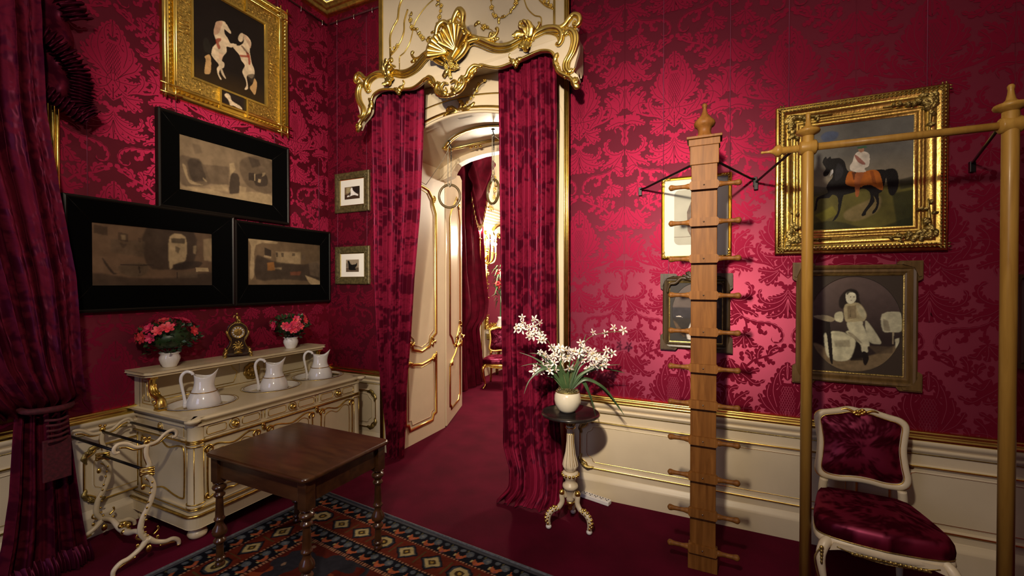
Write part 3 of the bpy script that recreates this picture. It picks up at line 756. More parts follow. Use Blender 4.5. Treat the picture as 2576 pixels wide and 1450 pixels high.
# fascia: strips with slight bow, so the centre swells out
fo = [p for p in out]
nF = len(fo)
m.add([(a, bow(a), b) for a, b in fo]+[(a, bow(a)+0.035, b) for a, b in fo], [tuple(range(nF)), tuple(range(nF, 2*nF))[::-1]]+[(i, (i+1) % nF, nF+(i+1) % nF, nF+i) for i in range(nF)], 0, False)
m.box(-0.98, 0.98, -0.28, -0.037, 3.44, 3.47, 0)
for sx in (-1, 1):   # returns to the wall with a scalloped foot
    m.prism([(-0.28, 3.48), (-0.037, 3.48), (-0.037, 3.27), (-0.08, 3.22), (-0.11, 3.26), (-0.16, 3.19), (-0.22, 3.22), (-0.28, 3.17)], sx*1.01, sx*0.985, 'yz', 0)
m.build('pelmet_board', [CREAM], pel)
m = MB()
def P3(pts, dy=0.0): return [(a, bow(a)-dy, b) for a, b in pts]
for sx in (-1, 1):
    F = lambda pts: [(sx*a, b) for a, b in pts]
    # heavy upper and lower rolls, following the silhouette
    m.tube(P3(F(Tc[6:-14]), 0.012), 0.021, 10, 1); m.tube(P3(F([(a, b-0.030) for a, b in Tc[6:-22]]), 0.008), 0.012, 8, 1)
    m.tube(P3(F(Bc[2:-10]), 0.008), 0.012, 8, 1)
    m.tube(P3(F([(0.15, 3.50), (0.19, 3.535), (0.25, 3.515), (0.34, 3.465), (0.42, 3.44), (0.50, 3.432), (0.57, 3.45), (0.63, 3.475), (0.68, 3.49)]), 0.004), 0.005, 6, 4)
    m.tube(P3(F([(0.68, 3.44), (0.70, 3.475), (0.76, 3.50), (0.83, 3.49), (0.885, 3.46), (0.905, 3.42), (0.90, 3.39), (0.88, 3.40)]), 0.006), [0.006, 0.007, 0.008, 0.008, 0.009, 0.012, 0.014, 0.010], 8, 4)
    # gilt roll sweeping into the horn
    m.tube(P3(F([(0.70, 3.46), (0.72, 3.505), (0.80, 3.525), (0.88, 3.51), (0.925, 3.47), (0.93, 3.42), (0.905, 3.385), (0.89, 3.40)]), 0.018), [0.012, 0.016, 0.020, 0.022, 0.022, 0.020, 0.016, 0.01], 10, 4)
    m.tube(P3(F([(0.90, 3.50), (0.95, 3.52), (0.985, 3.555), (1.02, 3.572), (1.055, 3.55), (1.06, 3.51), (1.035, 3.49), (1.015, 3.51), (1.03, 3.53)]), 0.010), [0.014, 0.016, 0.018, 0.020, 0.022, 0.020, 0.016, 0.013, 0.010], 10, 4)
    # big C scroll down the ear
    for dx, r0 in ((0, 0.017), (-0.022, 0.011), (0.018, 0.010)):
        m.tube(P3(F([(0.95+dx, 3.44), (0.985+dx, 3.47), (1.02+dx, 3.44), (1.03+dx, 3.38), (1.01+dx, 3.31), (0.97+dx, 3.25), (0.965+dx, 3.20), (0.99+dx, 3.17), (1.01+dx, 3.19)]), 0.014), [r0*.8, r0*1.3, r0*1.4, r0*1.3, r0*1.2, r0, r0, r0, r0*.7], 8, 4)
    m.relief(F([(0.95, 3.43), (0.93, 3.46), (0.95, 3.50)]), 0.03, 0.03, -0.31, 3)
    m.tube(P3(F([(0.885, 3.27), (0.90, 3.20), (0.94, 3.165), (0.99, 3.13), (1.02, 3.09), (1.045, 3.09), (1.04, 3.12)]), 0.012), [0.010, 0.016, 0.016, 0.015, 0.018, 0.016, 0.01], 8, 4)
    m.relief(F([(0.87, 3.30), (0.885, 3.24), (0.92, 3.19)]), 0.026, 0.03, -0.30, 4); m.relief(F([(1.03, 3.13), (1.02, 3.08), (1.06, 3.05)]), 0.03, 0.03, -0.30, 2)
    m.relief(F([(0.90, 3.33), (0.878, 3.29), (0.885, 3.25)]), 0.02, 0.03, -0.30, 3)
    for q, z in enumerate((3.50, 3.49)): m.tube(P3(F([(0.975+0.02*q, z+0.02), (0.965+0.02*q, z-0.03)]), 0.003), [0.002, 0.006], 6, 1)
    # acanthus crest two thirds out
    for k, (a, b, c_) in enumerate((((0.66, 3.47), (0.68, 3.55), (0.645, 3.60)), ((0.665, 3.46), (0.65, 3.53), (0.61, 3.565)), ((0.67, 3.47), (0.70, 3.53), (0.68, 3.59)), ((0.66, 3.50), (0.60, 3.52), (0.56, 3.50)), ((0.67, 3.47), (0.66, 3.41), (0.69, 3.385)), ((0.66, 3.47), (0.63, 3.43), (0.62, 3.40)))):
        m.relief(F([a, b, c_]), 0.034, 0.045, -0.312, 3, curl=1.2)
    m.tube(P3(F([(0.64, 3.60), (0.615, 3.605), (0.61, 3.585), (0.63, 3.58)]), 0.04), [0.012, 0.015, 0.012, 0.008], 8, 4)
    m.tube(P3(F([(0.70, 3.50), (0.74, 3.545), (0.76, 3.575), (0.745, 3.585)]), 0.015), [0.010, 0.012, 0.010, 0.008], 8, 4)
    # leaf that springs off the upper roll beside the shell
    m.tube(P3(F([(0.20, 3.58), (0.27, 3.57), (0.33, 3.555), (0.38, 3.565), (0.41, 3.60), (0.405, 3.625), (0.39, 3.62)]), 0.014), [0.02, 0.018, 0.015, 0.013, 0.012, 0.014, 0.008], 8, 4)
    for q in range(5): m.relief(F([(0.24+0.035*q, 3.57-0.004*q), (0.26+0.035*q, 3.545), (0.285+0.035*q, 3.545)]), 0.015, 0.02, -0.315, 2)
    # small leaf sprays hanging from the lower edge
    for cx, cz in ((0.56, 3.335),):
        for dx, dz in ((-0.03, -0.005), (0.0, -0.045), (0.03, -0.01), (-0.05, 0.03), (0.055, 0.022)): m.relief(F([(cx, cz+0.01), (cx+dx*.6, cz+dz*.5), (cx+dx, cz+dz)]), 0.020, 0.03, -0.305, 3)
        m.tube(P3(F([(cx-0.02, cz+0.02), (cx-0.055, cz+0.05), (cx-0.045, cz+0.075)]), 0.008), [0.006, 0.008, 0.009], 7, 4)
    # thick curls each side of the drop
    m.tube(P3(F([(0.28, 3.345), (0.22, 3.365), (0.175, 3.335), (0.15, 3.29), (0.10, 3.28), (0.085, 3.25)]), 0.016), [0.010, 0.017, 0.019, 0.018, 0.016, 0.012], 9, 4)
    m.tube(P3(F([(0.11, 3.30), (0.135, 3.24), (0.09, 3.185), (0.0, 3.165)]), 0.018), [0.012, 0.018, 0.020, 0.016], 9, 4)
    for q in range(5): m.relief(F([(0.23-0.035*q, 3.345-0.028*q), (0.215-0.03*q, 3.315-0.028*q), (0.19-0.03*q, 3.31-0.028*q)]), 0.014, 0.022, -0.33, 2)
    # scrolls cradling the shell
    m.tube(P3(F([(0.05, 3.42), (0.09, 3.445), (0.13, 3.48), (0.16, 3.53), (0.15, 3.58), (0.115, 3.575), (0.115, 3.54)]), 0.030), [0.014, 0.020, 0.024, 0.026, 0.024, 0.020, 0.014], 10, 4)
    m.tube(P3(F([(0.03, 3.45), (0.06, 3.49), (0.10, 3.53), (0.20, 3.56), (0.26, 3.56)]), 0.030), [0.014, 0.020, 0.022, 0.018, 0.012], 10, 4)
# shell: fluted ribs, left lobe and tall right plume as in the carving
def ribs(cx, cz, a0, a1, n, L, y0, w, lift):
    for i in range(n):
        t = i/(n-1); a = math.radians(a0+(a1-a0)*t); l = L(t)
        m.tube([(cx, y0, cz), (cx+0.45*l*math.cos(a), y0-0.03, cz+0.45*l*math.sin(a)), (cx+0.85*l*math.cos(a), y0-lift, cz+0.85*l*math.sin(a)), (cx+l*math.cos(a), y0-lift-0.02, cz+l*math.sin(a))], [w*0.35, w*0.8, w*1.1, w*0.9], 8, 4)
ribs(0.065, 3.50, 35, 150, 8, lambda t: 0.15+0.04*math.sin(PI*t), -0.37, 0.024, 0.05)
ribs(-0.01, 3.50, 105, 190, 6, lambda t: 0.13+0.02*t, -0.38, 0.024, 0.06)
ribs(0.03, 3.58, 75, 115, 4, lambda t: 0.16, -0.36, 0.024, 0.03)
m.prism([(0.03, 3.44), (0.16, 3.52), (0.17, 3.60), (0.05, 3.68), (-0.03, 3.70), (-0.10, 3.62), (-0.14, 3.54), (-0.06, 3.46)], -0.375, -0.34, 'xz', 0, False)
m.tube([(-0.14, -0.40, 3.47), (-0.17, -0.41, 3.53), (-0.14, -0.42, 3.59), (-0.09, -0.43, 3.62), (-0.06, -0.44, 3.69), (-0.01, -0.43, 3.72), (0.04, -0.42, 3.68)], [0.018, 0.024, 0.022, 0.02, 0.022, 0.02, 0.014], 10, 5)
m.tube([(0.05, -0.41, 3.66), (0.075, -0.41, 3.74), (0.12, -0.41, 3.79), (0.155, -0.41, 3.75), (0.145, -0.40, 3.68), (0.17, -0.40, 3.62), (0.21, -0.39, 3.59)], [0.016, 0.022, 0.026, 0.024, 0.022, 0.022, 0.016], 10, 5)
for q in range(12): m.ell((random.uniform(0.075, 0.14), -0.405, random.uniform(3.64, 3.76)), (0.018, 0.018, 0.022), 8, 6)
for sx in (-1, 1):
    m.tube([(sx*0.012, -0.372, 3.26), (sx*0.05, -0.375, 3.27), (sx*0.075, -0.378, 3.24), (sx*0.06, -0.378, 3.205), (sx*0.025, -0.378, 3.205), (sx*0.03, -0.375, 3.23)], [0.008, 0.012, 0.015, 0.014, 0.011, 0.007], 8, 4)
    for q in range(3): m.relief([(sx*0.02, 3.18), (sx*(0.05+.02*q), 3.17+0.02*q), (sx*(0.085+.02*q), 3.18+0.03*q)], 0.016, 0.03, -0.36, 3)
# flower posy and leafage on the drop
for q in range(9): m.flower((random.uniform(-0.075, 0.075), random.uniform(3.37, 3.43)), 0.021, -0.37, 0)
for q in range(10):
    a = random.uniform(-PI, 0); m.relief([(0, 3.38), (0.04*math.cos(a), 3.38+0.04*math.sin(a)), (0.09*math.cos(a+.2), 3.38+0.08*math.sin(a+.2))], 0.014, 0.02, -0.36, 3)
for q in range(4): m.tube(P3([(-0.04+0.025*q, 3.43), (-0.05+0.03*q, 3.46), (-0.035+0.025*q, 3.48)], 0.012), [0.003, 0.005, 0.003], 6, 3)
m.build('gilt_carving', [GOLDP], pel)

# ------------------------------------------------------------------ curtains
def drape(name, rows, nf, mat, parent=None, along=(1, 0), out=(0, -1), org=(0, 0), amp=0.035, nu=220, nv=360, cloth=1.5, seed=1, zph=0.0, sharp=0.75, crumple=0.0, axis_shift=0.0, foot=0.0):
    """hanging cloth: rows = (z, a_left, a_right, depth) from top to bottom"""
    R = np.array(rows, float)[::-1]; z = np.linspace(R[0, 0], R[-1, 0], nv)
    aL = np.interp(z, R[:, 0], R[:, 1]); aR = np.interp(z, R[:, 0], R[:, 2]); dp = np.interp(z, R[:, 0], R[:, 3])
    for _ in range(6):
        for arr in (aL, aR, dp): arr[1:-1] = (arr[:-2]+arr[1:-1]*2+arr[2:])/4
    U, Zg = np.meshgrid(np.linspace(0, 1, nu), z)
    rr = np.random.default_rng(seed); ph = rr.random(4)*6.28
    warp = U+0.035*np.sin(2*PI*(1.3*U)+ph[0])+0.012*np.sin(Zg*1.1+5*U+ph[1])
    s = np.sin(2*PI*nf*warp+0.25*np.sin(Zg*1.5+ph[2]))
    F = np.sign(s)*np.abs(s)**sharp; F2 = np.sin(2*PI*nf*2.3*warp+ph[3]+0.5*np.sin(Zg*2.2))
    grow = 0.65+0.35*np.clip((R[-1, 0]-Zg)/1.2, 0, 1)
    wid = (aR-aL)[:, None]; am = amp*grow*(0.6+0.5*rr.random(1)[0])
    D = dp[:, None]+am*F+am*0.3*F2
    N = fbm(U*6, Zg, 1.2, seed+3, 4)-0.5; D = D+N*0.012+crumple*(fbm(U*8+Zg*2, Zg*3, 3.0, seed+9, 3)-0.5)
    A = aL[:, None]+wid*(U+0.35/nf/2*np.sin(4*PI*nf*warp)*0.35)
    if foot:
        k = np.clip(1-(Zg-R[0, 0])/0.12, 0, 1)**2; D = D+k*foot*(0.5+0.5*np.sin(2*PI*nf*0.7*U)); 
    X = org[0]+A*along[0]+D*out[0]; Y = org[1]+A*along[1]+D*out[1]
    W = cloth*float(np.mean(aR-aL))
    pat = pat_at((U-0.5)*W+axis_shift, Zg+zph)
    return grid_obj(name, np.stack([X, Y, Zg], -1), mat, parent, pat=pat)

cl = drape('door_curtain', [(3.42, -0.93, -0.36, 0.22), (3.0, -0.93, -0.37, 0.22), (2.3, -0.93, -0.42, 0.20), (1.7, -0.93, -0.49, 0.19), (1.2, -0.93, -0.55, 0.16), (0.7, -0.90, -0.62, 0.14), (0.3, -0.86, -0.66, 0.12), (0.015, -0.84, -0.68, 0.12)], 10, CURT, org=(1.70, 0), amp=0.030, cloth=1.7, seed=2, zph=0.16, axis_shift=0.1)
tag(cl, 'crimson damask curtain hanging left of the open doorway, narrowing towards the floor', 'curtain', 'curtains framing the doorway')
cl2 = drape('door_curtain', [(3.42, 0.37, 0.87, 0.22), (2.9, 0.38, 0.875, 0.22), (2.0, 0.385, 0.86, 0.21), (1.2, 0.39, 0.87, 0.21), (0.6, 0.41, 0.90, 0.22), (0.35, 0.42, 0.93, 0.24), (0.2, 0.50, 0.95, 0.29), (0.08, 0.52, 0.96, 0.34), (0.015, 0.46, 0.97, 0.40)], 9, CURT, org=(1.70, 0), amp=0.030, cloth=1.7, seed=5, zph=-0.2, crumple=0.0, foot=0.05)
tag(cl2, 'crimson damask curtain hanging right of the open doorway, its hem crumpled on the floor', 'curtain', 'curtains framing the doorway')

# ------------------------------------------------------------------ window drape at the far left, gathered by a tie
WX = 0.12
wd = thing('window_drape', (XL+0.1, -2.25, 0), 'dark crimson window drape gathered at waist height beside the left wall', 'curtain')
def wdrape(name, rows, nf, mat=DRAPE, **k):
    return drape(name, rows, nf, mat, wd, along=(0, 1), out=(1, 0), org=(-(XL+0.1), 2.25), **k)
wdrape('drape_cloth', [(4.2, -2.95, -2.26, 0.24), (3.6, -2.95, -2.25, 0.25), (3.1, -2.95, -2.24, 0.25), (2.6, -2.95, -2.225, 0.26), (2.3, -2.92, -2.19, 0.26), (2.1, -2.85, -2.165, 0.26), (1.7, -2.75, -2.12, 0.28), (1.45, -2.68, -2.115, 0.30), (1.2, -2.60, -2.12, 0.33), (1.06, -2.52, -2.12, 0.36), (1.0, -2.48, -2.10, 0.34), (0.95, -2.42, -2.13, 0.26), (0.92, -2.40, -2.15, 0.24)], 6, amp=0.032, nu=240, nv=420, cloth=1.7, seed=11, crumple=0.015, axis_shift=-0.3)
wdrape('drape_skirt', [(0.93, -2.34, -2.145, 0.22), (0.8, -2.35, -2.14, 0.23), (0.5, -2.37, -2.12, 0.25), (0.25, -2.40, -2.10, 0.26), (0.10, -2.43, -2.085, 0.27), (0.06, -2.44, -2.08, 0.27)], 4, amp=0.035, nu=160, nv=160, cloth=2.2, seed=14, sharp=0.5)
# ruffled hem
nu, nv = 260, 24
U, V = np.meshgrid(np.linspace(0, 1, nu), np.linspace(0, 1, nv))
A = -2.47+0.40*U; wob = np.sin(2*PI*26*U+1.2*np.sin(9*U)); Zz = 0.115-0.10*V+0.008*np.sin(2*PI*17*U)
D = 0.285+0.02*np.sin(2*PI*4*U)+0.035*V+0.016*wob*(0.4+V)+0.015*np.sin(V*PI)
grid_obj('ruffled_hem', np.stack([D-(XL+0.1), A+2.25+0.006*wob, Zz], -1), DRAPE, wd, pat=U*0)
m = MB(); m.tube([(0.16, -0.10, 0.99), (0.27, -0.09, 0.965), (0.30, 0.0, 0.955), (0.27, 0.09, 0.955), (0.16, 0.13, 0.97)], [0.014, 0.016, 0.018, 0.016, 0.012], 10, 5)
for q in range(5): m.tube([(0.29+0.01*q, -0.02, 0.90-0.028*q), (0.315, 0.03, 0.895-0.028*q), (0.29, 0.075, 0.90-0.028*q)], 0.008, 8, 4)
m.box(0.285, 0.30, -0.03, 0.085, 0.56, 0.79); m.build('tieback', [DARKRED], wd, 0.004)

# swag valance with ruffled borders behind the drape
sv = thing('window_valance', (XL+0.12, -2.1, 2.6), 'dark ruffled crimson valance hanging beside the top of the window drape', 'curtain')
def ruffle(pts, w, n, sd, name='ruffled_border'):
    """ruffled band along a path (y, z)"""
    S = cr(pts, 14); nu = len(S)*3; T = np.linspace(0, len(S)-1, nu)
    yy = np.interp(T, np.arange(len(S)), [p[0] for p in S]); zz = np.interp(T, np.arange(len(S)), [p[1] for p in S])
    ty = np.gradient(yy); tz = np.gradient(zz); l = np.hypot(ty, tz)+1e-9; ny, nz = -tz/l, ty/l
    V = np.linspace(-1, 1, 15)[:, None]; ph = T/len(S)*2*PI*n
    Y = yy+ny*w*V*(1+0.12*np.sin(ph*1.7)); Z = zz+nz*w*V*(1+0.12*np.cos(ph*1.3)); X = 0.05+0.028*np.sin(ph+V*0.8)*(0.3+abs(V))+0.03*(1-V**2)
    grid_obj(name, np.stack([X+0*Y, Y+2.1, Z-2.6], -1), DRAPE, sv, pat=0*X+0*Y)
ruffle([(-2.45, 3.60), (-2.25, 3.52), (-2.12, 3.40), (-2.03, 3.26)], 0.065, 18, 1)
ruffle([(-2.40, 3.16), (-2.20, 3.10), (-2.10, 3.03), (-2.04, 2.94), (-2.03, 2.84), (-2.03, 2.75), (-1.98, 2.69)], 0.055, 30, 2)
ruffle([(-2.40, 2.80), (-2.22, 2.78), (-2.10, 2.72), (-2.0, 2.66)], 0.04, 16, 3)
nu, nv = 60, 120
U, V = np.meshgrid(np.linspace(0, 1, nu), np.linspace(0, 1, nv))
A = -2.45+(0.36+0.06*V)*U; Zz = 3.9-1.14*V-0.06*U
grid_obj('swag_cloth', np.stack([0.02+0.03*np.sin(14*U+3*V)+0.03*np.sin(26*V+4*U), A+2.1, Zz-2.6], -1), DRAPE, sv, pat=pat_at(A*1.4, Zz))
# gilt window surround glimpsed between drape and wall
m = MB(); m.box(XL, XL+0.03, -2.60, -2.085, 0.85, 4.2, 0)
for y, r_ in ((-2.088, 0.010), (-2.108, 0.012), (-2.135, 0.010)): m.tube([(XL+0.035, y, 0.85), (XL+0.035, y, 4.2)], r_, 8)
struct(m.build('window_1', [GOLDP]))
# ------------------------------------------------------------------ pictures
def C(r, g, b): return tuple(((c/255+0.055)/1.055)**2.4 if c > 10 else c/255/12.92 for c in (r, g, b))
def quad(TL, TR, BR, BL):
    def f(X, Y):
        u = (X-(TL[0]+BL[0])/2)/((TR[0]+BR[0])/2-(TL[0]+BL[0])/2)
        yt = TL[1]+(TR[1]-TL[1])*u; yb = BL[1]+(BR[1]-BL[1])*u
        return (u, (yb-Y)/(yb-yt))
    return f
def canvas(name, w, h, y, bg, layers, parent, mat=PAINTED, res=170, x0=0.0, z0=0.0, tr=None, mott=0.18, seed=3):
    """painted picture surface: fine grid whose colours are composed from soft-edged shapes"""
    nu = res; nv = max(20, int(res*h/w)); U, V = np.meshgrid(np.linspace(0, 1, nu), np.linspace(0, 1, nv))
    Cc = np.zeros((nv, nu, 3)); Cc[:] = bg(U, V) if callable(bg) else np.array(bg)
    for L in layers:
        col, poly = L[0], L[1]; soft = L[2] if len(L) > 2 else 1; op = L[3] if len(L) > 3 else 1.0
        if tr: poly = [tr(*p) for p in poly]
        if len(poly) > 4: poly = cr(poly, 3, True)
        k = blur(inpoly(U, V, poly).astype(float), soft)[..., None]*op
        cc = np.array(col)*(1+0.6*(fbm(U, V*h/w, 22, seed+5, 3)[..., None]-0.5))
        Cc = Cc*(1-k)+cc*k
    Cc = Cc*(1-mott+2*mott*fbm(U, V*h/w, 14, seed, 4)[..., None])
    P = np.stack([x0+(U-0.5)*w, np.full_like(U, y), z0+V*h], -1)
    return grid_obj(name, P, mat, parent, col=np.clip(Cc, 0, 1))
def ngon(cx, cy, rx, ry, n=20, a0=0): return [(cx+rx*math.cos(a0+2*PI*i/n), cy+ry*math.sin(a0+2*PI*i/n)) for i in range(n)]
def rct(x0, y0, x1, y1): return [(x0, y0), (x1, y0), (x1, y1), (x0, y1)]
def rpath(w, h, z0=0.0): return [(-w/2, z0), (-w/2, z0+h), (w/2, z0+h), (w/2, z0)][::-1]
def pic(name, wall, a0, a1, z0, z1, label, cat='picture', group=None, off=0.0):
    if wall == 'left': t = thing(name, (XL, (a0+a1)/2, z0), label, cat, PI/2, group)
    else: t = thing(name, ((a0+a1)/2, 0, z0), label, cat, 0, group)
    return t, a1-a0, z1-z0
def cords(t, w, h, z0, xs, y=-0.018, top=4.31):
    for x in xs: MB().tube([(x, y, h-0.01), (x, y+0.004, top-z0)], 0.0017, 5).build('hanging_cord', CORD, t)
def frame(t, w, h, prof, mats, mi=0, smooth=False, nm='frame'):
    """prof: (distance inwards from outer edge, height)"""
    m = MB(); m.mould(rpath(w, h), [(-d, hh) for d, hh in prof], True, 0, mi, smooth)
    d0 = max(p[0] for p in prof)
    return m, d0

# 1 gilt frame with studs, two rearing ponies (left wall, top)
t, w, h = pic('framed_painting', 'left', -1.525, -0.50, 3.045, 4.20, 'large gilt framed painting of two rearing white ponies, highest on the left wall')
m, d = frame(t, w, h, [(0, 0), (0, 0.035), (0.012, 0.052), (0.03, 0.052), (0.034, 0.040), (0.062, 0.040), (0.066, 0.052), (0.085, 0.050), (0.09, 0.03), (0.195, 0.027), (0.198, 0.035), (0.215, 0.033), (0.222, 0.020)], GOLDP)
for s_ in (0.012, 0.03, 0.070, 0.085): m.mould(rpath(w-2*s_, h-2*s_, s_), [(-0.005, 0.045), (0, 0.0575), (0.005, 0.045)], True, 0, 0, True)
def stud(x, z): m.add([(x-.015, -0.04, z-.015), (x+.015, -0.04, z-.015), (x+.015, -0.04, z+.015), (x-.015, -0.04, z+.015), (x, -0.068, z)], [(0, 1, 4), (1, 2, 4), (2, 3, 4), (3, 0, 4)], 0, False)
z = 0.10
while z < h-0.08: stud(-w/2+0.048, z); stud(w/2-0.048, z); z += 0.034
x = -w/2+0.1
while x < w/2-0.08:
    if abs(x) > 0.12: stud(x, 0.048); stud(x, h-0.048)
    x += 0.034
for sx in (-1, 1):                      # crossed bamboo-like bars projecting at the corners
    for sz in (0, 1):
        zz = h*sz; sg = 1 if sz == 0 else -1
        for dd in (0.012, 0.078):
            m.tube([(sx*(w/2-dd), -0.05, zz-sg*0.025), (sx*(w/2-dd), -0.05, zz+sg*0.12)], 0.007, 8); m.tube([(sx*(w/2+0.025), -0.055, zz+sg*dd), (sx*(w/2-0.12), -0.055, zz+sg*dd)], 0.007, 8)
    m.box(sx*0.11-0.008, sx*0.11+0.008, -0.055, -0.02, 0.035, 0.205)
    m.box(sx*0.11-0.008, sx*0.11+0.008, -0.055, -0.02, h-0.205, h-0.035)
m.build('frame', [GOLDP], t)
m = MB(); m.mould(rpath(w-0.18, h-0.18, 0.09), [(0.0, 0.03), (-0.105, 0.031)], True, 0, 0)
for z in (0.52, 0.55, 0.58, 0.61): 
    for sx in (-1, 1): m.tube([(sx*(w/2-0.11), -0.034, z), (sx*(w/2-0.18), -0.034, z)], 0.004, 6)
for q in range(230):                    # worked surface of the wide flat: little chased blades
    sx = random.choice((-1, 1))
    if random.random() < 0.6: px_, pz_ = sx*(w/2-random.uniform(0.105, 0.185)), random.uniform(0.12, h-0.12)
    else: px_, pz_ = random.uniform(-w/2+0.12, w/2-0.12), random.choice((random.uniform(0.105, 0.185), h-random.uniform(0.105, 0.185)))
    if abs(px_) < 0.14 and (pz_ < 0.2 or pz_ > h-0.2): continue
    a = random.uniform(-0.8, 0.2); m.tube([(px_, -0.031, pz_), (px_+0.022*math.cos(a), -0.033, pz_+0.022*math.sin(a))], [0.003, 0.0015], 5)
m.build('chased_panel', [GOLDC], t)
tr = quad((380, -240), (1160, 255), (1165, 1170), (383, 845))
WH, PK, RD, TN = C(225, 200, 165), C(200, 160, 130), C(150, 45, 25), C(190, 150, 100)
canvas('painted_canvas', w-0.42, h-0.42, -0.018, lambda U, V: np.stack([0.010+0.012*(V < 0.25)*(0.25-V)*8, 0.006+0.006*(V < 0.25)*(0.25-V)*8, 0.005+0*U], -1), [
    (C(40, 36, 30), [(500, 390), (530, 400), (560, 480), (555, 560), (500, 540), (485, 450)], 2, .7),
    (TN, [(545, 575), (562, 640), (555, 780), (520, 800), (495, 780), (510, 640), (500, 600)], 1),
    (WH, [(620, 200), (680, 190), (715, 215), (700, 260), (700, 330), (730, 380), (760, 440), (800, 450), (830, 462), (770, 492), (720, 480), (722, 540), (685, 590), (670, 640), (695, 670), (690, 720), (655, 740), (640, 790), (665, 850), (655, 858), (628, 800), (620, 730), (640, 690), (590, 620), (565, 570), (580, 490), (620, 440), (605, 390), (590, 320), (605, 240)], 1),
    (PK, [(620, 200), (680, 195), (665, 260), (640, 330), (600, 350), (590, 310), (605, 240)], 1),
    (WH, [(690, 240), (720, 225), (745, 270), (770, 320), (760, 335), (720, 300), (695, 275)], 1),
    (PK, [(640, 540), (690, 560), (670, 640), (640, 620)], 2, .6), (WH, [(655, 735), (672, 735), (690, 790), (712, 840), (700, 842), (668, 795)], 1, .8),
    (RD, [(610, 400), (655, 385), (665, 410), (640, 440), (657, 490), (640, 515), (620, 470)], 1, .85),
    (WH, [(860, 350), (885, 330), (910, 345), (950, 370), (985, 420), (995, 470), (975, 520), (985, 600), (1000, 680), (1025, 740), (1030, 800), (1000, 850), (940, 820), (955, 950), (930, 975), (915, 965), (935, 930), (930, 870), (895, 790), (895, 750), (920, 700), (880, 640), (860, 580), (820, 530), (790, 490), (770, 460), (790, 445), (830, 470), (870, 470), (905, 440), (912, 400), (880, 432), (855, 420), (845, 390)], 1),
    (C(60, 50, 40), [(945, 810), (1020, 800), (1035, 850), (1000, 900), (960, 850)], 2, .8), (TN, [(1030, 850), (1058, 900), (1055, 960), (1035, 1035), (1000, 1000), (975, 950), (1010, 910)], 1),
    (PK, [(900, 350), (925, 355), (985, 440), (985, 510), (950, 440)], 1, .7), (RD, [(860, 575), (975, 590), (965, 612), (870, 602)], 1, .85), (RD, [(930, 545), (975, 580), (985, 680), (962, 690), (955, 620)], 1, .85),
    (C(70, 30, 20), [(880, 470), (900, 480), (960, 560), (950, 570), (885, 490)], 0, .7), (C(120, 100, 80), [(905, 360), (915, 400), (900, 440), (895, 400)], 0, .6)], t, res=230, z0=0.21, tr=tr)
canvas('painted_inset', 0.205, 0.15, -0.036, C(38, 28, 24), [(WH, [(.15, .75), (.25, .92), (.38, .85), (.45, .6), (.75, .5), (.88, .35), (.85, .15), (.8, .3), (.72, .1), (.66, .12), (.68, .32), (.45, .35), (.4, .08), (.34, .1), (.36, .4), (.28, .62)], 1)], t, res=60, z0=0.045)
cords(t, w, h, 3.045, (-0.45, 0.43))

# 2-4 prints in broad black frames
def black_pic(a0, a1, z0, z1, o, label, layers, bg, cz, tr=None):
    t, w, h = pic('black_framed_picture', 'left', a0, a1, z0, z1, label)
    fx0, fx1, fz0, fz1 = o[0]-(a0+a1)/2, o[1]-(a0+a1)/2, o[2]-z0, o[3]-z0
    m = MB(); ou = rpath(w, h)
    m.mould(ou, [(0, 0), (0, 0.046), (-0.012, 0.05), (-0.02, 0.044)], True, 0, 1)
    P0 = [(-w/2+.02, .02), (w/2-.02, .02), (w/2-.02, h-.02), (-w/2+.02, h-.02)]; P1 = [(fx0, fz0), (fx1, fz0), (fx1, fz1), (fx0, fz1)]
    m.add([(a, -0.044, b) for a, b in P0]+[(a, -0.030, b) for a, b in P1]+[(a, -0.016, b) for a, b in P1], [(i, (i+1) % 4, 4+(i+1) % 4, 4+i) for i in range(4)]+[(4+i, 4+(i+1) % 4, 8+(i+1) % 4, 8+i) for i in range(4)], 0, False)
    for a, b in zip(P0, P1): m.tube([(a[0], -0.0445, a[1]), (b[0], -0.0305, b[1])], 0.0012, 5, mat=1)
    m.build('frame', [BLACKW, BLACKE], t)
    canvas('print', fx1-fx0, fz1-fz0, -0.02, bg, layers, t, PHOTOD, 200, (fx0+fx1)/2, fz0, tr, 0.30)
    cords(t, w, h, z0, (-w*0.38, w*0.38), top=3.05 if z0 > 2 else 2.9)
    return t
BR = C(128, 108, 84); DK = C(52, 43, 38); LT = C(172, 148, 112); MD = C(96, 80, 64)
tr = quad((295, 180), (1505, 530), (1490, 1120), (290, 900))
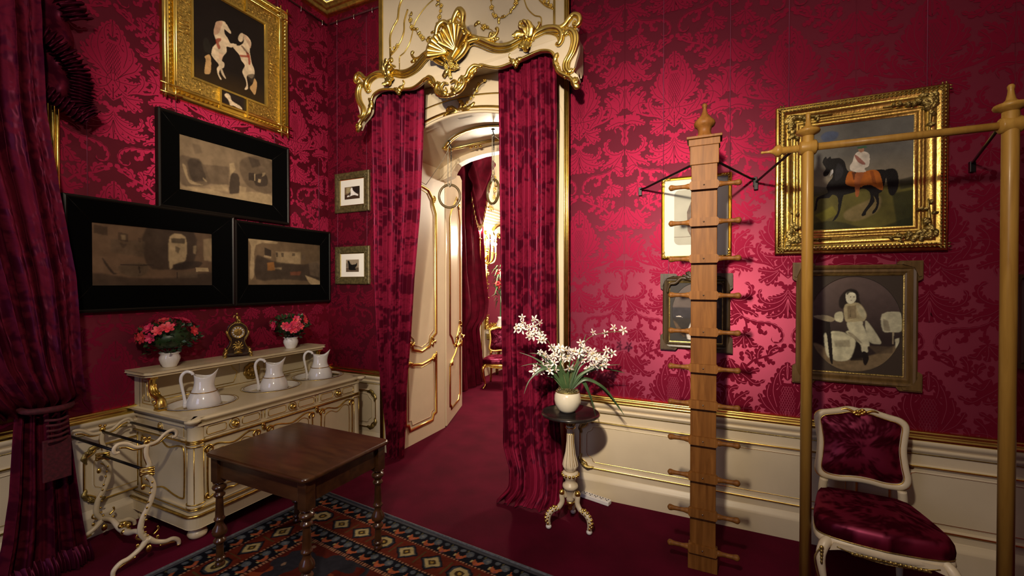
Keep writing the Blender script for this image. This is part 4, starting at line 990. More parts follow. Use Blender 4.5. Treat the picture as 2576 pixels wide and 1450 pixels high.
black_pic(-1.56, -0.495, 2.21, 2.935, (-1.415, -0.652, 2.367, 2.786), 'black framed garden print directly under the gilt pony painting', [
    (MD, [(300, 480), (420, 480), (560, 560), (620, 700), (640, 830), (420, 860), (300, 800)], 3, .8), (DK, [(390, 520), (520, 500), (570, 640), (600, 760), (480, 800), (420, 740)], 4, .7), (DK, [(440, 300), (530, 320), (560, 420), (470, 440)], 4, .35),
    (LT, [(330, 580), (370, 600), (410, 770), (560, 840), (430, 830), (380, 760)], 1, .6), (MD, [(560, 570), (880, 600), (880, 840), (620, 820)], 3, .7), (LT, [(890, 560), (950, 545), (970, 640), (900, 720)], 2, .8), (DK, [(905, 720), (960, 680), (1020, 740), (1010, 960), (890, 950)], 2, .85),
    (LT, [(1020, 850), (1120, 870), (1100, 950), (1020, 950)], 1, .7), (LT, [(300, 870), (640, 890), (880, 960), (1180, 930), (1490, 990), (1490, 1120), (900, 1010)], 3, .85), (LT, [(640, 850), (860, 830), (880, 930), (660, 900)], 3, .6),
    (MD, [(1020, 560), (1200, 470), (1500, 560), (1490, 960), (1130, 850)], 4, .75), (DK, [(1150, 680), (1230, 690), (1230, 790), (1150, 780)], 1, .8), (DK, [(1240, 720), (1340, 700), (1420, 740), (1420, 860), (1250, 850)], 3, .8), (DK, [(1140, 470), (1300, 520), (1330, 600), (1200, 620)], 4, .6),
    (LT, [(1228, 700), (1245, 700), (1245, 790), (1228, 790)], 0, .8), (LT, [(1290, 770), (1330, 775), (1320, 820), (1280, 810)], 1, .9), (LT, [(1350, 690), (1400, 690), (1380, 730), (1345, 740)], 1, .6), (LT, [(560, 740), (610, 790), (600, 800), (560, 760)], 1, .8)],
    lambda U, V: np.array(BR)*(1.0+0.25*(U > 0)*(1-V))[..., None], 0, tr)
tr = quad((125, 108), (2320, 350), (2290, 1290), (95, 1290))
black_pic(-2.07, -1.012, 1.462, 2.215, (-1.928, -1.182, 1.638, 2.052), 'black framed interior print at lower left, nearest the window drape', [
    (DK, [(1000, 210), (1900, 270), (1900, 900), (1400, 1000), (1000, 900)], 4, .75), (MD, [(400, 420), (980, 470), (950, 760), (400, 670)], 4, .7), (DK, [(150, 150), (360, 200), (360, 360), (150, 310)], 1, .6), (DK, [(520, 290), (690, 330), (690, 480), (525, 440)], 1, .55), (LT, [(570, 340), (640, 350), (640, 440), (580, 430)], 2, .5), (DK, [(540, 490), (670, 520), (600, 610)], 2, .5), (DK, [(850, 390), (920, 410), (900, 500), (860, 470)], 1, .5),
    (LT, [(1430, 380), (1740, 390), (1740, 830), (1500, 900), (1480, 960), (1420, 950)], 2, .9), (DK, [(1450, 410), (1740, 420), (1730, 520), (1470, 500)], 2, .8), (DK, [(1540, 560), (1640, 600), (1600, 700), (1540, 660)], 2, .7), (DK, [(1530, 910), (1700, 850), (2080, 860), (2000, 960), (1560, 1010)], 3, .85), (LT, [(1950, 960), (2220, 970), (2240, 1040), (1960, 1040)], 0, .9),
    (LT, [(1900, 560), (1970, 560), (1960, 720), (1900, 700)], 2, .5), (LT, [(2120, 450), (2320, 430), (2300, 860), (2130, 830)], 4, .45), (DK, [(270, 790), (300, 800), (460, 1050), (560, 1050), (440, 1080), (330, 930)], 1, .8), (MD, [(560, 900), (1000, 890), (1010, 1050), (800, 1140), (560, 1050)], 3, .9), (DK, [(560, 890), (1130, 905), (1120, 925), (560, 912)], 0, .7), (DK, [(850, 930), (880, 930), (900, 1060), (870, 1060)], 0, .7),
    (DK, [(100, 1050), (700, 1140), (1500, 1150), (2290, 1060), (2290, 1290), (95, 1290)], 5, .7), (MD, [(1560, 1030), (2000, 1040), (1990, 1150), (1600, 1160)], 3, .6), (DK, [(1560, 1040), (1580, 1040), (1580, 1160), (1560, 1160)], 0, .8)],
    lambda U, V: np.array(C(116, 92, 72))*(1.1-0.5*U)[..., None], 0, tr)
tr = quad((280, 165), (1905, 345), (1880, 1265), (235, 1250))
black_pic(-1.010, -0.012, 1.462, 2.19, (-0.888, -0.126, 1.640, 2.046), 'black framed interior print in the corner, at lower right of the black frames', [
    (LT, [(285, 170), (820, 240), (830, 300), (420, 330), (400, 980), (300, 1090), (330, 360)], 2, .8), (LT, [(830, 480), (1400, 500), (1400, 780), (850, 760)], 5, .6), (DK, [(600, 380), (740, 450), (740, 590), (600, 560)], 1, .9), (LT, [(590, 560), (740, 600), (740, 640), (580, 610)], 0, .6), (DK, [(830, 500), (880, 500), (880, 610), (850, 610)], 1, .8), (DK, [(950, 510), (1010, 510), (1010, 610), (960, 610)], 1, .7), (DK, [(1205, 520), (1275, 525), (1270, 590), (1200, 580)], 1, .7), (MD, [(1430, 560), (1520, 560), (1520, 690), (1430, 690)], 1, .8),
    (DK, [(430, 590), (560, 600), (850, 720), (1480, 790), (1640, 760), (1890, 800), (1880, 1160), (1000, 1130), (430, 1120)], 5, .8), (C(150, 100, 50), [(650, 740), (790, 720), (820, 920), (660, 920)], 2, .7), (LT, [(800, 860), (960, 850), (960, 900), (810, 890)], 3, .5), (C(120, 70, 50), [(1150, 960), (1420, 950), (1380, 1040), (1160, 1040)], 3, .7), (LT, [(1520, 1060), (1560, 1060), (1880, 1180), (1880, 1265), (1660, 1260)], 2, .8), (MD, [(1600, 760), (1880, 700), (1880, 1100), (1640, 1040)], 4, .6)],
    lambda U, V: np.array(C(108, 88, 66))*(1.15-0.5*U)[..., None], 0, tr)

# 5-6 little dog pictures between corner and curtain
def dog_pic(z0, z1, label, mirror):
    t, w, h = pic('framed_picture', 'back', 0.07, 0.535, z0, z1, label)
    m, _ = frame(t, w, h, [(0, 0), (0, 0.022), (0.008, 0.028), (0.03, 0.030), (0.055, 0.022), (0.062, 0.024), (0.068, 0.014)], GOLDD)
    for cx in (-w/2+0.045, w/2-0.045):
        for cz in (0.045, h-0.045):
            for q in range(5):
                a = random.random()*6.28; m.relief([(cx, cz), (cx+.02*math.cos(a), cz+.02*math.sin(a)), (cx+.035*math.cos(a+.5), cz+.035*math.sin(a+.5))], 0.010, 0.010, -0.024, 2)
    m.build('frame', [OLIVE], t)
    m = MB(); m.mould(rpath(w-0.136, h-0.136, 0.068), [(0, 0.013), (-0.003, 0.018), (-0.007, 0.016), (-0.008, 0.01)], True, 0, 0); m.build('gilt_slip', [GOLDP], t)
    MB().box(-w/2+0.072, w/2-0.072, -0.012, 0, 0.072, h-0.072).build('mount', MAT, t)
    if not mirror:
        canvas('print', 0.205, 0.125, -0.0135, C(120, 100, 75), [(C(60, 45, 30), rct(0, 0, 1, .4), 3), (C(35, 30, 25), rct(.45, .4, 1, 1), 4), (C(170, 160, 120), rct(.12, .5, .4, .95), 3, .7), (C(235, 230, 225), [(.4, .8), (.5, .92), (.55, .7), (.7, .5), (.9, .3), (.86, .22), (.6, .3), (.2, .18), (.2, .3), (.4, .42)], 1), (C(40, 35, 30), ngon(.33, .4, .08, .15), 1, .8)], t, PHOTO, 90, 0.0, 0.135)
    else:
        canvas('print', 0.175, 0.125, -0.0135, C(150, 135, 115), [(C(90, 75, 60), rct(0, 0, 1, .35), 3), (C(60, 55, 50), rct(0, .4, .4, .7), 5, .6), (C(15, 14, 14), [(.12, .85), (.22, .92), (.3, .8), (.4, .6), (.75, .62), (.85, .75), (.85, .5), (.7, .3), (.8, .15), (.3, .15), (.2, .3), (.2, .6)], 1)], t, PHOTO, 80, 0.0, 0.125)
    cords(t, w, h, z0, (-0.2, 0.2), top=2.385 if mirror else 4.31); return t
dog_pic(2.378, 2.785, 'small framed picture of a white dog, upper of the pair beside the left door curtain', False)
dog_pic(1.645, 2.030, 'small framed picture of a black dog, lower of the pair beside the left door curtain', True)

# 7 big carved gilt frame with rider
t, w, h = pic('framed_painting', 'back', 4.005, 4.850, 1.84, 2.788, 'carved gilt framed painting of a rider on a black horse behind the wooden bar')
m, d = frame(t, w, h, [(0, 0), (0, 0.03), (0.006, 0.036), (0.012, 0.034), (0.016, 0.052), (0.03, 0.064), (0.046, 0.060), (0.055, 0.046), (0.062, 0.050), (0.078, 0.040), (0.096, 0.030), (0.102, 0.034), (0.110, 0.028), (0.118, 0.032), (0.126, 0.024), (0.136, 0.030), (0.150, 0.018)], GOLDP, smooth=True)
m.build('frame', [GOLD], t)
m = MB()
for side in range(4):                # running leaf border along the outer roll
    L = w if side % 2 == 0 else h; n_ = int(L/0.020)
    for i in range(n_):
        u = -L/2+L*(i+0.5)/n_
        for k_, o_ in ((0, 0.022), (1, 0.038)):
            if side == 0: p, q = (u, o_), (u+0.012, o_+0.004)
            elif side == 2: p, q = (u, h-o_), (u+0.012, h-o_-0.004)
            elif side == 1: p, q = (w/2-o_, h/2+u), (w/2-o_-.004, h/2+u+.012)
            else: p, q = (-w/2+o_, h/2+u), (-w/2+o_+.004, h/2+u+.012)
            m.tube([(p[0], -0.060, p[1]), (q[0], -0.062, q[1])], [0.0060, 0.0035], 5)
m.build('leaf_border', [GOLDD], t)
for cx, sx in ((-w/2, 1), (w/2, -1)):
    for cz, sz in ((0, 1), (h, -1)):
        m = MB(); m.tube([(cx+sx*0.09, -0.040, cz+sz*0.30), (cx+sx*0.085, -0.045, cz+sz*0.15), (cx+sx*0.085, -0.048, cz+sz*0.085), (cx+sx*0.15, -0.045, cz+sz*0.085), (cx+sx*0.30, -0.040, cz+sz*0.09)], [0.004, 0.012, 0.02, 0.012, 0.004], 7, 4)
        for q in range(26):           # corner clusters trailing along both sides
            r_ = random.random()**1.4*0.20; al = random.random() < 0.5
            bx = cx+sx*(0.07+(r_ if al else random.uniform(0, .045))); bz = cz+sz*(0.07+(random.uniform(0, .045) if al else r_))
            a = random.random()*6.28; rr = 0.022*(1-r_*2.2)
            m.relief([(bx, bz), (bx+rr*math.cos(a), bz+rr*math.sin(a)), (bx+2*rr*math.cos(a+.6), bz+2*rr*math.sin(a+.6))], rr*0.75, 0.028, -0.042, 2)
        m.flower((cx+sx*0.085, cz+sz*0.085), 0.024, -0.05); m.build('corner_ornament', [GOLDD], t)
m = MB(); m.ell((0.0, -0.030, 0.098), (0.040, 0.005, 0.008), 14, 6); m.build('title_plate', [BRONZE], t)
tr = quad((350, 425), (1200, 328), (1190, 1190), (350, 1222))
def sky(U, V):
    n = fbm(U, V, 4, 8, 4)
    s = np.array(C(120, 118, 112))*(0.75+0.6*n[..., None]); s = s*(1-0.35*V[..., None]); wv = (V < 0.52)[..., None]
    hz = np.array(C(158, 142, 112)); k = np.clip(1-abs(V-0.45)/0.25, 0, 1)[..., None]; s = s*(1-k*.6)+hz*k*.6
    g = np.array(C(98, 92, 42))*(0.35+1.3*fbm(U, V, 7, 21, 4)[..., None]); kk = np.clip((0.40-V+0.05*U)/0.06, 0, 1)[..., None]
    return s*(1-kk)+g*kk
BK = C(16, 15, 16)
canvas('painted_canvas', w-0.29, h-0.27, -0.014, sky, [
    (C(70, 88, 125), [(500, 500), (560, 460), (640, 470), (620, 520), (540, 540)], 6, .7), (C(50, 52, 26), [(350, 1180), (600, 1130), (900, 1190), (1190, 1100), (1190, 1200), (350, 1230)], 6, .8), (C(40, 45, 22), [(1040, 930), (1190, 900), (1190, 1200), (1080, 1180)], 7, .8), (C(150, 130, 90), [(700, 1060), (860, 980), (960, 950), (940, 1060), (800, 1130), (700, 1120)], 8, .6), (C(135, 130, 40), [(460, 1090), (600, 1020), (640, 1080), (520, 1140)], 6, .6), (C(55, 55, 45), [(1090, 830), (1190, 800), (1190, 880), (1100, 900)], 4, .7), (C(60, 60, 50), [(450, 870), (560, 880), (560, 940), (450, 950)], 4, .7),
    (BK, [(545, 650), (555, 665), (580, 648), (590, 665), (650, 660), (690, 690), (710, 750), (760, 765), (900, 755), (975, 750), (1000, 780), (975, 905), (945, 930), (950, 990), (935, 1050), (905, 1080), (900, 1065), (925, 1030), (930, 985), (905, 940), (915, 990), (860, 1060), (850, 1090), (820, 1095), (835, 1060), (880, 990), (880, 920), (830, 890), (760, 920), (700, 935), (680, 950), (660, 1050), (635, 1110), (600, 1135), (615, 1105), (640, 1060), (640, 960), (600, 935), (570, 960), (490, 970), (475, 1040), (455, 1060), (460, 1030), (470, 970), (490, 950), (560, 920), (550, 880), (570, 840), (600, 800), (590, 745), (560, 790), (530, 795), (525, 770), (545, 740), (520, 700), (525, 670)], 0),
    (BK, [(985, 760), (1040, 742), (1075, 765), (1088, 830), (1080, 900), (1050, 945), (1020, 930), (1008, 870), (1000, 820)], 1), (C(60, 60, 66), [(640, 700), (680, 740), (670, 800), (620, 830), (620, 760)], 3, .5),
    (C(190, 105, 35), [(715, 775), (740, 760), (800, 780), (870, 755), (930, 755), (960, 800), (975, 905), (890, 865), (830, 870), (820, 880), (750, 875), (705, 860), (698, 830)], 0), (C(120, 55, 20), [(880, 760), (905, 760), (930, 860), (900, 850)], 1, .6), (C(60, 28, 20), [(745, 765), (800, 775), (780, 800), (760, 830)], 1, .8),
    (C(175, 100, 55), [(780, 768), (840, 770), (812, 830), (806, 900), (795, 950), (775, 945), (770, 880), (765, 830)], 0), (C(225, 215, 200), [(765, 640), (800, 612), (860, 620), (878, 650), (872, 720), (840, 740), (850, 765), (780, 768), (735, 750), (730, 720), (750, 690)], 0), (C(150, 70, 55), [(765, 645), (778, 640), (845, 700), (830, 712), (790, 690)], 0, .85), (C(190, 140, 110), [(795, 590), (830, 588), (835, 608), (815, 620), (797, 612)], 0), (C(70, 110, 80), [(785, 580), (850, 570), (858, 585), (790, 594)], 0), (C(235, 235, 235), [(600, 740), (604, 770), (575, 800), (585, 760)], 0, .8)],
    t, res=260, x0=0.0, z0=0.135, tr=tr)
cords(t, w, h, 1.84, (-0.35, 0.33))

# 8 oval portrait in cross-cornered frame
def oxford(t, w, h, fw, m, ext, ms=(0, 1)):
    prof = [(0, 0), (0, 0.022), (0.010, 0.030), (0.022, 0.026), (fw*0.45, 0.018), (fw*0.7, 0.022), (fw*0.8, 0.016), (fw, 0.012)]
    m.mould(rpath(w, h), [(-d, hh) for d, hh in prof], True, 0, ms[0])
    m.mould(rpath(w-2*fw, h-2*fw, fw), [(0.008, 0.010), (0.002, 0.019), (-0.004, 0.017), (-0.006, 0.008)], True, 0, ms[1])
    for sx in (-1, 1):
        for z_, sz in ((0, 1), (h, -1)):
            cx = sx*w/2
            o_ = [(cx+sx*ext, z_-sz*ext), (cx+sx*ext, z_+sz*0.085), (cx+sx*ext*.4, z_+sz*0.095), (cx-sx*0.002, z_+sz*0.10), (cx-sx*0.005, z_+sz*0.045), (cx-sx*0.045, z_+sz*0.005), (cx-sx*0.10, z_+sz*0.002), (cx-sx*0.095, z_-sz*ext*.4), (cx-sx*0.085, z_-sz*ext)]
            m.prism(o_, -0.030, 0, 'xz', ms[0])
            o2 = [(cx+sx*ext*.6, z_-sz*ext*.6), (cx+sx*ext*.6, z_+sz*0.07), (cx, z_+sz*0.075), (cx-sx*0.02, z_+sz*0.02), (cx-sx*0.075, z_), (cx-sx*0.07, z_-sz*ext*.6)]
            m.prism(o2, -0.038, -0.029, 'xz', ms[0])
def oval_mount(t, w, h, z0, rx, rz, cz, mat, y=-0.012):
    n = 56; ov_ = [(rx*math.cos(2*PI*i/n), cz+rz*math.sin(2*PI*i/n)) for i in range(n)]
    rec = []
    for i in range(n):
        a = 2*PI*i/n; c, s = math.cos(a), math.sin(a); k = min((w/2)/max(1e-6, abs(c)), (h/2)/max(1e-6, abs(s))); rec.append((c*k, z0+h/2+s*k))
    m = MB(); m.add([(a, y, b) for a, b in rec]+[(a, y, b) for a, b in ov_]+[(a, y+0.006, b) for a, b in ov_], [(i, (i+1) % n, n+(i+1) % n, n+i) for i in range(n)]+[(n+i, n+(i+1) % n, 2*n+(i+1) % n, 2*n+i) for i in range(n)], 0, False)
    return m.build('mount', mat, t)
t, w, h = pic('oval_portrait', 'back', 4.125, 4.725, 1.035, 1.765, 'sepia oval portrait of a seated long-haired child, hung under the gilt rider painting')
m = MB(); oxford(t, w, h, 0.062, m, 0.02); m.build('frame', [MIDOAK, GOLDD], t)
oval_mount(t, w-0.12, h-0.12, 0.06, 0.235, 0.295, h/2, simple('umber_mount', (0.045, 0.030, 0.018), 0.6))
tr = quad((205, 220), (1150, 215), (1140, 1215), (205, 1190))
W1, W2, W3, D1 = C(214, 210, 176), C(165, 152, 122), C(120, 105, 84), C(28, 23, 20)
canvas('photograph', w-0.125, h-0.125, -0.005, lambda U, V: np.array(C(84, 70, 66))*(0.35+1.2*np.clip((V-0.35)/0.6, 0, 1))[..., None], [
    (D1, [(200, 660), (400, 680), (420, 960), (200, 960)], 3, .9), (C(140, 120, 88), [(270, 910), (400, 960), (480, 1080), (700, 1060), (900, 1000), (1060, 920), (1100, 930), (1000, 1080), (760, 1180), (500, 1160), (330, 1020)], 6, .85), (D1, [(640, 880), (760, 900), (770, 1070), (650, 1080)], 4, .9),
    (C(92, 78, 60), [(820, 920), (1060, 925), (1050, 990), (900, 1000)], 4, .8), (W1, [(440, 800), (560, 790), (640, 830), (700, 880), (660, 1040), (590, 1085), (480, 1075), (430, 950)], 3), (W3, [(480, 880), (640, 870), (650, 940), (500, 945)], 4, .5), (W1, [(380, 830), (410, 820), (450, 990), (440, 1060), (400, 1000)], 3),
    (D1, [(398, 700), (440, 700), (475, 1090), (445, 1085), (415, 860)], 1), (W2, [(270, 635), (400, 625), (490, 660), (450, 692), (340, 670)], 1), (W1, [(790, 680), (830, 700), (945, 880), (900, 905), (830, 880), (800, 780)], 2, .85),
    (W1, [(600, 790), (700, 760), (770, 720), (835, 905), (815, 935), (820, 985), (765, 990), (750, 920), (690, 860)], 2), (D1, [(765, 990), (805, 990), (830, 1050), (800, 1120), (775, 1090)], 1), (W3, [(620, 800), (700, 870), (760, 900), (740, 870), (660, 800)], 1, .6),
    (D1, [(540, 440), (600, 370), (660, 355), (720, 385), (735, 470), (740, 520), (600, 540), (560, 560), (530, 520)], 3, .9), (C(190, 178, 138), [(590, 520), (640, 500), (720, 495), (770, 540), (803, 610), (790, 665), (750, 690), (700, 700), (640, 700), (600, 680), (580, 600)], 2), (C(128, 112, 84), [(615, 530), (700, 520), (705, 650), (620, 660)], 3, .8),
    (W1, [(485, 640), (500, 600), (560, 585), (575, 640), (560, 692), (500, 680)], 2), (C(236, 234, 205), [(600, 405), (640, 378), (690, 402), (702, 450), (682, 490), (640, 506), (606, 480)], 1), (D1, [(618, 372), (700, 372), (715, 420), (690, 400), (640, 392), (610, 420)], 1, .9), (D1, [(640, 640), (648, 560), (652, 640)], 0, .5), (W3, [(640, 470), (665, 470), (655, 478)], 0, .7), (W1, [(705, 520), (760, 540), (795, 600), (780, 650), (740, 620), (715, 570)], 2, .55), (W1, [(610, 700), (680, 690), (760, 680), (765, 720), (720, 790), (650, 795)], 2), (W3, [(640, 430), (655, 430), (655, 440), (640, 440)], 0, .8), (W3, [(672, 430), (688, 430), (688, 440), (672, 440)], 0, .8),
    (W1, [(950, 605), (1110, 580), (1135, 640), (1130, 770), (1040, 780), (960, 770)], 2, .9), (W3, [(960, 650), (1010, 670), (1030, 770), (970, 768)], 2, .6), (W2, [(1050, 780), (1065, 780), (1060, 900), (1050, 900)], 1), (W1, [(1075, 850), (1115, 835), (1110, 900), (1080, 940)], 2)], t, PHOTO, 220, 0, 0.0625, tr)
cords(t, w, h, 1.035, (-0.2, 0.2), top=1.80)

# 9 gilt frame with wide white mount behind the ladder
t, w, h = pic('framed_photograph', 'back', 3.297, 3.752, 1.826, 2.410, 'thin gilt frame with wide white mount, behind the top of the pegged ladder post')
m, d = frame(t, w, h, [(0, 0), (0, 0.016), (0.006, 0.022), (0.012, 0.016), (0.018, 0.020), (0.022, 0.012)], GOLDP)
for cx, sx in ((-w/2, 1), (w/2, -1)):
    for cz, sz in ((0, 1), (h, -1)):
        for q in range(9):
            r_ = random.random()*0.05; al = q % 2
            m.relief([(cx+sx*(0.010+(r_ if al else 0)), cz+sz*(0.010+(0 if al else r_))), (cx+sx*(0.018+(r_ if al else 0)), cz+sz*(0.016+(0 if al else r_))), (cx+sx*(0.024+(r_ if al else 0)), cz+sz*(0.014+(0 if al else r_)))], 0.008, 0.012, -0.018, 2)
m.build('frame', [GOLDP], t)
MB().box(-w/2+0.018, w/2-0.018, -0.008, 0, 0.018, h-0.018).build('mount', MAT, t)
rr = []
for cx, cz, a0 in ((0.105, 0.135, -90), (0.105, 0.455, 0), (-0.105, 0.455, 90), (-0.105, 0.135, 180)):
    rr += [(cx+0.035*math.cos(math.radians(a0+k*18)), cz+0.035*math.sin(math.radians(a0+k*18))) for k in range(6)]
m = MB(); m.prism(rr, -0.0095, -0.008, 'xz', 0)
m.prism([(-0.05, 0.2), (-0.055, 0.33), (-0.03, 0.40), (0.0, 0.42), (0.03, 0.40), (0.05, 0.33), (0.05, 0.2), (0.03, 0.16), (-0.03, 0.16)], -0.0105, -0.0095, 'xz', 1)
m.box(-0.14, 0.14, -0.0100, -0.0094, 0.155, 0.158, 1)
m.build('photograph', [simple('grey_green_print', (0.42, 0.41, 0.33), 0.6, noise=0.08, nscale=6), simple('brown_print', (0.14, 0.09, 0.06), 0.6, noise=0.4, nscale=30)], t)
cords(t, w, h, 1.826, (-0.215, 0.215))

# 10 dark carved frame with oval view
t, w, h = pic('oval_picture', 'back', 3.31, 3.745, 1.19, 1.705, 'dark carved frame with an oval view of a dog, behind the pegged ladder post')
m = MB(); oxford(t, w, h, 0.045, m, 0.016)
for q in range(9):
    a = random.uniform(0.1, PI-0.1); m.relief([(0, h-0.02), (0.05*math.cos(a), h-0.02+0.03*math.sin(a)), (0.09*math.cos(a), h-0.01+0.05*math.sin(a))], 0.018, 0.02, -0.03, 3, 0)
for sx in (-1, 1):
    m.tube([(sx*0.02, -0.03, h-0.03), (sx*0.09, -0.03, h-0.015), (sx*0.13, -0.03, h-0.05), (sx*0.17, -0.03, h-0.06), (sx*0.185, -0.03, h-0.12)], [0.014, 0.012, 0.012, 0.010, 0.006], 7, 4)
m.build('frame', [DARKOAK, GOLDD], t)
oval_mount(t, w-0.088, h-0.088, 0.044, 0.155, 0.205, h/2, simple('dark_mount', (0.02, 0.015, 0.011), 0.6))
canvas('photograph', w-0.092, h-0.092, -0.005, C(96, 84, 78), [(C(48, 44, 48), rct(0, .38, 1, .58), 3), (C(42, 36, 30), rct(0, 0, 1, .4), 4), (C(200, 190, 180), [(.1, .42), (.25, .41), (.2, .44)], 0), (C(225, 215, 205), [(.35, .05), (.4, .3), (.48, .4), (.5, .55), (.6, .62), (.72, .5), (.7, .3), (.8, .05)], 2), (C(90, 70, 50), [(.05, .35), (.15, .3), (.3, .1), (.2, .08), (.1, .2)], 2)], t, PHOTO, 110, 0, 0.046)
cords(t, w, h, 1.19, (-0.18, 0.18), top=1.83)

# 11 sliver of a further dark frame at the right
t, w, h = pic('framed_photograph', 'back', 5.13, 5.62, 1.19, 1.70, 'dark framed photograph cut by the right edge, beyond the tallest round post')
m = MB(); oxford(t, w, h, 0.05, m, 0.0); m.build('frame', [DARKOAK, GOLDD], t)
canvas('photograph', w-0.1, h-0.1, -0.006, C(80, 72, 60), [(C(190, 180, 150), ngon(.5, .5, .25, .35), 4)], t, PHOTO, 60, 0, 0.05)
cords(t, w, h, 1.19, (-0.2, 0.2))
# ------------------------------------------------------------------ rug
t = thing('oriental_rug', (0.88, -0.87, 0), 'patterned red oriental rug with blue and orange borders under the wooden table', 'rug', math.radians(-5.2))
RW, RL = 3.1, 2.6
nu, nv = 520, 436
U, V = np.meshgrid(np.linspace(0, RW, nu), np.linspace(-RL, 0, nv))
d = np.minimum(np.minimum(U, RW-U), np.minimum(-V, V+RL))
horiz = (np.minimum(-V, V+RL) <= np.minimum(U, RW-U)); s = np.where(horiz, U, V)
col = np.zeros((nv, nu, 3)); NAVY, BLUE, ORG, RED, IVO, OLV, FLD = C(22, 22, 32), C(92, 98, 108), C(184, 96, 60), C(104, 38, 24), C(190, 170, 118), C(92, 86, 56), C(88, 27, 18)
def put(mask, c_): col[mask] = c_
put(d >= 0, FLD)
# field: sparse scrolling shapes
n1 = fbm(U, V+4, 3.2, 31, 3); n2 = fbm(U+3, V+4, 5.0, 41, 3)
put((abs(n1-0.5) < 0.035) & (d > 0.47), C(140, 62, 34)); put((n2 > 0.64) & (d > 0.47), C(46, 44, 52)); put((n2 < 0.33) & (d > 0.47), OLV)
put((fbm(U, V+4, 16, 51, 2) > 0.80) & (d > 0.47), C(150, 118, 96))
def guard(d0, d1, per, ph):
    k = (d >= d0) & (d < d1); x = ((s+ph)/per) % 1.0; y = (d-d0)/(d1-d0)
    put(k, NAVY); w_ = 0.5+0.23*np.sin(2*PI*x)
    put(k & (np.abs(y-w_-0.10) < 0.14) & (x < 0.80), ORG)
    put(k & (((x-0.62)/0.20)**2+((y-0.36)/0.24)**2 < 1), BLUE); put(k & (((x-0.66)/0.08)**2+((y-0.36)/0.10)**2 < 1), C(120, 122, 120))
    put(k & (((x-0.15)/0.13)**2+((y-0.25)/0.13)**2 < 1), BLUE); put(k & (((x-0.97)/0.05)**2+((y-0.75)/0.10)**2 < 1), IVO); put(k & (((x-0.30)/0.05)**2+((y-0.88)/0.07)**2 < 1), C(150, 80, 90))
    put(k & (((x-0.42)/0.05)**2+((y-0.18)/0.09)**2 < 1), OLV)
def dots(d0, d1, per): 
    k = (d >= d0) & (d < d1); x = (s/per) % 1.0; put(k, C(60, 24, 20)); put(k & (abs(x-0.5) < 0.27), C(170, 120, 92))
put(d < 0.03, C(84, 84, 92)); guard(0.03, 0.145, 0.125, 0.0); dots(0.145, 0.158, 0.022)
k = (d >= 0.158) & (d < 0.325); put(k, RED); x = (s/0.20) % 1.0; y = (d-0.158)/0.167; cell = np.floor(s/0.20).astype(int) % 3
X = np.abs(x-0.5)/0.44; Y = np.abs(y-0.5)/0.44; dia = X+Y*0.95; octg = np.maximum(np.maximum(X*1.15, Y*1.1), (X+Y)*0.78)
sh = np.where(cell == 1, octg, dia)
put(k & (sh < 1.0), NAVY); put(k & (sh < 0.84), np.array(C(64, 66, 74))); put(k & (sh < 0.70), IVO); put(k & (sh < 0.36), C(70, 52, 34)); put(k & (sh < 0.15), C(184, 150, 70))
put(k & (x < 0.05) & (abs(y-0.5) < 0.35), C(90, 70, 40))
dots(0.325, 0.338, 0.022); guard(0.338, 0.445, 0.118, 0.05); dots(0.445, 0.470, 0.020)
nz = fbm(U*4, V*4+12, 14, 61, 3)[..., None]; col = col*(0.40+0.36*nz)
P = np.stack([U, V, 0.010+0.0015*fbm(U*4, V*4+12, 10, 71, 2)], -1)
rj = (vnoise(U, V+4, 40, 77)-0.5)*0.004; P[..., 0] += rj; P[..., 1] += (vnoise(U, V+4, 40, 78)-0.5)*0.004
grid_obj('woven_pile', P, RUGM, t, col=col)
m = MB(); m.box(0, RW, -RL, 0, 0.001, 0.0085)
for a, b in (((0, 0), (RW, 0)), ((0, 0), (0, -RL)), ((RW, 0), (RW, -RL)), ((0, -RL), (RW, -RL))): m.tube([(a[0], a[1], 0.008), (b[0], b[1], 0.008)], 0.010, 8, flat=1)
m.build('bound_edge', [simple('grey_blue_binding', (0.085, 0.09, 0.11), 0.9, noise=0.25, nscale=70, bump=0.6, bscale=200)], t)

# ------------------------------------------------------------------ walnut table
t = thing('side_table', (1.415, -1.52, 0.012), 'dark walnut square table with turned legs standing on the oriental rug', 'table')
hx, hy, zt = 0.415, 0.312, 0.668
rr = []
for cx, cy, a0 in ((hx-.035, -hy+.035, -90), (hx-.035, hy-.035, 0), (-hx+.035, hy-.035, 90), (-hx+.035, -hy+.035, 180)):
    rr += [(cx+.035*math.cos(math.radians(a0+k*15)), cy+.035*math.sin(math.radians(a0+k*15))) for k in range(7)]
m = MB(); n = len(rr); prof = [(-0.012, -0.028), (-0.003, -0.022), (0.0, -0.012), (-0.003, -0.004), (-0.008, 0.0)]
vs = []
for o, z in prof: vs += [(x*(1+o/abs(hx)), y*(1+o/abs(hy)), zt+z) for x, y in rr]
fs = [(k*n+i, k*n+(i+1) % n, (k+1)*n+(i+1) % n, (k+1)*n+i) for k in range(len(prof)-1) for i in range(n)]
m.add(vs, fs, 0, True); m.add([vs[i] for i in range(n)], [tuple(range(n))[::-1]], 0, False); m.add(vs[-n:], [tuple(range(n))], 0, False)
m.build('tabletop', [WALNUT], t)
ax, ay = hx-0.055, hy-0.055
m = MB()
for y in (-ay, ay): m.box(-ax, ax, y-0.011, y+0.011, zt-0.15, zt-0.028)
for x in (-ax, ax): m.box(x-0.011, x+0.011, -ay, ay, zt-0.15, zt-0.028)
m.build('apron', [WALNUT], t, 0.003)
m = MB(); m.box(-0.030, 0.030, -0.030, 0.030, zt-0.175, zt-0.028)
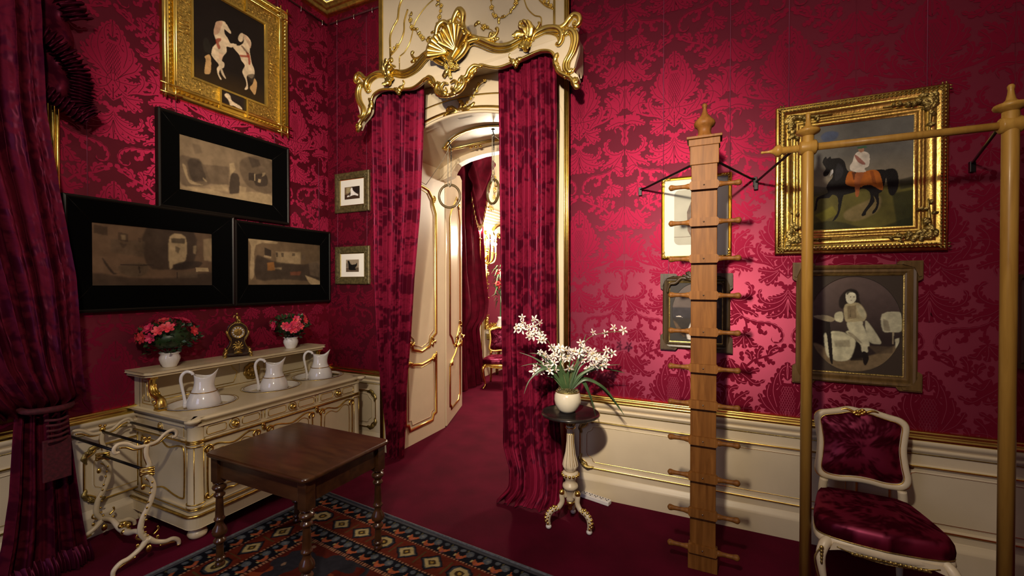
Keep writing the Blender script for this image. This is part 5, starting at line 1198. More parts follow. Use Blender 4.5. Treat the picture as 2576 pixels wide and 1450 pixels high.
m.lathe([(0.034, zt-0.175), (0.034, zt-0.18), (0.018, 0.485), (0.020, 0.478), (0.034, 0.470), (0.038, 0.460), (0.034, 0.450), (0.022, 0.440), (0.020, 0.430), (0.028, 0.422), (0.031, 0.415), (0.028, 0.408), (0.019, 0.400), (0.0185, 0.39), (0.022, 0.30), (0.023, 0.285), (0.029, 0.278), (0.029, 0.270), (0.020, 0.262), (0.019, 0.250), (0.024, 0.235), (0.036, 0.215), (0.040, 0.198), (0.036, 0.185), (0.021, 0.172), (0.020, 0.165), (0.030, 0.155), (0.033, 0.147), (0.030, 0.139), (0.019, 0.130), (0.0185, 0.12), (0.020, 0.06), (0.021, 0.052), (0.028, 0.046), (0.029, 0.040), (0.020, 0.030), (0.019, 0.024), (0.026, 0.014), (0.026, 0.006), (0.018, 0.0)], 24)
leg = m.build('leg', [WALNUT], t, 0.002)
leg.location = (-ax, -ay, 0)
for sx, sy in ((1, -1), (-1, 1), (1, 1)):
    l = leg.copy(); COL.objects.link(l); l.parent = t; l.location = (sx*ax, sy*ay, 0)

# ------------------------------------------------------------------ washstand against the left wall
t = thing('washstand', (XL, -1.0, 0), 'cream and gilt washstand cabinet with three sunken basins against the left wall', 'cabinet')
# local: x out of the wall (room +x), y along the wall
X0, X1, Y0, Y1 = 0.01, 0.72, -0.715, 0.735
m = MB()
def ringbox(m, off, z0, z1, mat=0, rad=0.05):
    """solid with bulging rounded front corners, outline grown by off"""
    o = []
    for (cx, cy, a0) in ((X1-0.05, Y0+0.05, -90), (X1-0.05, Y1-0.05, 0)):
        o += [(cx+(rad+off)*math.cos(math.radians(a0+k*15)), cy+(rad+off)*math.sin(math.radians(a0+k*15))) for k in range(7)]
    o = [(X0, Y0-off)]+o+[(X0, Y1+off)]
    m.prism(o, z0, z1, 'xy', mat, False); return o
ringbox(m, -0.02, 0.16, 0.745)                         # carcass
ringbox(m, 0.012, 0.085, 0.16)                         # plinth
for z0, z1, o in ((0.16, 0.175, 0.004), (0.20, 0.212, -0.006), (0.625, 0.640, -0.008), (0.735, 0.75, 0.0)): ringbox(m, o, z0, z1)
for cy in (Y0+0.05, Y1-0.05):                         # corner columns
    m.lathe([(0.050, 0.21), (0.052, 0.225), (0.046, 0.235), (0.044, 0.6), (0.050, 0.61), (0.050, 0.625)], 20, (X1-0.052, cy, 0)); m.lathe([(0.050, 0.64), (0.046, 0.65), (0.046, 0.725), (0.050, 0.735)], 20, (X1-0.052, cy, 0))
m.build('body', [CREAM2], t, 0.002)
m = MB()
def edge_line(off, z, r_, rad=0.05):
    o = []
    for (cx, cy, a0) in ((X1-0.05, Y0+0.05, -90), (X1-0.05, Y1-0.05, 0)):
        o += [(cx+(rad+off)*math.cos(math.radians(a0+k*15)), cy+(rad+off)*math.sin(math.radians(a0+k*15))) for k in range(7)]
    o = [(X0, Y0-off)]+o+[(X0, Y1+off)]; m.tube([(a, b, z) for a, b in o], r_, 8)
edge_line(0.014, 0.168, 0.010); edge_line(-0.004, 0.200, 0.005); edge_line(-0.006, 0.632, 0.006); edge_line(0.006, 0.162, 0.006)
def front(pts, r_=0.0045, closed=False, k=4, x=X1-0.018): m.tube([(x, a, b) for a, b in pts], r_, 7, k, closed=closed)
def flank(pts, r_=0.0045, closed=False, k=4): m.tube([(a, Y0+0.018, b) for a, b in pts], r_, 7, k, closed=closed)
bays = [(-0.645, -0.235), (-0.215, 0.235), (0.255, 0.665)]
for a, b in bays:
    c_ = (a+b)/2; w2 = (b-a)/2-0.035
    for q in (0.0, 0.035):               # door panel mouldings with curled corners, two nested lines
        W_, r_ = w2-q, (0.006 if q == 0 else 0.003)
        front([(c_-W_, 0.27+q), (c_-W_, 0.54-q), (c_-W_+0.02, 0.575-q), (c_-W_+0.07, 0.585-q), (c_, 0.56-q), (c_+W_-0.07, 0.60-q), (c_+W_-0.02, 0.59-q), (c_+W_, 0.55-q), (c_+W_, 0.27+q), (c_+W_-0.03, 0.25+q), (c_+0.04, 0.262+q), (c_, 0.252+q), (c_-0.04, 0.262+q), (c_-W_+0.03, 0.25+q)], r_, True, 4)
    for sx in (-1, 1):
        front([(c_+sx*(w2+0.005), 0.545), (c_+sx*(w2+0.018), 0.575), (c_+sx*(w2-0.01), 0.59), (c_+sx*(w2-0.03), 0.57), (c_+sx*(w2-0.025), 0.55)], 0.008)
        front([(c_+sx*(w2+0.005), 0.28), (c_+sx*(w2+0.015), 0.255), (c_+sx*(w2-0.01), 0.243), (c_+sx*(w2-0.035), 0.255)], 0.009)
for yy in (-0.225, 0.245):
    m.tube([(X1-0.014, yy-0.015, 0.625), (X1-0.008, yy, 0.61), (X1-0.014, yy+0.004, 0.585)], [0.012, 0.012, 0.005], 8, 3); m.ell((X1-0.012, yy, 0.60), (0.014, 0.017, 0.026), 8, 6)
    for q in (-0.012, 0.012): front([(yy+q, 0.665), (yy+q, 0.715)], 0.0025, k=1)
for cy in (Y0+0.05, Y1-0.05):
    for z in (0.212, 0.235, 0.605, 0.622, 0.642): m.tube([(X1-0.052+0.050*math.cos(2*PI*i/20), cy+0.050*math.sin(2*PI*i/20), z) for i in range(20)], 0.004, 6, closed=True)
    for an in (-40, 40): m.tube([(X1-0.052+0.045*math.cos(math.radians(an)), cy+0.045*math.sin(math.radians(an)), 0.24), (X1-0.052+0.045*math.cos(math.radians(an)), cy+0.045*math.sin(math.radians(an)), 0.60)], 0.003, 6)
# side panel lines
flank([(0.09, 0.27), (0.09, 0.56), (0.13, 0.585), (0.25, 0.58), (0.33, 0.60), (0.42, 0.565), (0.54, 0.59), (0.60, 0.56), (0.60, 0.30), (0.58, 0.255), (0.48, 0.26), (0.36, 0.285), (0.24, 0.26), (0.12, 0.255)], 0.0055, True)
flank([(0.04, 0.235), (0.04, 0.61)], 0.004, k=1); flank([(0.635, 0.235), (0.635, 0.61)], 0.004, k=1)
flank([(0.10, 0.66), (0.10, 0.72), (0.60, 0.72), (0.60, 0.66)], 0.0028, True, 1)
m.build('gilt_moulding', [GOLD], t)
for a, b in bays:                        # drawers
    c_ = (a+b)/2
    m = MB(); m.box(X1-0.03, X1-0.012, a+0.012, b-0.012, 0.652, 0.728); d_ = m.build('drawer', [CREAM2], t, 0.003)
    m = MB()
    for s1, s2 in ((a+0.025, c_-0.055), (c_+0.055, b-0.025)):
        kx = 0.010; m.tube([(X1-0.011, p, q) for p, q in ((s1+kx, 0.664), (s2-kx, 0.664), (s2, 0.674), (s2, 0.706), (s2-kx, 0.716), (s1+kx, 0.716), (s1, 0.706), (s1, 0.674))], 0.0028, 6, closed=True)
    m.tube([(X1-0.011, c_+0.034*math.cos(2*PI*i/20), 0.690+0.034*math.sin(2*PI*i/20)) for i in range(20)], 0.0035, 6, closed=True)
    m.build('gilt_line', [GOLD], d_)
    m = MB(); m.lathe([(0.022, 0.0), (0.023, 0.006), (0.016, 0.010), (0.012, 0.018), (0.016, 0.026), (0.015, 0.034), (0.008, 0.040), (0.0, 0.042)], 18, (X1-0.012, c_, 0.690), axis='x'); m.build('knob', [GOLD], d_)
m = MB(); m.box(0.10, 0.60, Y0+0.014, Y0+0.022, 0.652, 0.728); m.ell((0.35, Y0+0.012, 0.69), (0.028, 0.008, 0.034), 14, 8); s_ = m.build('side_panel', [CREAM2], t, 0.002)
m = MB(); m.ell((0.35, Y0+0.006, 0.69), (0.014, 0.010, 0.020), 12, 8); m.tube([(0.35+0.026*math.cos(2*PI*i/20), Y0+0.006, 0.69+0.032*math.sin(2*PI*i/20)) for i in range(20)], 0.0025, 6, closed=True); m.build('gilt_boss', [GOLD], s_)
# worktop with basin holes
bas = [(0.345, -0.445), (0.345, 0.10), (0.345, 0.565)]; BX, BY = 0.205, 0.215
nx_, ny_ = 48, 100
hx0, hx1, hy0, hy1 = X0, X1+0.035, Y0-0.035, Y1+0.035
# build slab as boxes between holes + n-gon rings round each hole
m = MB(); ys = [hy0]+[(bas[i][1]+bas[i+1][1])/2 for i in range(2)]+[hy1]
ZT = 0.79
for i, (bx, by) in enumerate(bas):
    y0, y1 = ys[i], ys[i+1]; n = 64; inner = []; outer = []
    for k in range(n):
        a = 2*PI*k/n+PI/n; c, s = math.cos(a), math.sin(a); inner.append((bx+BX*c, by+BY*s))
        tx = (hx1-0.03-bx)/c if c > 0 else ((hx0-bx)/c if c < 0 else 9); ty = (y1-by)/s if s > 0 else ((y0-by)/s if s < 0 else 9)
        q = min(abs(tx), abs(ty)); outer.append((bx+q*c, by+q*s))
    vs = [(a, b, ZT) for a, b in inner]+[(a, b, ZT) for a, b in outer]+[(a, b, ZT-0.03) for a, b in inner]
    m.add(vs, [(k, (k+1) % n, n+(k+1) % n, n+k) for k in range(n)]+[(k, 2*n+k, 2*n+(k+1) % n, (k+1) % n) for k in range(n)], 0, False)
    for cx, cy in ((hx1-0.03, y1), (hx1-0.03, y0), (hx0, y0), (hx0, y1)):   # fill the corners left by the radial cut
        near = sorted(outer, key=lambda p: (p[0]-cx)**2+(p[1]-cy)**2)[:2]
        m.add([(near[0][0], near[0][1], ZT), (near[1][0], near[1][1], ZT), (cx, cy, ZT)], [(0, 1, 2)], 0, False)
# moulded edge: front and sides with serpentine corner lobes
o = [(hx0, hy0+0.03), (hx1-0.15, hy0+0.03), (hx1-0.115, hy0+0.03), (hx1-0.09, hy0+0.045), (hx1-0.07, hy0+0.02), (hx1-0.045, hy0+0.008), (hx1-0.018, hy0+0.018), (hx1-0.008, hy0+0.045), (hx1-0.02, hy0+0.07), (hx1-0.045, hy0+0.09), (hx1-0.03, hy0+0.115), (hx1-0.03, hy0+0.15)]
o = o + [(a, -b+hy0+hy1) for a, b in o[::-1]]
m.mould(o, [(-0.04, 0.0), (0.0, 0.0), (0.008, -0.006), (0.010, -0.014), (0.006, -0.022), (-0.004, -0.030), (-0.02, -0.042)], False, ZT+0.0005, 0, True, 'xy')
m.build('worktop', [CREAM2], t)
m = MB()
for bx, by in bas: m.tube([(bx+(BX+0.012)*math.cos(2*PI*i/60), by+(BY+0.012)*math.sin(2*PI*i/60), ZT+0.001) for i in range(60)], 0.0022, 6, closed=True)
m.build('gilt_ring', [GOLD], t)
# splash back and shelf
m = MB()
m.box(0.0, 0.075, Y0+0.02, Y1-0.02, ZT, ZT+0.225); m.box(0.07, 0.082, Y0+0.06, Y1-0.06, ZT, ZT+0.018)
for yy in (Y0+0.02, Y1-0.04): m.prism([(0.07, ZT), (0.33, ZT), (0.33, ZT+0.012), (0.27, ZT+0.05), (0.21, ZT+0.10), (0.20, ZT+0.16), (0.215, ZT+0.225), (0.07, ZT+0.225)], yy, yy+0.02, 'xz')
m.box(0.072, 0.084, 0.0, 0.20, ZT+0.02, ZT+0.20)
m.build('splash_back', [CREAM2], t, 0.002)
m = MB(); o = [(0, Y0-0.035), (0.245, Y0-0.035), (0.275, Y0-0.005), (0.275, Y1-0.03), (0.245, Y1), (0, Y1)]
m.prism(o, ZT+0.243, ZT+0.262, 'xy'); m.prism([(a-0.012 if a > 0.1 else a, b+(0.012 if b < 0 else -0.012)) for a, b in o], ZT+0.225, ZT+0.243, 'xy'); m.build('shelf', [CREAM2], t, 0.005, 3)
for yy, sy in ((Y0+0.03, 1), (Y1-0.05, 1)):          # gilt scrolled consoles
    m = MB()
    m.tube([(0.215, yy, ZT+0.215), (0.205, yy, ZT+0.175), (0.21, yy, ZT+0.14), (0.235, yy, ZT+0.105), (0.28, yy, ZT+0.085), (0.315, yy, ZT+0.06), (0.32, yy, ZT+0.025)], [0.022, 0.018, 0.02, 0.022, 0.020, 0.026, 0.028], 10, 5, flat=1.1)
    m.ell((0.285, yy, ZT+0.030), (0.024, 0.028, 0.024), 12, 8); m.ell((0.245, yy, ZT+0.052), (0.016, 0.022, 0.016), 10, 8); m.box(0.195, 0.235, yy-0.022, yy+0.022, ZT+0.205, ZT+0.225)
    m.box(0.275, 0.335, yy-0.025, yy+0.025, ZT+0.0, ZT+0.014)
    for q in range(3): m.tube([(0.222+0.002*q, yy-0.014+0.014*q, ZT+0.17), (0.232, yy-0.014+0.014*q, ZT+0.13), (0.27, yy-0.016+0.016*q, ZT+0.108)], [0.004, 0.008, 0.004], 6, 4)
    m.build('console_bracket', [GOLD], t)
m = MB(); m.lathe([(0.0, 0.030), (0.012, 0.028), (0.02, 0.018), (0.03, 0.022), (0.045, 0.016), (0.058, 0.012), (0.066, 0.016), (0.072, 0.008), (0.072, 0.0)][::-1], 32, (0.084, 0.10, ZT+0.108), axis='x', mod=lambda a, z: 1+0.05*math.sin(8*a) if z < 0.02 else 1)
for q in range(9): m.ell((0.104, 0.10+0.038*math.cos(q*.7), ZT+0.108+0.038*math.sin(q*.7)), (0.008, 0.014, 0.014), 7, 5)
m.build('medallion', [BRONZE], t)
m = MB()
def back(pts, r_=0.003, closed=False, x=0.078): m.tube([(x, a, b) for a, b in pts], r_, 6, 1, closed=closed)
for a, b in ((Y0+0.06, -0.02), (0.22, Y1-0.08)): back([(a, ZT+0.04), (a, ZT+0.17), (a+0.02, ZT+0.19), (b-0.05, ZT+0.19), (b-0.03, ZT+0.15), (b, ZT+0.12), (b-0.015, ZT+0.08), (b-0.03, ZT+0.04)], closed=True)
back([(Y0+0.05, ZT+0.019), (Y1-0.06, ZT+0.019)], 0.003, x=0.082)
for q in range(2): m.tube([(0.11+0.02*q, Y0+0.019, ZT+0.03+0.02*q), (0.25-0.05*q, Y0+0.019, ZT+0.03+0.02*q), (0.20-0.025*q, Y0+0.019, ZT+0.09), (0.185-0.02*q, Y0+0.019, ZT+0.14), (0.19-0.025*q, Y0+0.019, ZT+0.20-0.02*q), (0.11+0.02*q, Y0+0.019, ZT+0.20-0.02*q)], 0.0028, 6, 1, closed=True)
m.build('gilt_line', [GOLD], t)
for fx, fy in ((0.655, Y0+0.065), (0.655, Y1-0.065), (0.08, Y0+0.06), (0.08, Y1-0.06)):
    MB().lathe([(0.0, 0.0), (0.036, 0.0), (0.052, 0.014), (0.057, 0.030), (0.050, 0.046), (0.040, 0.054), (0.050, 0.064), (0.055, 0.075), (0.053, 0.086)], 22, (fx, fy, 0)).build('foot', [CREAM2], t)
for cy in (Y0+0.062, Y1-0.062): MB().lathe([(0.064, 0.083), (0.066, 0.15), (0.060, 0.16)], 22, (0.655, cy, 0)).build('plinth_corner', [CREAM2], t)

# basins and jugs
bl = ['white oval basin sunk in the washstand top, nearest the towel rack', 'white oval basin sunk in the middle of the washstand top', 'white oval basin sunk in the washstand top, nearest the door curtain']
jl = ['white porcelain jug with a gilt band, nearest the towel rack', 'white porcelain jug with a gilt band, middle of the three on the washstand', 'white porcelain jug with a gilt band, nearest the door curtain']
def basin():
    m = MB(); pr = [(0.99, 0.004), (0.965, 0.006), (0.93, 0.0), (0.88, -0.03), (0.76, -0.075), (0.55, -0.105), (0.3, -0.115), (0.001, -0.117)]
    n = 48; vs = []
    for k, z in pr: vs += [(k*(BX+0.002)*math.cos(2*PI*i/n), k*(BY+0.002)*math.sin(2*PI*i/n), z) for i in range(n)]
    m.add(vs, [(q*n+i, q*n+(i+1) % n, (q+1)*n+(i+1) % n, (q+1)*n+i) for q in range(len(pr)-1) for i in range(n)], 0, True)
    b = m.build('wash_basin', [PORC]); m = MB(); m.tube([(0.955*BX*math.cos(2*PI*i/60), 0.955*BY*math.sin(2*PI*i/60), 0.0045) for i in range(60)], 0.0022, 6, closed=True); m.build('gilt_rim', [PORCG], b)
    m = MB(); m.lathe([(0.0, 0.004), (0.010, 0.004), (0.012, 0.0)], 12, (0, 0, -0.115)); br_ = simple('dull_brass', (0.3, 0.22, 0.1), 0.4, 1.0); m.build('drain', [br_], b)
    MB().ell((-BX*0.80, 0.04, -0.035), (0.004, 0.007, 0.007), 8, 6).build('overflow', [br_], b); return b
b0 = basin()
def jug():
    n = 36; pr = [(0.052, 0.0), (0.060, 0.004), (0.076, 0.012), (0.086, 0.032), (0.088, 0.055), (0.083, 0.080), (0.072, 0.105), (0.060, 0.128), (0.052, 0.148), (0.049, 0.168), (0.048, 0.188), (0.050, 0.205), (0.052, 0.218)]
    vs = []
    for k, (r_, z) in enumerate(pr):
        f = max(0, (z-0.16)/0.058)
        for i in range(n):
            a = 2*PI*i/n; sp = max(0, math.cos(a))**6; bk = max(0, -math.cos(a))
            vs.append(((r_+f*0.024*sp)*math.cos(a), r_*(1-0.12*f)*math.sin(a), z+f*(0.034*sp+0.010*bk-0.012*abs(math.sin(a)))))
    m = MB(); m.add(vs, [(q*n+i, q*n+(i+1) % n, (q+1)*n+(i+1) % n, (q+1)*n+i) for q in range(len(pr)-1) for i in range(n)]+[tuple(range(n))[::-1]], 0, True)
    b = m.build('water_jug', [PORC]); so = b.modifiers.new('t', 'SOLIDIFY'); so.thickness = 0.004; so.offset = -1; ss = b.modifiers.new('s', 'SUBSURF'); ss.levels = ss.render_levels = 1
    m = MB(); m.tube([(-0.052, 0, 0.222), (-0.062, 0, 0.236), (-0.085, 0, 0.242), (-0.105, 0, 0.225), (-0.112, 0, 0.195), (-0.106, 0, 0.150), (-0.098, 0, 0.105), (-0.094, 0, 0.075), (-0.092, 0, 0.052)], [0.009, 0.009, 0.009, 0.009, 0.009, 0.008, 0.008, 0.009, 0.012], 10, 5)
    m.ell((-0.093, 0, 0.045), (0.012, 0.012, 0.018), 10, 7); m.build('handle', [PORC], b)
    m = MB(); m.tube([(0.0665*math.cos(2*PI*i/40), 0.0665*math.sin(2*PI*i/40), 0.1195) for i in range(40)], 0.0026, 6, closed=True)
    m.tube([(0.0885*math.cos(2*PI*i/40), 0.0885*math.sin(2*PI*i/40), 0.0305) for i in range(40)], 0.0012, 6, closed=True)
    m.build('gilt_band', [PORCG], b); return b
j0 = jug()
for i, (bx, by) in enumerate(bas):
    wy = -1.0+by
    b_ = b0 if i == 0 else dup(b0, (0, 0, 0)); b_.location = (XL+bx, wy, ZT); b_['label'] = bl[i]; b_['category'] = 'basin'; b_['group'] = 'basins in the washstand'
    j_ = j0 if i == 0 else dup(j0, (0, 0, 0)); j_.location = (XL+bx+0.035, wy-0.005+(0.0, 0.0, 0.0)[i], ZT-0.055); j_.scale = (1.20,)*3; j_.rotation_euler = (0, 0, math.radians(52)); j_['label'] = jl[i]; j_['category'] = 'jug'; j_['group'] = 'porcelain jugs on the washstand'

# ------------------------------------------------------------------ potted azaleas
def azalea(name, loc, R, H, seed, label, n_l=230, n_f=24):
    rd = random.Random(seed); t = thing(name, loc, label, 'plant', group='azaleas on the washstand shelf')
    pr = [(0.036, 0.0), (0.042, 0.004), (0.044, 0.012), (0.055, 0.035), (0.062, 0.058), (0.061, 0.076), (0.054, 0.090), (0.056, 0.096), (0.064, 0.102), (0.065, 0.106), (0.059, 0.106), (0.050, 0.096)]
    m = MB(); m.lathe(pr, 48, mod=lambda a, z: 1+0.030*math.sin(16*a+z*60)*max(0, 1-abs(z-0.055)/0.04)); m.build('flower_pot', [PORC], t)
    MB().lathe([(0.0, 0.096), (0.053, 0.094)], 20).build('soil', [SOIL], t)
    m = MB(); 
    for k in range(9):
        a = rd.random()*6.28; rr_ = rd.uniform(.2, .75)*R; m.tube([(0.01*math.cos(a), 0.01*math.sin(a), 0.09), (rr_*.4*math.cos(a), rr_*.4*math.sin(a), 0.14), (rr_*math.cos(a), rr_*math.sin(a), 0.12+H*0.6)], [0.004, 0.003, 0.002], 5, 3)
    m.build('stem', [SOIL], t)
    m = MB()
    def sph():
        u = rd.uniform(-0.55, 1.0); a = rd.random()*6.28; q = math.sqrt(max(0, 1-u*u)); return Vector((q*math.cos(a), q*math.sin(a), u))
    def petal(m, p, d, l, w, cup, mat):
        d = d.normalized(); s_ = d.orthogonal().normalized(); s_.rotate(Matrix.Rotation(rd.random()*6.28, 3, d)) if cup is None else None
        n_ = d.cross(s_); m.add([tuple(p), tuple(p+d*l*.5+s_*w), tuple(p+d*l+n_*l*.12), tuple(p+d*l*.5-s_*w), tuple(p+d*l*.5+n_*w*.25)], [(0, 1, 4), (1, 2, 4), (2, 3, 4), (3, 0, 4)], mat, True)
    for i in range(n_l):
        d = sph(); k = rd.uniform(0.72, 1.0); p = Vector((d.x*R*k, d.y*R*k, 0.115+H*0.48+d.z*H*0.42*k)); dd = (d+Vector((rd.uniform(-.6, .6), rd.uniform(-.6, .6), rd.uniform(-.2, .5)))).normalized()
        petal(m, p, dd, rd.uniform(.028, .042), rd.uniform(.009, .013), None, 0)
    for i in range(90):
        a = rd.random()*6.28; q = rd.uniform(0.2, 0.9)*R; petal(m, Vector((q*math.cos(a)*.8, q*math.sin(a)*.8, 0.11+rd.uniform(0, .5)*H)), Vector((math.cos(a), math.sin(a), rd.uniform(-.3, .5))), .04, .012, None, 0)
    m.ell((0, 0, 0.115+H*0.42), (R*0.72, R*0.72, H*0.34), 16, 10, 0)
    m.build('foliage', [LEAFG], t)
    for i in range(n_f):
        for _ in range(20):
            d = sph()
            if d.z > -0.3: break
        p = Vector((d.x*R*1.0, d.y*R*1.0, 0.115+H*0.48+d.z*H*0.50)); sz = rd.uniform(0.027, 0.040); m = MB()
        up = d.normalized(); s_ = up.orthogonal().normalized(); b_ = up.cross(s_); a0 = rd.random()*6
        for lay, (cnt, sc_, tl) in enumerate(((6, 1.0, 0.35), (5, 0.62, 0.8))):
            for k in range(cnt):
                a = a0+lay*.5+2*PI*k/cnt; e = s_*math.cos(a)+b_*math.sin(a); f = b_*math.cos(a)-s_*math.sin(a); L_ = sz*sc_
                q0 = p; q1 = p+e*L_*.55+up*L_*tl*.6; q2 = p+e*L_+up*L_*tl*.8
                m.add([tuple(q0), tuple(q1+f*L_*.38), tuple(q2+f*L_*.28), tuple(q2+e*L_*.12), tuple(q2-f*L_*.28), tuple(q1-f*L_*.38), tuple(q1-up*L_*.12)], [(0, 1, 6), (1, 2, 6), (2, 3, 6), (3, 4, 6), (4, 5, 6), (5, 0, 6)], 0, True)
        m.build('blossom', [AZALEA if rd.random() < 0.6 else AZALEA2], t)
    return t
SH = ZT+0.262
azalea('potted_azalea', (XL+0.16, -1.555, SH), 0.175, 0.235, 3, 'coral pink azalea in a white pot, larger one at the left end of the shelf')
azalea('potted_azalea', (XL+0.16, -0.575, SH), 0.155, 0.215, 8, 'coral pink azalea in a white pot, smaller one at the right end of the shelf', 170, 17)

# ------------------------------------------------------------------ bracket clock
t = thing('mantel_clock', (XL+0.15, -1.06, SH-0.003), 'small dark and gilt bronze clock standing on the washstand shelf', 'clock', math.radians(62))
def outl(k=1.0, dz=0): 
    h_ = [(0.070, 0.03), (0.078, 0.045), (0.072, 0.07), (0.056, 0.10), (0.048, 0.13), (0.050, 0.155), (0.062, 0.175), (0.070, 0.20), (0.068, 0.225), (0.058, 0.25), (0.040, 0.268), (0.02, 0.28)]
    h_ = cr(h_, 4); return [(a*k, b+dz) for a, b in h_]+[(-a*k, b+dz) for a, b in h_[::-1]]
m = MB(); m.prism(outl(), -0.042, 0.042, 'xz', 0, False); m.box(-0.075, 0.075, -0.05, 0.05, 0.018, 0.034)
m.lathe([(0.045, 0.272), (0.030, 0.285), (0.012, 0.292), (0.0, 0.293)], 16); m.build('case', [simple('tortoiseshell', (0.035, 0.022, 0.012), 0.25, noise=0.5, nscale=30, coat=0.4)], t, 0.003)
m = MB()
for y in (-0.044, 0.044): m.tube([(a, y, b) for a, b in outl(0.97)], 0.0035, 6, closed=True)
for sx in (-1, 1):
    for y in (-0.042, 0.042):
        m.tube([(sx*0.075, y, 0.05), (sx*0.09, y*1.1, 0.03), (sx*0.085, y*1.15, 0.012), (sx*0.10, y*1.25, 0.004)], [0.010, 0.013, 0.010, 0.008], 8, 4); m.ell((sx*0.082, y, 0.055), (0.013, 0.013, 0.02), 8, 6)
        m.tube([(sx*0.052, y, 0.14), (sx*0.066, y, 0.175), (sx*0.075, y, 0.20), (sx*0.07, y, 0.215)], [0.003, 0.007, 0.009, 0.005], 6, 4)
for q in range(10): m.relief([(0, 0.09), (0.025*math.cos(q*.63), 0.09+0.03*math.sin(q*.63)), (0.04*math.cos(q*.63+.3), 0.09+0.045*math.sin(q*.63+.3))], 0.007, 0.008, -0.043, 2)
m.tube([(-0.03, -0.05, 0.035), (0, -0.055, 0.045), (0.03, -0.05, 0.035)], [0.005, 0.012, 0.005], 8, 4)
for q in range(7): m.ell((0.02*math.cos(q*.9), -0.02+0.02*math.sin(q*.9), 0.285), (0.010, 0.010, 0.007), 7, 5)
m.build('gilt_mount', [BRONZE], t)
m = MB(); m.tube([(0.004, 0, 0.29), (0.0, 0, 0.315), (-0.003, 0, 0.335)], [0.010, 0.013, 0.010], 8, 4); m.ell((-0.003, 0, 0.352), (0.009, 0.009, 0.011), 9, 7)
m.tube([(-0.003, 0, 0.332), (-0.022, -0.01, 0.340), (-0.028, -0.012, 0.318)], [0.005, 0.0045, 0.004], 6, 4); m.tube([(0.0, 0, 0.332), (0.018, 0.006, 0.322), (0.02, 0.01, 0.300)], [0.005, 0.0045, 0.004], 6, 4); m.tube([(0.0, 0, 0.305), (0.015, -0.008, 0.298), (0.018, -0.01, 0.285)], [0.008, 0.006, 0.005], 6, 4)
m.build('figurine', [BRONZE], t)
m = MB(); m.lathe([(0.046, 0.0), (0.046, 0.006), (0.042, 0.009)], 28, (0, 0, 0), axis='y'); 
m = MB(); m.lathe([(0.0, -0.006), (0.030, -0.006), (0.044, -0.004), (0.047, -0.010), (0.050, -0.004), (0.050, 0.0)], 32, (0, -0.044, 0.205), axis='y', mat=0)
d_ = m.build('dial', [BRONZE], t); m = MB()
for k in range(12):                      # enamel numeral cartouches with their Roman strokes
    a = PI/2-2*PI*k/12; cx, cz = 0.036*math.cos(a), 0.205+0.036*math.sin(a)
    m.ell((cx, -0.051, cz), (0.0072, 0.002, 0.0072), 10, 6, 0)
    num = ['XII', 'I', 'II', 'III', 'IIII', 'V', 'VI', 'VII', 'VIII', 'IX', 'X', 'XI'][k]; ux, uz = math.cos(a), math.sin(a); tx, tz = math.sin(a), -math.cos(a); wd_ = 0.0022; x0 = -(len(num)-1)/2*wd_
    for q, chh in enumerate(num):
        c0 = x0+q*wd_; P2 = lambda s1, s2: (cx+tx*(c0+s1)+ux*s2, -0.0533, cz+tz*(c0+s1)+uz*s2)
        segs = {'I': [((0, -.0045), (0, .0045))], 'V': [((-.001, .0045), (0, -.0045)), ((.001, .0045), (0, -.0045))], 'X': [((-.001, .0045), (.001, -.0045)), ((.001, .0045), (-.001, -.0045))]}[chh]
        for s_a, s_b in segs: m.tube([P2(*s_a), P2(*s_b)], 0.0004, 4, mat=1)
m.build('numeral_ring', [PORC, BLACKP], d_)
m = MB(); m.tube([(0, -0.053, 0.205), (0.001, -0.053, 0.228)], 0.0012, 5); m.tube([(0, -0.053, 0.205), (-0.002, -0.053, 0.180)], 0.0010, 5); m.build('hands', [BLACKP], d_)

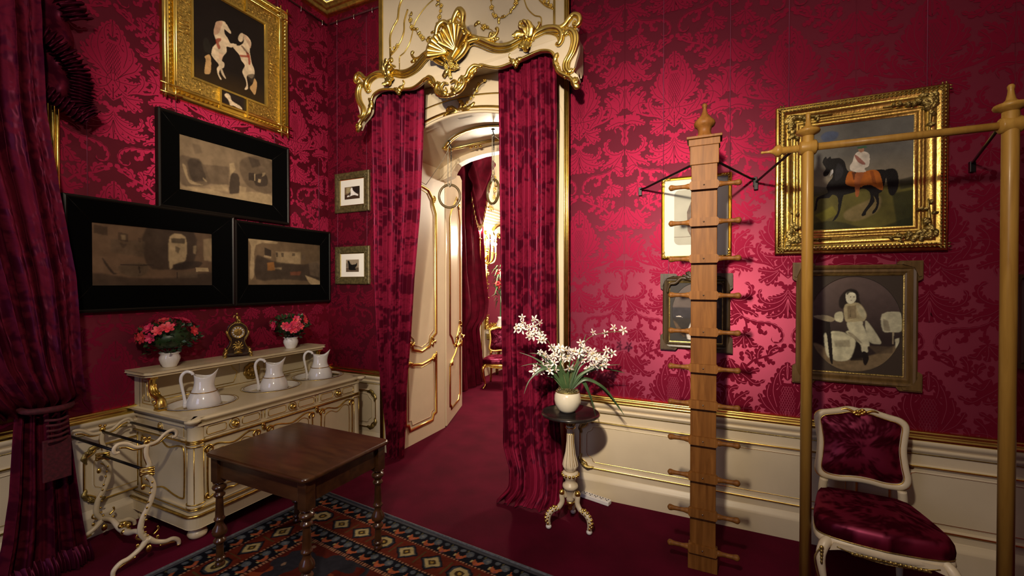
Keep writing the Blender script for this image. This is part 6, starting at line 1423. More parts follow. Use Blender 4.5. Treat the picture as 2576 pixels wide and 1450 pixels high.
# ------------------------------------------------------------------ towel rack
t = thing('towel_rack', (0.36, -1.93, 0), 'white and gilt carved towel rack with dark rods beside the washstand', 'rack')
def rack_end(x, nm='end_frame'):
    m = MB(); g = MB(); _t = m.tube; m.tube = lambda pts, r, *a, **k: _t(pts, [q*0.72 for q in r], *a, **k)
    _e = g.ell; g.ell = lambda c, r, *a: _e(c, tuple(q*0.75 for q in r), 8, 6)
    P = lambda pts: [(x, a, b) for a, b in pts]
    m.tube(P([(0.0, 0.70), (-0.005, 0.64), (0.01, 0.58), (0.0, 0.545)]), [0.020, 0.018, 0.018, 0.022], 10, 4, flat=0.8, nrm=(1, 0, 0))
    m.tube(P([(0.0, 0.52), (0.025, 0.47), (0.03, 0.41), (0.01, 0.34), (-0.025, 0.27), (-0.035, 0.20), (-0.015, 0.15), (0.01, 0.12)]), [0.016, 0.020, 0.021, 0.020, 0.021, 0.022, 0.02, 0.024], 10, 5, flat=0.8, nrm=(1, 0, 0))
    for sg in (-1, 1):
        m.tube(P([(0.0, 0.695), (sg*0.05, 0.700), (sg*0.095, 0.735), (sg*0.135, 0.745), (sg*0.155, 0.725), (sg*0.15, 0.700), (sg*0.13, 0.700)]), [0.017, 0.014, 0.014, 0.014, 0.014, 0.013, 0.010], 9, 5, flat=0.8, nrm=(1, 0, 0))
        m.tube(P([(0.0, 0.14), (sg*0.04, 0.10), (sg*0.09, 0.075), (sg*0.13, 0.07), (sg*0.16, 0.045), (sg*0.165, 0.015)]), [0.024, 0.020, 0.018, 0.018, 0.017, 0.014], 10, 5)
        g.tube(P([(sg*0.02, 0.685), (sg*0.06, 0.688), (sg*0.10, 0.715), (sg*0.13, 0.722)]), 0.005, 6, 4); g.tube(P([(sg*0.06, 0.066), (sg*0.11, 0.055), (sg*0.14, 0.045)]), 0.006, 6, 4); g.ell((x, sg*0.163, 0.016), (0.014, 0.016, 0.012))
        g.ell((x, sg*0.05, 0.125), (0.009, 0.012, 0.015)); g.tube(P([(sg*0.03, 0.15), (sg*0.055, 0.17), (sg*0.05, 0.19)]), 0.005, 6, 4)
    for dx_, da in ((0.010, 0.011), (0.010, -0.011)):
        g.tube(P([(a+da, z) for a, z in ((0.0, 0.50), (0.025, 0.47), (0.03, 0.41), (0.01, 0.34), (-0.025, 0.27), (-0.035, 0.20), (-0.015, 0.15))]), 0.0042, 6, 5); g.tube(P([(a+da, z) for a, z in ((0.0, 0.69), (-0.005, 0.64), (0.01, 0.58))]), 0.004, 6, 4)
    g.ell((x, 0, 0.715), (0.018, 0.024, 0.020)); g.ell((x, -0.012, 0.74), (0.012, 0.012, 0.014)); g.ell((x, 0.012, 0.735), (0.012, 0.012, 0.012))
    for q in range(4): g.tube([(x-0.022, -0.026, 0.52+0.012*q), (x+0.01*(q % 2), 0.0, 0.53+0.010*q), (x+0.022, 0.026, 0.515+0.014*q)], 0.008, 7, 3)
    for z in (0.47, 0.44, 0.41, 0.36, 0.33, 0.29): g.ell((x+0.012, 0.02-0.2*(0.47-z), z), (0.007, 0.008, 0.009), 7, 5)
    g.ell((x, -0.02, 0.455), (0.014, 0.016, 0.024))
    for z, a in ((0.26, -0.012), (0.22, -0.018), (0.19, -0.016), (0.165, -0.005)): g.ell((x+0.012, a, z), (0.007, 0.009, 0.008))
    g.ell((x+0.012, 0.0, 0.085), (0.016, 0.022, 0.030))
    m.absorb(g, 1); m.build(nm, [CREAM, GOLD], t)
rack_end(0.26); rack_end(-0.26)
for a, z in ((-0.15, 0.715), (0.0, 0.700), (0.15, 0.715), (0.0, 0.545)): MB().tube([(-0.26, a, z), (0.26, a, z)], 0.008, 10).build('rod', [IRON], t)
m = MB(); m.tube([(-0.26, 0, 0.14), (-0.15, 0, 0.155), (-0.05, 0, 0.125), (0.05, 0, 0.125), (0.15, 0, 0.155), (0.26, 0, 0.14)], [0.015, 0.014, 0.018, 0.018, 0.014, 0.015], 9, 5)
for q in range(9): m.ell((random.uniform(-.04, .04), random.uniform(-.018, .018), 0.13+random.uniform(-.02, .045)), (0.016, 0.015, 0.014), 8, 6, 1)
m.build('stretcher', [CREAM, GOLD], t)

# ------------------------------------------------------------------ pedestal stand, orchid
t = thing('pedestal_stand', (2.765, -0.49, 0), 'white and gilt tripod pedestal with a round black top beside the door curtain', 'stand')
MB().lathe([(0.0, 0.752), (0.175, 0.755), (0.192, 0.758), (0.199, 0.766), (0.197, 0.774), (0.186, 0.780), (0.178, 0.776), (0.0, 0.776)], 48).build('round_top', [simple('black_marble', (0.018, 0.015, 0.014), 0.22, noise=0.5, nscale=12, coat=0.2)], t)
m = MB(); m.lathe([(0.060, 0.752), (0.056, 0.735), (0.040, 0.715), (0.026, 0.69), (0.026, 0.68)], 20, mat=0, mod=lambda a, z: 1+0.10*math.sin(8*a)); 
for q in range(16):
    a = 2*PI*q/8+(0.4 if q > 7 else 0); r0 = 0.035 if q < 8 else 0.028; m.tube([(0.026*math.cos(a), 0.026*math.sin(a), 0.69), (r0*1.2*math.cos(a), r0*1.2*math.sin(a), 0.72), (r0*1.8*math.cos(a), r0*1.8*math.sin(a), 0.742), (r0*1.95*math.cos(a), r0*1.95*math.sin(a), 0.73)], [0.006, 0.010, 0.009, 0.005], 6, 4)
m.build('capital', [GOLDD], t)
m = MB(); m.lathe([(0.026, 0.685), (0.030, 0.68), (0.030, 0.665), (0.024, 0.655), (0.022, 0.64), (0.024, 0.58), (0.032, 0.50), (0.045, 0.44), (0.050, 0.415), (0.047, 0.395), (0.036, 0.385), (0.036, 0.375)], 60, mod=lambda a, z: 1+(0.11*math.sin(10*a+z*14) if 0.40 < z < 0.645 else 0), mat=0)
m.lathe([(0.036, 0.375), (0.050, 0.37), (0.056, 0.355), (0.052, 0.335), (0.040, 0.325), (0.034, 0.31), (0.034, 0.295), (0.050, 0.285), (0.053, 0.27), (0.046, 0.255), (0.032, 0.25), (0.030, 0.19), (0.026, 0.165)], 28)
m.build('baluster', [CREAM], t)
m = MB()
for k in range(10):
    m.tube([((0.0235+0.001)*math.cos(2*PI*k/10+1.0), (0.0245)*math.sin(2*PI*k/10+1.0), 0.635)]+[((r_+0.001)*math.cos(2*PI*k/10+1.0-(z-0.635)*1.4), (r_+0.001)*math.sin(2*PI*k/10+1.0-(z-0.635)*1.4), z) for r_, z in ((0.0222, 0.58), (0.029, 0.50), (0.040, 0.44), (0.0445, 0.415))], [0.002, 0.003, 0.003, 0.004, 0.004], 5, 3)
for k in range(14):
    a = 2*PI*k/14; m.ell((0.055*math.cos(a), 0.055*math.sin(a), 0.352), (0.010, 0.010, 0.011), 8, 6)
m.tube([(0.031*math.cos(2*PI*i/24), 0.031*math.sin(2*PI*i/24), 0.672) for i in range(24)], 0.004, 6, closed=True)
m.lathe([(0.0, 0.105), (0.010, 0.108), (0.016, 0.12), (0.010, 0.13), (0.024, 0.145), (0.029, 0.16), (0.027, 0.17)], 18)
m.build('gilt_carving', [GOLD], t)
for k in range(3):
    a = math.radians((-20, 100, 220)[k]); T_ = Matrix.Rotation(a, 4, 'Z'); m = MB(); m.T = T_
    m.tube([(0.030, 0, 0.20), (0.052, 0, 0.235), (0.062, 0, 0.215), (0.060, 0, 0.17), (0.085, 0, 0.135), (0.125, 0, 0.125), (0.155, 0, 0.10), (0.162, 0, 0.06), (0.155, 0, 0.03)], [0.012, 0.018, 0.018, 0.018, 0.018, 0.020, 0.022, 0.019, 0.016], 12, 5, flat=0.85, nrm=(0, 1, 0)); l = m.build('leg', [CREAM], t)
    g = MB(); g.T = T_; g.ell((0.060, 0, 0.235), (0.022, 0.019, 0.022), 10, 8)
    for q, (xx, zz) in enumerate(((0.10, 0.140), (0.12, 0.145), (0.142, 0.135), (0.160, 0.118), (0.172, 0.098), (0.178, 0.078), (0.174, 0.055))): g.ell((xx, 0, zz), (0.012, 0.013, 0.012), 8, 6); g.ell((xx-0.008, 0.012, zz-0.012), (0.008, 0.008, 0.010), 7, 5); g.ell((xx-0.008, -0.012, zz-0.012), (0.008, 0.008, 0.010), 7, 5)
    g.build('gilt_carving', [GOLD], l); b_ = MB(); b_.T = T_; b_.ell((0.156, 0, 0.017), (0.020, 0.020, 0.017), 12, 8); b_.build('foot', [PORC], l)

t = thing('potted_orchid', (2.745, -0.49, 0.776), 'white artificial orchid in a round cream pot on the pedestal stand', 'plant')
MB().lathe([(0.040, 0.0), (0.050, 0.002), (0.068, 0.022), (0.085, 0.055), (0.091, 0.085), (0.088, 0.115), (0.078, 0.138), (0.070, 0.142), (0.072, 0.135)], 36).build('flower_pot', [simple('cream_glaze', (0.70, 0.64, 0.50), 0.2, noise=0.06, nscale=5, coat=0.4)], t)
m = MB(); m.tube([(0.077*math.cos(2*PI*i/36), 0.077*math.sin(2*PI*i/36), 0.140) for i in range(36)], 0.004, 8, closed=True); m.build('pot_rim', [GOLDD], t)
m = MB(); m.lathe([(0.0, 0.150), (0.04, 0.146), (0.072, 0.134)], 24); 
for q in range(60): a = random.random()*6.28; r_ = random.random()*.06; m.tube([(r_*math.cos(a), r_*math.sin(a), 0.143), (r_*math.cos(a)+random.uniform(-.02, .02), r_*math.sin(a)+random.uniform(-.02, .02), 0.16), (r_*math.cos(a)+random.uniform(-.03, .03), r_*math.sin(a)+random.uniform(-.03, .03), 0.145)], 0.0018, 4, 2)
m.build('moss', [simple('dry_moss', (0.13, 0.11, 0.04), 0.9, noise=0.5, nscale=60)], t)
# local frame for the view: rx to the right in view, dpt away
RX = Vector((math.cos(math.radians(25.2)), math.sin(math.radians(25.2)), 0)); DP = Vector((-math.sin(math.radians(25.2)), math.cos(math.radians(25.2)), 0))
def q3(a, z, d=0.0): return tuple(RX*a+DP*d+Vector((0, 0, z)))
def blade(pts, w, mat=BLADE):
    S = cr(pts, 8); n = len(S); vs = []
    for i in range(n):
        t_ = i/(n-1); a = Vector(S[max(0, i-1)]); b = Vector(S[min(n-1, i+1)]); d = (b-a).normalized(); s_ = d.cross(Vector((0.25, -0.9, 0.35))).normalized(); ww = w*(0.55+0.45*math.sin(PI*min(1, t_*1.4)))*(1-t_**3)+0.0004; up = s_.cross(d)
        vs += [tuple(Vector(S[i])-s_*ww+up*ww*.35), S[i], tuple(Vector(S[i])+s_*ww+up*ww*.35)]
    m = MB(); m.add(vs, [(i*3+j, i*3+j+1, (i+1)*3+j+1, (i+1)*3+j) for i in range(n-1) for j in range(2)], 0, True); return m.build('leaf_blade', [mat], t)
BL = [((-.02, .15), (-.07, .28), (-.17, .30), (-.26, .23), (-.30, .14)), ((.01, .15), (-.02, .26), (-.10, .31), (-.17, .30)), ((-.03, .15), (-.10, .27), (-.22, .36), (-.33, .40)), ((-.02, .15), (-.08, .24), (-.20, .33), (-.32, .32)), ((-.01, .15), (-.08, .30), (-.18, .385), (-.26, .40)),
      ((.03, .15), (.10, .24), (.22, .29), (.34, .27), (.41, .25)), ((.02, .15), (.08, .25), (.20, .31), (.35, .33)), ((.02, .15), (.06, .22), (.11, .20), (.15, .12), (.18, .03), (.185, -.01)), ((.03, .15), (.10, .22), (.20, .19), (.30, .09), (.38, -.01), (.41, -.05)), ((.03, .15), (.12, .22), (.24, .17), (.33, .06), (.38, -.02)),
      ((-.01, .15), (-.03, .27), (-.06, .37)), ((0, .15), (.0, .28), (.02, .38)), ((.01, .15), (.05, .28), (.12, .40)), ((.02, .15), (.08, .30), (.20, .38)), ((-.02, .15), (-.05, .30), (-.04, .42)), ((0, .15), (.06, .32), (.10, .46), (.125, .53)), ((-.02, .15), (-.10, .25), (-.16, .36)), ((.02, .15), (.12, .28), (.28, .36)), ((0, .15), (-.06, .22), (-.14, .24)), ((.0, .15), (.03, .30), (.06, .34)),
      ((-.01, .15), (-.04, .22), (-.08, .33)), ((.01, .15), (.03, .22), (.04, .36))]
for i, b_ in enumerate(BL): blade([q3(a, z, ((i*37) % 11-5)*0.012*(k/3)) for k, (a, z) in enumerate(b_)], 0.0095 if i not in (7, 0) else 0.013, BLADE)
def bloom(p, sz, k0):
    m = MB(); rd = random.Random(k0); nrm = (Vector((0.2, -1, 0.1))+Vector((rd.uniform(-.7, .7), rd.uniform(-.3, .4), rd.uniform(-.6, .6)))).normalized(); s_ = nrm.orthogonal().normalized(); b_ = nrm.cross(s_); p = Vector(p); a0 = rd.random()*6
    for k in range(5):
        a = a0+2*PI*k/5; e = s_*math.cos(a)+b_*math.sin(a); f = nrm.cross(e); L_ = sz*rd.uniform(.85, 1.15)
        c1 = p+e*L_*.5+nrm*L_*.12; c2 = p+e*L_*.85+nrm*L_*.10; c3 = p+e*L_*1.05-nrm*L_*.02
        m.add([tuple(p), tuple(c1+f*L_*.20), tuple(c2+f*L_*.16), tuple(c3), tuple(c2-f*L_*.16), tuple(c1-f*L_*.20), tuple(c1-nrm*L_*.06)], [(0, 1, 6), (1, 2, 6), (2, 3, 6), (3, 4, 6), (4, 5, 6), (5, 0, 6)], 0, True)
    m.ell(tuple(p+nrm*sz*.25), (sz*.18, sz*.18, sz*.18), 7, 5, 1); m.build('blossom', [ORCHID, ORCHC], t)
CL = [(-.25, .595, .06, 9), (-.32, .56, .03, 5), (-.205, .50, .045, 8), (-.27, .53, .03, 4), (-.10, .30, .035, 0), (-.20, .295, .04, 7), (-.12, .32, .045, 7), (-.15, .38, .04, 5), (-.06, .42, .05, 7), (.0, .39, .05, 7), (.06, .40, .05, 10), (.14, .39, .05, 9), (.19, .35, .045, 8), (.23, .36, .04, 6), (.16, .30, .03, 4), (.11, .45, .03, 5), (.24, .42, .03, 5), (.30, .41, .02, 3), (.17, .55, .028, 5), (.26, .54, .03, 5), (.32, .55, .03, 6), (.38, .545, .02, 3), (.02, .33, .05, 4), (-.03, .35, .05, 5)]
k0 = 0
for a, z, sp, n_ in CL:
    for q in range(n_):
        k0 += 1; rd = random.Random(900+k0); bloom(q3(a+rd.uniform(-sp, sp), z+rd.uniform(-sp, sp)*.8, rd.uniform(-.05, .05)), rd.uniform(.025, .036), k0)
        if k0 >= 99: break
m = MB()
for pts in (((.0, .15), (-.03, .32), (-.12, .46), (-.22, .60)), ((0, .15), (-.05, .30), (-.15, .33), (-.22, .30)), ((.01, .15), (.06, .34), (.14, .50), (.30, .545), (.40, .54)), ((.01, .15), (.05, .32), (.18, .40), (.31, .40)), ((0, .15), (.02, .3), (-.03, .42))): m.tube([q3(a, z) for a, z in pts], 0.0025, 6, 6)
m.build('flower_stem', [STEM], t)

# ------------------------------------------------------------------ power strip
t = thing('power_strip', (2.835, -0.085, 0), 'white plastic multi-socket power strip lying on the carpet against the wall', 'power strip', math.radians(-13))
m = MB(); m.box(-0.12, 0.12, -0.028, 0.028, 0.002, 0.034); m.build('housing', [PLASTIC], t, 0.006, 3)
m = MB()
for k in range(5):
    x = -0.09+0.045*k
    for dx, dy in ((-0.008, 0.008), (0.008, -0.008)): m.lathe([(0.0, 0.0348), (0.0055, 0.0348)], 10, (x+dx, dy, 0))
    m.lathe([(0.0055, 0.0345), (0.0, 0.0345)], 10, (x+0.012, 0.012, 0))
m.build('socket_holes', [BLACKP], t)

# ------------------------------------------------------------------ pegged ladder post
t = thing('peg_ladder', (3.594, -0.575, 0), 'tall oak gymnastic ladder post with eleven turned pegs and an urn finial', 'gym apparatus')
m = MB(); m.box(-0.068, 0.068, -0.040, 0.035, 0.12, 2.36); m.box(-0.078, 0.078, -0.050, 0.045, 0.0, 0.115); m.build('post', [OAK], t, 0.003)
m = MB(); m.box(-0.076, 0.076, -0.048, 0.043, 2.33, 2.455); m.box(-0.082, 0.082, -0.054, 0.049, 2.435, 2.475); m.box(-0.093, 0.093, -0.065, 0.060, 2.475, 2.49); m.build('cap', [OAK], t, 0.003)
MB().lathe([(0.050, 2.49), (0.046, 2.50), (0.036, 2.512), (0.034, 2.53), (0.040, 2.548), (0.052, 2.556), (0.058, 2.57), (0.054, 2.585), (0.036, 2.603), (0.020, 2.622), (0.013, 2.64), (0.010, 2.655), (0.009, 2.662), (0.013, 2.668), (0.015, 2.676), (0.010, 2.686), (0.0, 2.690)], 28, (0, 0, 0)).build('finial', [OAK], t)
m = MB(); oc = [(-0.075, -0.020), (-0.066, -0.028), (0.066, -0.028), (0.075, -0.020), (0.075, 0.010), (0.066, 0.018), (-0.066, 0.018), (-0.075, 0.010)]
m.prism([(a, b) for a, b in ((-0.075, 0.014), (-0.068, 0.022), (0.068, 0.022), (0.075, 0.014), (0.075, -0.012), (0.068, -0.022), (-0.068, -0.022), (-0.075, -0.012))], -0.068, -0.038, 'xz')
for sg in (-1, 1): m.tube([(sg*0.073, -0.052, 0), (sg*0.085, -0.052, 0), (sg*0.105, -0.052, 0), (sg*0.15, -0.052, 0), (sg*0.170, -0.052, 0), (sg*0.182, -0.052, 0), (sg*0.190, -0.052, 0)], [0.016, 0.0165, 0.012, 0.0125, 0.017, 0.0155, 0.004], 14, 4)
peg = m.build('peg', [OAK], t, 0.002); m = MB(); m.lathe([(0.0, -0.0715), (0.004, -0.0705), (0.005, -0.067)], 10, axis='y'); scr = m.build('screw', [simple('steel_screw', (0.35, 0.3, 0.25), 0.35, 1.0)], peg)
for k in range(11):
    p_ = peg if k == 0 else dup(peg, (0, 0, 0)); p_.parent = t; p_.location = (0, 0, 0.127+0.2081*k)
for x1, sg in ((-0.445, -1), (0.296, 1)):
    m = MB()
    m.tube([(sg*0.068, 0.01, 2.345), (sg*0.085, 0.02, 2.34), (x1*0.9, 0.52, 2.365-0.02), (x1, 0.560, 2.345)], 0.0075, 8, 1); m.box(x1-0.012, x1+0.012, 0.552, 0.575, 2.30, 2.36); m.build('wall_stay', [IRON], t, 0.002)

# ------------------------------------------------------------------ round posts and bar
t = thing('gym_bar', (4.47, -0.60, 0), 'pale wood gymnastic frame of two round posts joined by a crossbar', 'gym apparatus')
def bpost(x, r_):
    m = MB(); m.lathe([(r_, 0.0), (r_, 2.42), (r_*0.95, 2.425)], 28, (x, 0, 0)); p = m.build('post', [OAKL], t)
    m = MB(); m.lathe([(r_*0.95, 2.42), (r_*1.2, 2.428), (r_*1.9, 2.436), (r_*2.05, 2.446), (r_*1.9, 2.455), (r_*1.0, 2.463), (r_*0.6, 2.475), (r_*0.42, 2.50), (r_*0.36, 2.52), (r_*0.42, 2.526), (r_*0.45, 2.535), (r_*0.3, 2.543), (0.0, 2.546)], 26, (x, 0, 0)); m.build('finial', [OAKL], p)
    m = MB(); m.lathe([(0.022, -0.042), (0.036, -0.034), (0.038, 0.034), (0.022, 0.042)], 10, (x, 0, 2.362), axis='x'); m.build('collar', [OAKL], p, 0.004)
    return p
bpost(-0.380, 0.0265); bpost(0.380, 0.0285)
m = MB(); m.tube([(-0.50, 0, 2.362), (0.52, 0, 2.362)], 0.0185, 20); b_ = m.build('crossbar', [OAKL], t)
m = MB(); m.lathe([(0.0, -0.105), (0.006, -0.104), (0.008, -0.098), (0.006, -0.090), (0.007, -0.07), (0.010, -0.058), (0.014, -0.048), (0.028, -0.036), (0.032, -0.024), (0.028, -0.012), (0.018, -0.004), (0.0185, 0.0)], 24, (-0.49, 0, 2.362), axis='x'); m.build('finial', [OAKL], b_)
for x0, x1 in ((-0.45, -0.575), (0.345, 0.485)):
    m = MB()
    m.tube([(x0, 0.01, 2.355), (x1, 0.588, 2.325)], 0.0075, 8); m.box(x1-0.012, x1+0.012, 0.575, 0.60, 2.275, 2.335); m.build('wall_stay', [IRON], t, 0.002)

# ------------------------------------------------------------------ hanging rings
def ring(x, yaw, label, cord_dx):
    t = thing('gymnastic_ring', (x, 0.30, 2.395), label, 'gymnastic ring', yaw, 'rings hanging in the doorway')
    m = MB(); m.tube([(0.106*math.cos(2*PI*i/48), 0, 0.12+0.112*math.sin(2*PI*i/48)) for i in range(48)], 0.0125, 12, closed=True); m.build('wooden_hoop', [RINGW], t)
    zt_ = arz(x)-2.395-0.008
    m = MB(); m.tube([(-0.016, 0, 0.235), (-0.014, 0, zt_-0.08)], 0.0045, 7); m.tube([(0.016, 0, 0.235), (0.016, 0, zt_-0.20)], 0.0045, 7); m.tube([(0.0155*math.cos(a), 0.014*math.sin(a), 0.232+0.02*math.cos(a*2)) for a in [2*PI*i/12 for i in range(12)]], 0.005, 7, closed=True)
    m.tube([(-0.014, 0, zt_-0.08), (0.0, 0, zt_-0.055), (0.014, 0, zt_-0.08)], 0.005, 7, 4); m.build('rope', [ROPE], t)
    m = MB()
    for k in range(6): 
        zc = zt_-0.195+0.025*k; m.tube([(0.016+(0.006*math.cos(a) if k % 2 else 0), (0 if k % 2 else 0.006*math.cos(a)), zc+0.015*math.sin(a)) for a in [2*PI*i/10 for i in range(10)]], 0.0028, 6, closed=True)
    m.tube([(0, 0, zt_), (0.0, 0, zt_-0.03), (0.010, 0, zt_-0.05), (0.0, 0, zt_-0.066), (-0.012, 0, zt_-0.05)], 0.005, 7, 4); m.lathe([(0.018, zt_-0.012), (0.018, zt_-0.006), (0.008, zt_), (0.0, zt_+0.004)], 12); m.build('hook_and_chain', [IRON], t)
    m = MB(); m.tube([(0, 0, zt_-0.06), (cord_dx*0.3, 0.10, zt_-0.17), (cord_dx, 0.3, zt_-0.36)], 0.003, 6, 5); m.build('guide_cord', [ROPE], t)
ring(1.272, math.radians(18), 'wooden gymnastic ring on ropes, left one of the doorway pair', -0.34); ring(1.757, math.radians(-32), 'wooden gymnastic ring on ropes, right one of the doorway pair', 0.34)

# ------------------------------------------------------------------ upholstered chair
def rococo_chair(name, loc, rz, label, gilt=False, mat_f=None):
    t = thing(name, loc, label, 'chair', rz); F = mat_f or CREAM
    w = 0.235
    # back frame outline (x, z) with shaped crest
    ho = cr([(0.0, 0.925), (0.05, 0.932), (0.10, 0.918), (0.15, 0.905), (0.19, 0.895), (0.215, 0.865), (0.208, 0.80), (0.200, 0.72), (0.207, 0.63), (0.215, 0.56), (0.19, 0.522), (0.12, 0.512), (0.05, 0.52), (0.0, 0.523)], 4)
    def tilt(x, z, d=0.0): return (x, 0.20+0.13*(z-0.5)+0.02*math.cos(x*5)-0.02-d, z)
    full = ho+[(-a, b) for a, b in ho[::-1]][1:-1]
    m = MB(); m.tube([tilt(a*0.93, 0.722+(b-0.722)*0.93) for a, b in full], 0.0185, 12, closed=True, flat=0.8, nrm=(0, -1, 0.13)); bf = m.build('back_frame', [F], t)
    m = MB(); m.tube([tilt(a, 0.722+(b-0.722)*1.0, -0.004) for a, b in full], 0.004, 6, closed=True); m.tube([tilt(a*0.865, 0.722+(b-0.722)*0.87, 0.010) for a, b in full], 0.003, 6, closed=True)
    for q in range(9): x = random.uniform(-.045, .045); m.ell(tilt(x, 0.905+random.uniform(-.012, .02), 0.014), (0.014, 0.010, 0.009), 8, 6)
    for sx in (-1, 1): m.tube([tilt(sx*0.02, 0.905, 0.012), tilt(sx*0.06, 0.922, 0.010), tilt(sx*0.10, 0.908, 0.008)], [0.008, 0.008, 0.003], 7, 4)
    m.build('gilt_carving', [GOLD], bf)
    # upholstered pad, domed
    nr = 14; ring_ = [(a*0.85, 0.722+(b-0.722)*0.85) for a, b in full]; n = len(ring_); P = np.zeros((nr, n, 3))
    for k in range(nr):
        s = 1-k/(nr-1)*0.999
        for i, (a, b) in enumerate(ring_): P[k, i] = tilt(a*s, 0.722+(b-0.722)*s, 0.004+0.035*(1-s**3))
    grid_obj('back_pad', P, UPH, t, pat=pat_at(P[..., 0]*1.3+0.15, P[..., 2]*1.3-0.15), closed_u=True)
    n2 = MB(); n2.add([tuple(P[0, i]) for i in range(n)]+[tuple(P[0, i]+np.array([0, 0.03, 0])) for i in range(n)], [(i, (i+1) % n, n+(i+1) % n, n+i) for i in range(n)]+[tuple(range(n, 2*n))], 0, True); n2.build('back_lining', [DARKRED], t)
    for sx in (-1, 1):
        MB().tube([(sx*0.175, 0.185, 0.515), (sx*0.180, 0.19, 0.46), (sx*0.178, 0.20, 0.38), (sx*0.175, 0.215, 0.20), (sx*0.185, 0.25, 0.0)], [0.021, 0.022, 0.023, 0.019, 0.015], 10, 5).build('leg', [F], t)
    # seat: trapezoid rounded, domed cushion
    so = cr([(0.0, -0.275), (0.13, -0.262), (0.225, -0.235), (0.262, -0.19), (0.255, -0.08), (0.225, 0.08), (0.20, 0.175), (0.17, 0.205), (0.08, 0.215), (0.0, 0.217)], 5); so = so+[(-a, b) for a, b in so[::-1]][1:-1]; n = len(so)
    nr = 22; P = np.zeros((nr, n, 3)); k0s = [(1.0, 0.385), (1.015, 0.40), (1.02, 0.42), (1.005, 0.445), (0.965, 0.463)]
    for k in range(nr):
        if k < 5: s, z = k0s[k]
        else: s = 0.965*(1-(k-4)/(nr-5))+0.001; z = 0.463+0.032*(1-(s/0.965)**2)
        for i, (a, b) in enumerate(so): P[k, i] = (a*s, -0.03+(b+0.03)*s, z)
    grid_obj('seat_cushion', P, UPH, t, pat=pat_at(P[..., 0]*1.3+0.3, P[..., 1]*1.3+0.35), closed_u=True)
    m = MB(); m.mould([(a, b) for a, b in so], [(-0.03, 0.0), (0.002, 0.0), (0.008, 0.012), (0.004, 0.03), (-0.004, 0.040), (-0.03, 0.040)], True, 0.345, 0, True, 'xy')
    # shaped front apron and side aprons
    m.prism([(-0.20, 0.37), (0.20, 0.37), (0.215, 0.335), (0.16, 0.352), (0.10, 0.345), (0.05, 0.330), (0.0, 0.322), (-0.05, 0.330), (-0.10, 0.345), (-0.16, 0.352), (-0.215, 0.335)], -0.268, -0.245, 'xz', 0, False)
    sr = m.build('seat_rail', [F], t, 0.003)
    m = MB()
    for q in range(16): x = (q-7.5)*0.018; m.relief([(x, 0.345), (x+0.010, 0.337), (x+0.026, 0.334)], 0.008, 0.012, -0.268, 2)
    m.tube([(a*1.005, b*1.005, 0.387) for a, b in so], 0.0035, 6, closed=True); m.tube([(x, -0.269, 0.322+0.9*(x*x)*1.0+0.002) for x in np.linspace(-0.19, 0.19, 24)], 0.003, 6)
    m.build('gilt_carving', [GOLD if gilt else GOLDD], sr)
    for sx in (-1, 1):
        m = MB(); m.tube([(sx*0.215, -0.225, 0.368), (sx*0.238, -0.250, 0.345), (sx*0.255, -0.268, 0.29), (sx*0.245, -0.262, 0.20), (sx*0.222, -0.240, 0.10), (sx*0.222, -0.245, 0.05), (sx*0.242, -0.268, 0.02), (sx*0.250, -0.280, 0.008)], [0.022, 0.024, 0.021, 0.016, 0.012, 0.011, 0.014, 0.009], 12, 5); l = m.build('leg', [F], t)
        m = MB(); m.tube([(sx*0.262, -0.290, 0.34), (sx*0.284, -0.294, 0.29), (sx*0.268, -0.284, 0.20), (sx*0.238, -0.256, 0.10)], 0.003, 6, 5)
        for q in range(5): m.ell((sx*0.255, -0.290, 0.345-0.018*q), (0.010-0.001*q, 0.008, 0.011), 7, 5)
        m.build('gilt_carving', [GOLD if gilt else GOLDD], l)
    return t
rococo_chair('upholstered_chair', (4.40, -0.46, 0), math.radians(-2), 'white framed chair with crimson damask seat and back, between the two round wooden posts')
# ------------------------------------------------------------------ the next room, seen through the doorway
Y2 = 0.84
struct(MB().box(XL-0.25, XL, Y2, 8.3, 0, 4.9).build('wall_side', [CREAM]))
struct(MB().box(XL-0.3, 5.2, 8.0, 8.2, 0, 4.9).build('wall_far', [GROUND]))
struct(MB().box(5.0, 5.2, Y2, 8.2, 0, 4.9).build('wall_opposite', [simple('plain_crimson_wall', (0.22, 0.006, 0.03), 0.6)]))
o = MB().box(XL-0.3, 5.2, Y2, 8.2, 4.7, 4.9).build('ceiling_2', [WHITE]); struct(o)
m = MB()
for y in (3.02, 3.10, 3.2, 3.30, 3.36): m.tube([(XL+0.012, y, 0.0), (XL+0.012, y, 4.6)], 0.010 if y in (3.1, 3.30) else 0.006, 8)
m.box(XL, XL+0.02, 3.0, 3.03, 0, 4.6); struct(m.build('trim_4', [GOLDP]))
m = MB()
garland(m, [(3.05, 3.6), (3.15, 3.4), (3.12, 3.2), (3.2, 3.05)], 0, 0.04); garland(m, [(3.55, 4.0), (3.7, 3.7), (3.8, 3.5), (3.75, 3.2)], 0, 0.05); garland(m, [(3.45, 3.2), (3.5, 3.05), (3.7, 3.0)], 0, 0.05)
o = m.build('trim_5', [CREAM, GOLDP]); o.rotation_euler = (0, 0, PI/2); o.location = (XL+0.01, 0, 0); struct(o)
m = MB()
for k in range(6): m.tube([(XL+0.012, 3.42, 2.72+0.055*k), (XL+0.012, 4.6, 2.72+0.055*k)], 0.010, 6)
struct(m.build('trim_6', [simple('plaster_cornice', (0.6, 0.55, 0.48), 0.6)]))
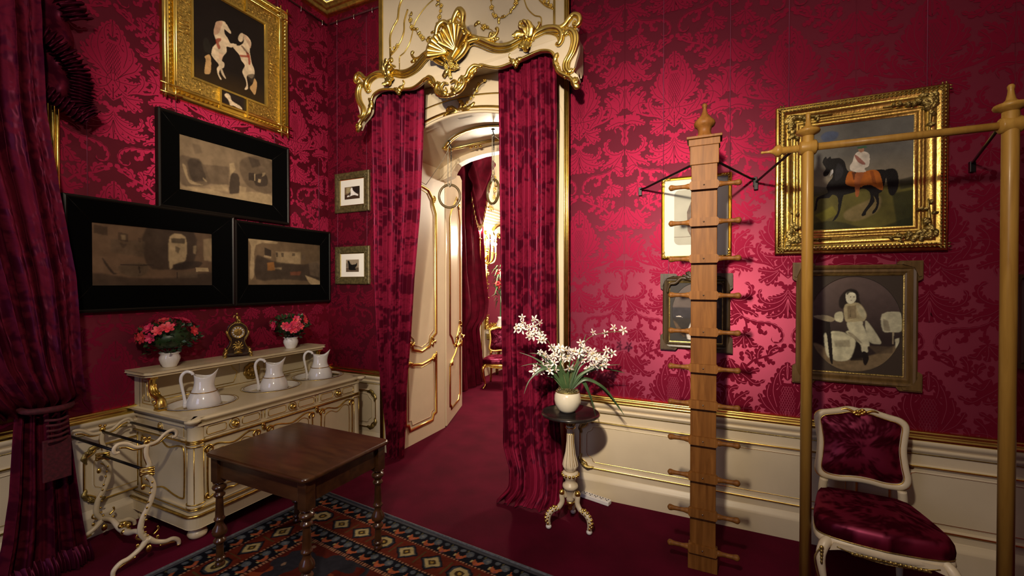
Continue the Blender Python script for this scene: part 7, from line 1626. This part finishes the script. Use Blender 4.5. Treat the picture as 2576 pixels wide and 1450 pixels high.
# window hanging
t = thing('velvet_curtain', (XL+0.03, 2.5, 0), 'dark red velvet curtain with tasselled fringe, seen through the open doorway', 'curtain')
def d2(name, rows, nf, **k): return drape(name, rows, nf, VELVET, t, along=(0, 1), out=(1, 0), org=(-(XL+0.03), -2.5), **k)
d2('curtain_cloth', [(4.4, 1.9, 3.05, 0.10), (3.4, 1.9, 3.02, 0.12), (2.6, 1.9, 2.92, 0.14), (1.8, 1.9, 2.98, 0.16), (1.35, 1.9, 3.02, 0.2), (1.12, 1.9, 2.96, 0.2), (0.95, 1.9, 2.80, 0.14), (0.5, 1.9, 2.90, 0.14), (0.01, 1.9, 2.98, 0.16)], 5, amp=0.05, nu=120, nv=200, seed=31)
nu, nv = 60, 90; U, V = np.meshgrid(np.linspace(0, 1, nu), np.linspace(0, 1, nv)); A = 2.45+0.75*U; bot_ = 3.5-1.0*np.sin(PI*np.clip(U*0.75+0.25, 0, 1))**2*0.9
Zz = 4.4+(bot_-4.4)*V; grid_obj('swag', np.stack([0.26+0.04*np.sin(22*V-4*U)+0.02*np.sin(9*U)-XL*0, A-2.5, Zz], -1), VELVET, t)
m = MB()
for i in range(46):
    u = i/45; a = 2.45+0.75*u-2.5; z = 3.5-1.0*math.sin(PI*min(1, u*0.75+0.25))**2*0.9
    m.tube([(0.27, a, z), (0.275, a, z-0.06), (0.27, a+0.004, z-0.11)], [0.006, 0.012, 0.008], 5, 1, i % 2)
m.build('fringe', [VELVET, GOLDD], t)
# mirror on the pier
t = thing('pier_mirror', (XL, 3.95, 0.84), 'tall gilt framed pier mirror glimpsed through the open doorway', 'mirror', PI/2)
m = MB(); ww, hh = 1.10, 1.75
m.mould(rpath(ww, hh), [(0, 0), (0, 0.03), (-0.02, 0.05), (-0.045, 0.045), (-0.055, 0.03), (-0.075, 0.03), (-0.08, 0.012)], True, 0, 0, True)
for q in range(120):
    sd = random.random(); 
    if sd < .35: p = (-ww/2+random.uniform(0, .075), random.uniform(0, hh))
    elif sd < .7: p = (ww/2-random.uniform(0, .075), random.uniform(0, hh))
    else: p = (random.uniform(-ww/2, ww/2), random.uniform(0, .09) if sd < .88 else hh-random.uniform(0, .09))
    a = random.random()*6.28; m.relief([p, (p[0]+.02*math.cos(a), p[1]+.02*math.sin(a)), (p[0]+.045*math.cos(a+.5), p[1]+.045*math.sin(a+.5))], 0.014, 0.02, -0.045, 2)
m.tube([(-0.3, -0.04, hh), (-0.2, -0.05, hh+0.10), (0, -0.06, hh+0.16), (0.2, -0.05, hh+0.10), (0.3, -0.04, hh)], 0.03, 8, 5)
m.build('frame', [GOLDP], t)
MB().box(-ww/2+0.07, ww/2-0.07, -0.018, -0.004, 0.07, hh-0.07).build('glass', [MIRROR], t)
# console shelf below it
t = thing('console_table', (XL+0.01, 3.95, 0), 'white marble topped console table standing under the pier mirror', 'table', PI/2)
MB().prism([(-0.52, 0), (0.52, 0), (0.52, -0.18), (0.46, -0.26), (0.3, -0.30), (-0.3, -0.30), (-0.46, -0.26), (-0.52, -0.18)], 0.765, 0.80, 'xy').build('top', [simple('pale_marble', (0.66, 0.60, 0.52), 0.25, noise=0.08, nscale=4)], t, 0.004)
m = MB(); m.box(-0.48, 0.48, -0.25, 0, 0.66, 0.765)
for sx in (-1, 1): m.tube([(sx*0.42, -0.24, 0.70), (sx*0.46, -0.26, 0.55), (sx*0.38, -0.16, 0.25), (sx*0.3, -0.12, 0.02)], [0.04, 0.035, 0.025, 0.03], 10, 5)
for q in range(24): x = random.uniform(-.45, .45); m.flower((x, random.uniform(.60, .74)), 0.03, -0.25)
m.build('carved_apron', [GOLDD], t)
# candelabrum
t = thing('wall_candelabrum', (XL, 3.16, 2.15), 'gilt wall candelabrum with many lit candles beyond the doorway', 'lamp', PI/2)
m = MB(); m.relief([(0, -0.35), (0.02, -0.1), (0, 0.1)], 0.07, 0.05, 0, 4); m.tube([(0, -0.02, -0.3), (0.0, -0.10, -0.15), (0, -0.22, 0.0)], 0.018, 8, 5)
arms = []
for k in range(11):
    a = PI+PI*(k+0.5)/11; r_ = 0.20+0.07*(k % 2); zz = 0.04+0.10*((k*5) % 3); p = (r_*math.cos(a)*1.1, -0.14+r_*math.sin(a)*0.6, zz); arms.append(p)
    m.tube([(0, -0.15, -0.12), (p[0]*.5, -0.14+(p[1]+.14)*.5, -0.16), (p[0]*.95, p[1], -0.08), p], 0.009, 7, 5); m.lathe([(0.005, -0.02), (0.028, -0.005), (0.030, 0.0), (0.014, 0.004), (0.012, 0.02)], 12, p)
m.build('gilt_arms', [GOLDP], t)
flame = emit('candle_flame', (1.0, 0.82, 0.55), 320.0)
cd = None
for p in arms:
    if cd is None:
        cd = MB().lathe([(0.010, 0), (0.010, 0.09), (0.004, 0.093)], 10).build('candle', [simple('wax', (0.8, 0.74, 0.6), 0.5)], t); cd.location = (p[0], p[1], p[2]+0.02); fl = MB().lathe([(0.0, 0.093), (0.020, 0.105), (0.030, 0.128), (0.018, 0.155), (0.003, 0.172), (0.0, 0.175)], 12).build('flame_bulb', [flame], cd)
    else:
        c2 = cd.copy(); COL.objects.link(c2); c2.parent = t; c2.location = (p[0], p[1], p[2]+0.02); f2 = fl.copy(); COL.objects.link(f2); f2.parent = c2
lamp_pos = (XL+0.30, 3.16, 2.35)
# flowers on the console, in front of the glass
t = thing('flower_bouquet', (XL+0.24, 3.56, 0.801), 'tall leafy bouquet with pink flowers in front of the pier mirror', 'plant')
MB().lathe([(0.04, 0), (0.06, 0.02), (0.07, 0.12), (0.035, 0.22), (0.05, 0.26)], 20).build('vase', [PORC], t)
m = MB(); rd = random.Random(4)
for q in range(90):
    a = rd.random()*6.28; l = rd.uniform(.12, .34); z = rd.uniform(.55, 1.15); p = Vector((0.04*math.cos(a), 0.04*math.sin(a), z)); e = p+Vector((l*.38*math.cos(a), l*math.sin(a), rd.uniform(-.2, .12))); md = (p+e)/2+Vector((0, 0, .05)); s_ = Vector((-math.sin(a), math.cos(a), .3))*0.014
    m.add([tuple(p), tuple(md+s_), tuple(e), tuple(md-s_)], [(0, 1, 3), (1, 2, 3)], 0, True)
m.tube([(0, 0, 0.2), (0.01, 0, 0.6), (0, 0, 1.0)], 0.012, 6, 3); m.build('leaves', [simple('soft_green_leaf', (0.05, 0.12, 0.05), 0.5)], t)
m = MB()
for q in range(9):
    c_ = (rd.uniform(-.06, .1), rd.uniform(-.16, .16), rd.uniform(.8, 1.1))
    for k in range(6): m.ell((c_[0]+.02*math.cos(k), c_[1]+.028*math.cos(k*1.05), c_[2]+.028*math.sin(k*1.05)), (0.022, 0.022, 0.022), 7, 5)
m.build('blossoms', [AZALEA], t)
# gilt chair below the mirror and a settee that the mirror reflects
rococo_chair('gilt_chair', (0.50, 2.95, 0), math.radians(22), 'gilt framed crimson chair seen through the open doorway', True, GOLDP)
t = thing('settee', (4.45, 6.0, 0), 'gilt framed crimson settee in the next room, seen in the pier mirror', 'settee', math.radians(-90))
m = MB(); m.box(-0.6, 0.6, -0.25, 0.25, 0.36, 0.46); m.box(-0.6, 0.6, 0.18, 0.25, 0.46, 0.95); m.build('upholstery', [UPH], t, 0.03, 3)
m = MB(); m.tube([(-0.62, 0.21, 0.4), (-0.63, 0.22, 0.85), (-0.4, 0.22, 0.98), (0, 0.22, 1.04), (0.4, 0.22, 0.98), (0.63, 0.22, 0.85), (0.62, 0.21, 0.4)], 0.025, 10, 5)
for sx in (-1, 1):
    for sy in (-0.22, 0.22): m.tube([(sx*0.58, sy, 0.36), (sx*0.6, sy*1.05, 0.25), (sx*0.57, sy, 0.0)], [0.03, 0.025, 0.015], 8, 4)
m.tube([(-0.62, -0.27, 0.36), (0, -0.28, 0.33), (0.62, -0.27, 0.36)], 0.02, 8, 4); m.build('gilt_frame', [GOLDP], t)
# ------------------------------------------------------------------ camera
cam = bpy.data.cameras.new('camera'); co = bpy.data.objects.new('camera', cam); COL.objects.link(co)
co.location = (3.656, -3.3165, 1.65); co.rotation_euler = (PI/2-math.radians(0.579), 0, math.radians(25.2))
cam.sensor_width = 36.0; cam.lens = 1089/2576*36.0; cam.clip_start = 0.05; cam.clip_end = 60
sc = bpy.context.scene; sc.camera = co
# ------------------------------------------------------------------ light
def lamp(name, kind, loc, e, col, size=0.1, to=None, angle=None, blend=0.5, sy=None):
    l = bpy.data.lights.new(name, kind); l.energy = e; l.color = col
    if kind == 'AREA':
        l.size = size
        if sy: l.shape = 'RECTANGLE'; l.size_y = sy
    else: l.shadow_soft_size = size
    if kind == 'SPOT': l.spot_size = math.radians(angle); l.spot_blend = blend
    o = bpy.data.objects.new(name, l); COL.objects.link(o); o.location = loc
    if to: o.rotation_euler = (Vector(to)-Vector(loc)).to_track_quat('-Z', 'Y').to_euler()
    return o
WARM = (1.0, 0.84, 0.64)
lamp('chandelier_light', 'POINT', (3.35, -3.5, 2.95), 150, WARM, 0.07)
lamp('wall_spot', 'SPOT', (3.3, -3.6, 2.9), 620, WARM, 0.05, (2.55, 0, 1.9), 62, 1.0)
lamp('corner_spot', 'SPOT', (2.9, -3.7, 3.0), 480, WARM, 0.05, (0.3, 0.2, 2.8), 54, 0.9)
lamp('window_daylight', 'AREA', (1.6, -5.6, 2.0), 22, (0.62, 0.68, 1.0), 1.4, (0.6, 0, 1.6), sy=2.2)
lamp('candle_glow', 'POINT', lamp_pos, 240, WARM, 0.12)
lamp('next_room_fill', 'POINT', (2.6, 3.6, 3.2), 230, WARM, 0.2)  # unseen fill lamp, added to brighten the left jamb and open door leaf
w = bpy.data.worlds.new('world'); sc.world = w; w.use_nodes = True
w.node_tree.nodes['Background'].inputs[0].default_value = (0.9, 0.7, 0.6, 1); w.node_tree.nodes['Background'].inputs[1].default_value = 0.02
vs_ = sc.view_settings; vs_.view_transform = 'Standard'; vs_.look = 'None'; vs_.gamma = 1; vs_.exposure = 0.22; vs_.use_curve_mapping = False
sc.cycles.max_bounces = 8; sc.cycles.use_denoising = True; sc.cycles.sample_clamp_indirect = 4.0; sc.cycles.caustics_reflective = False; sc.cycles.caustics_refractive = False
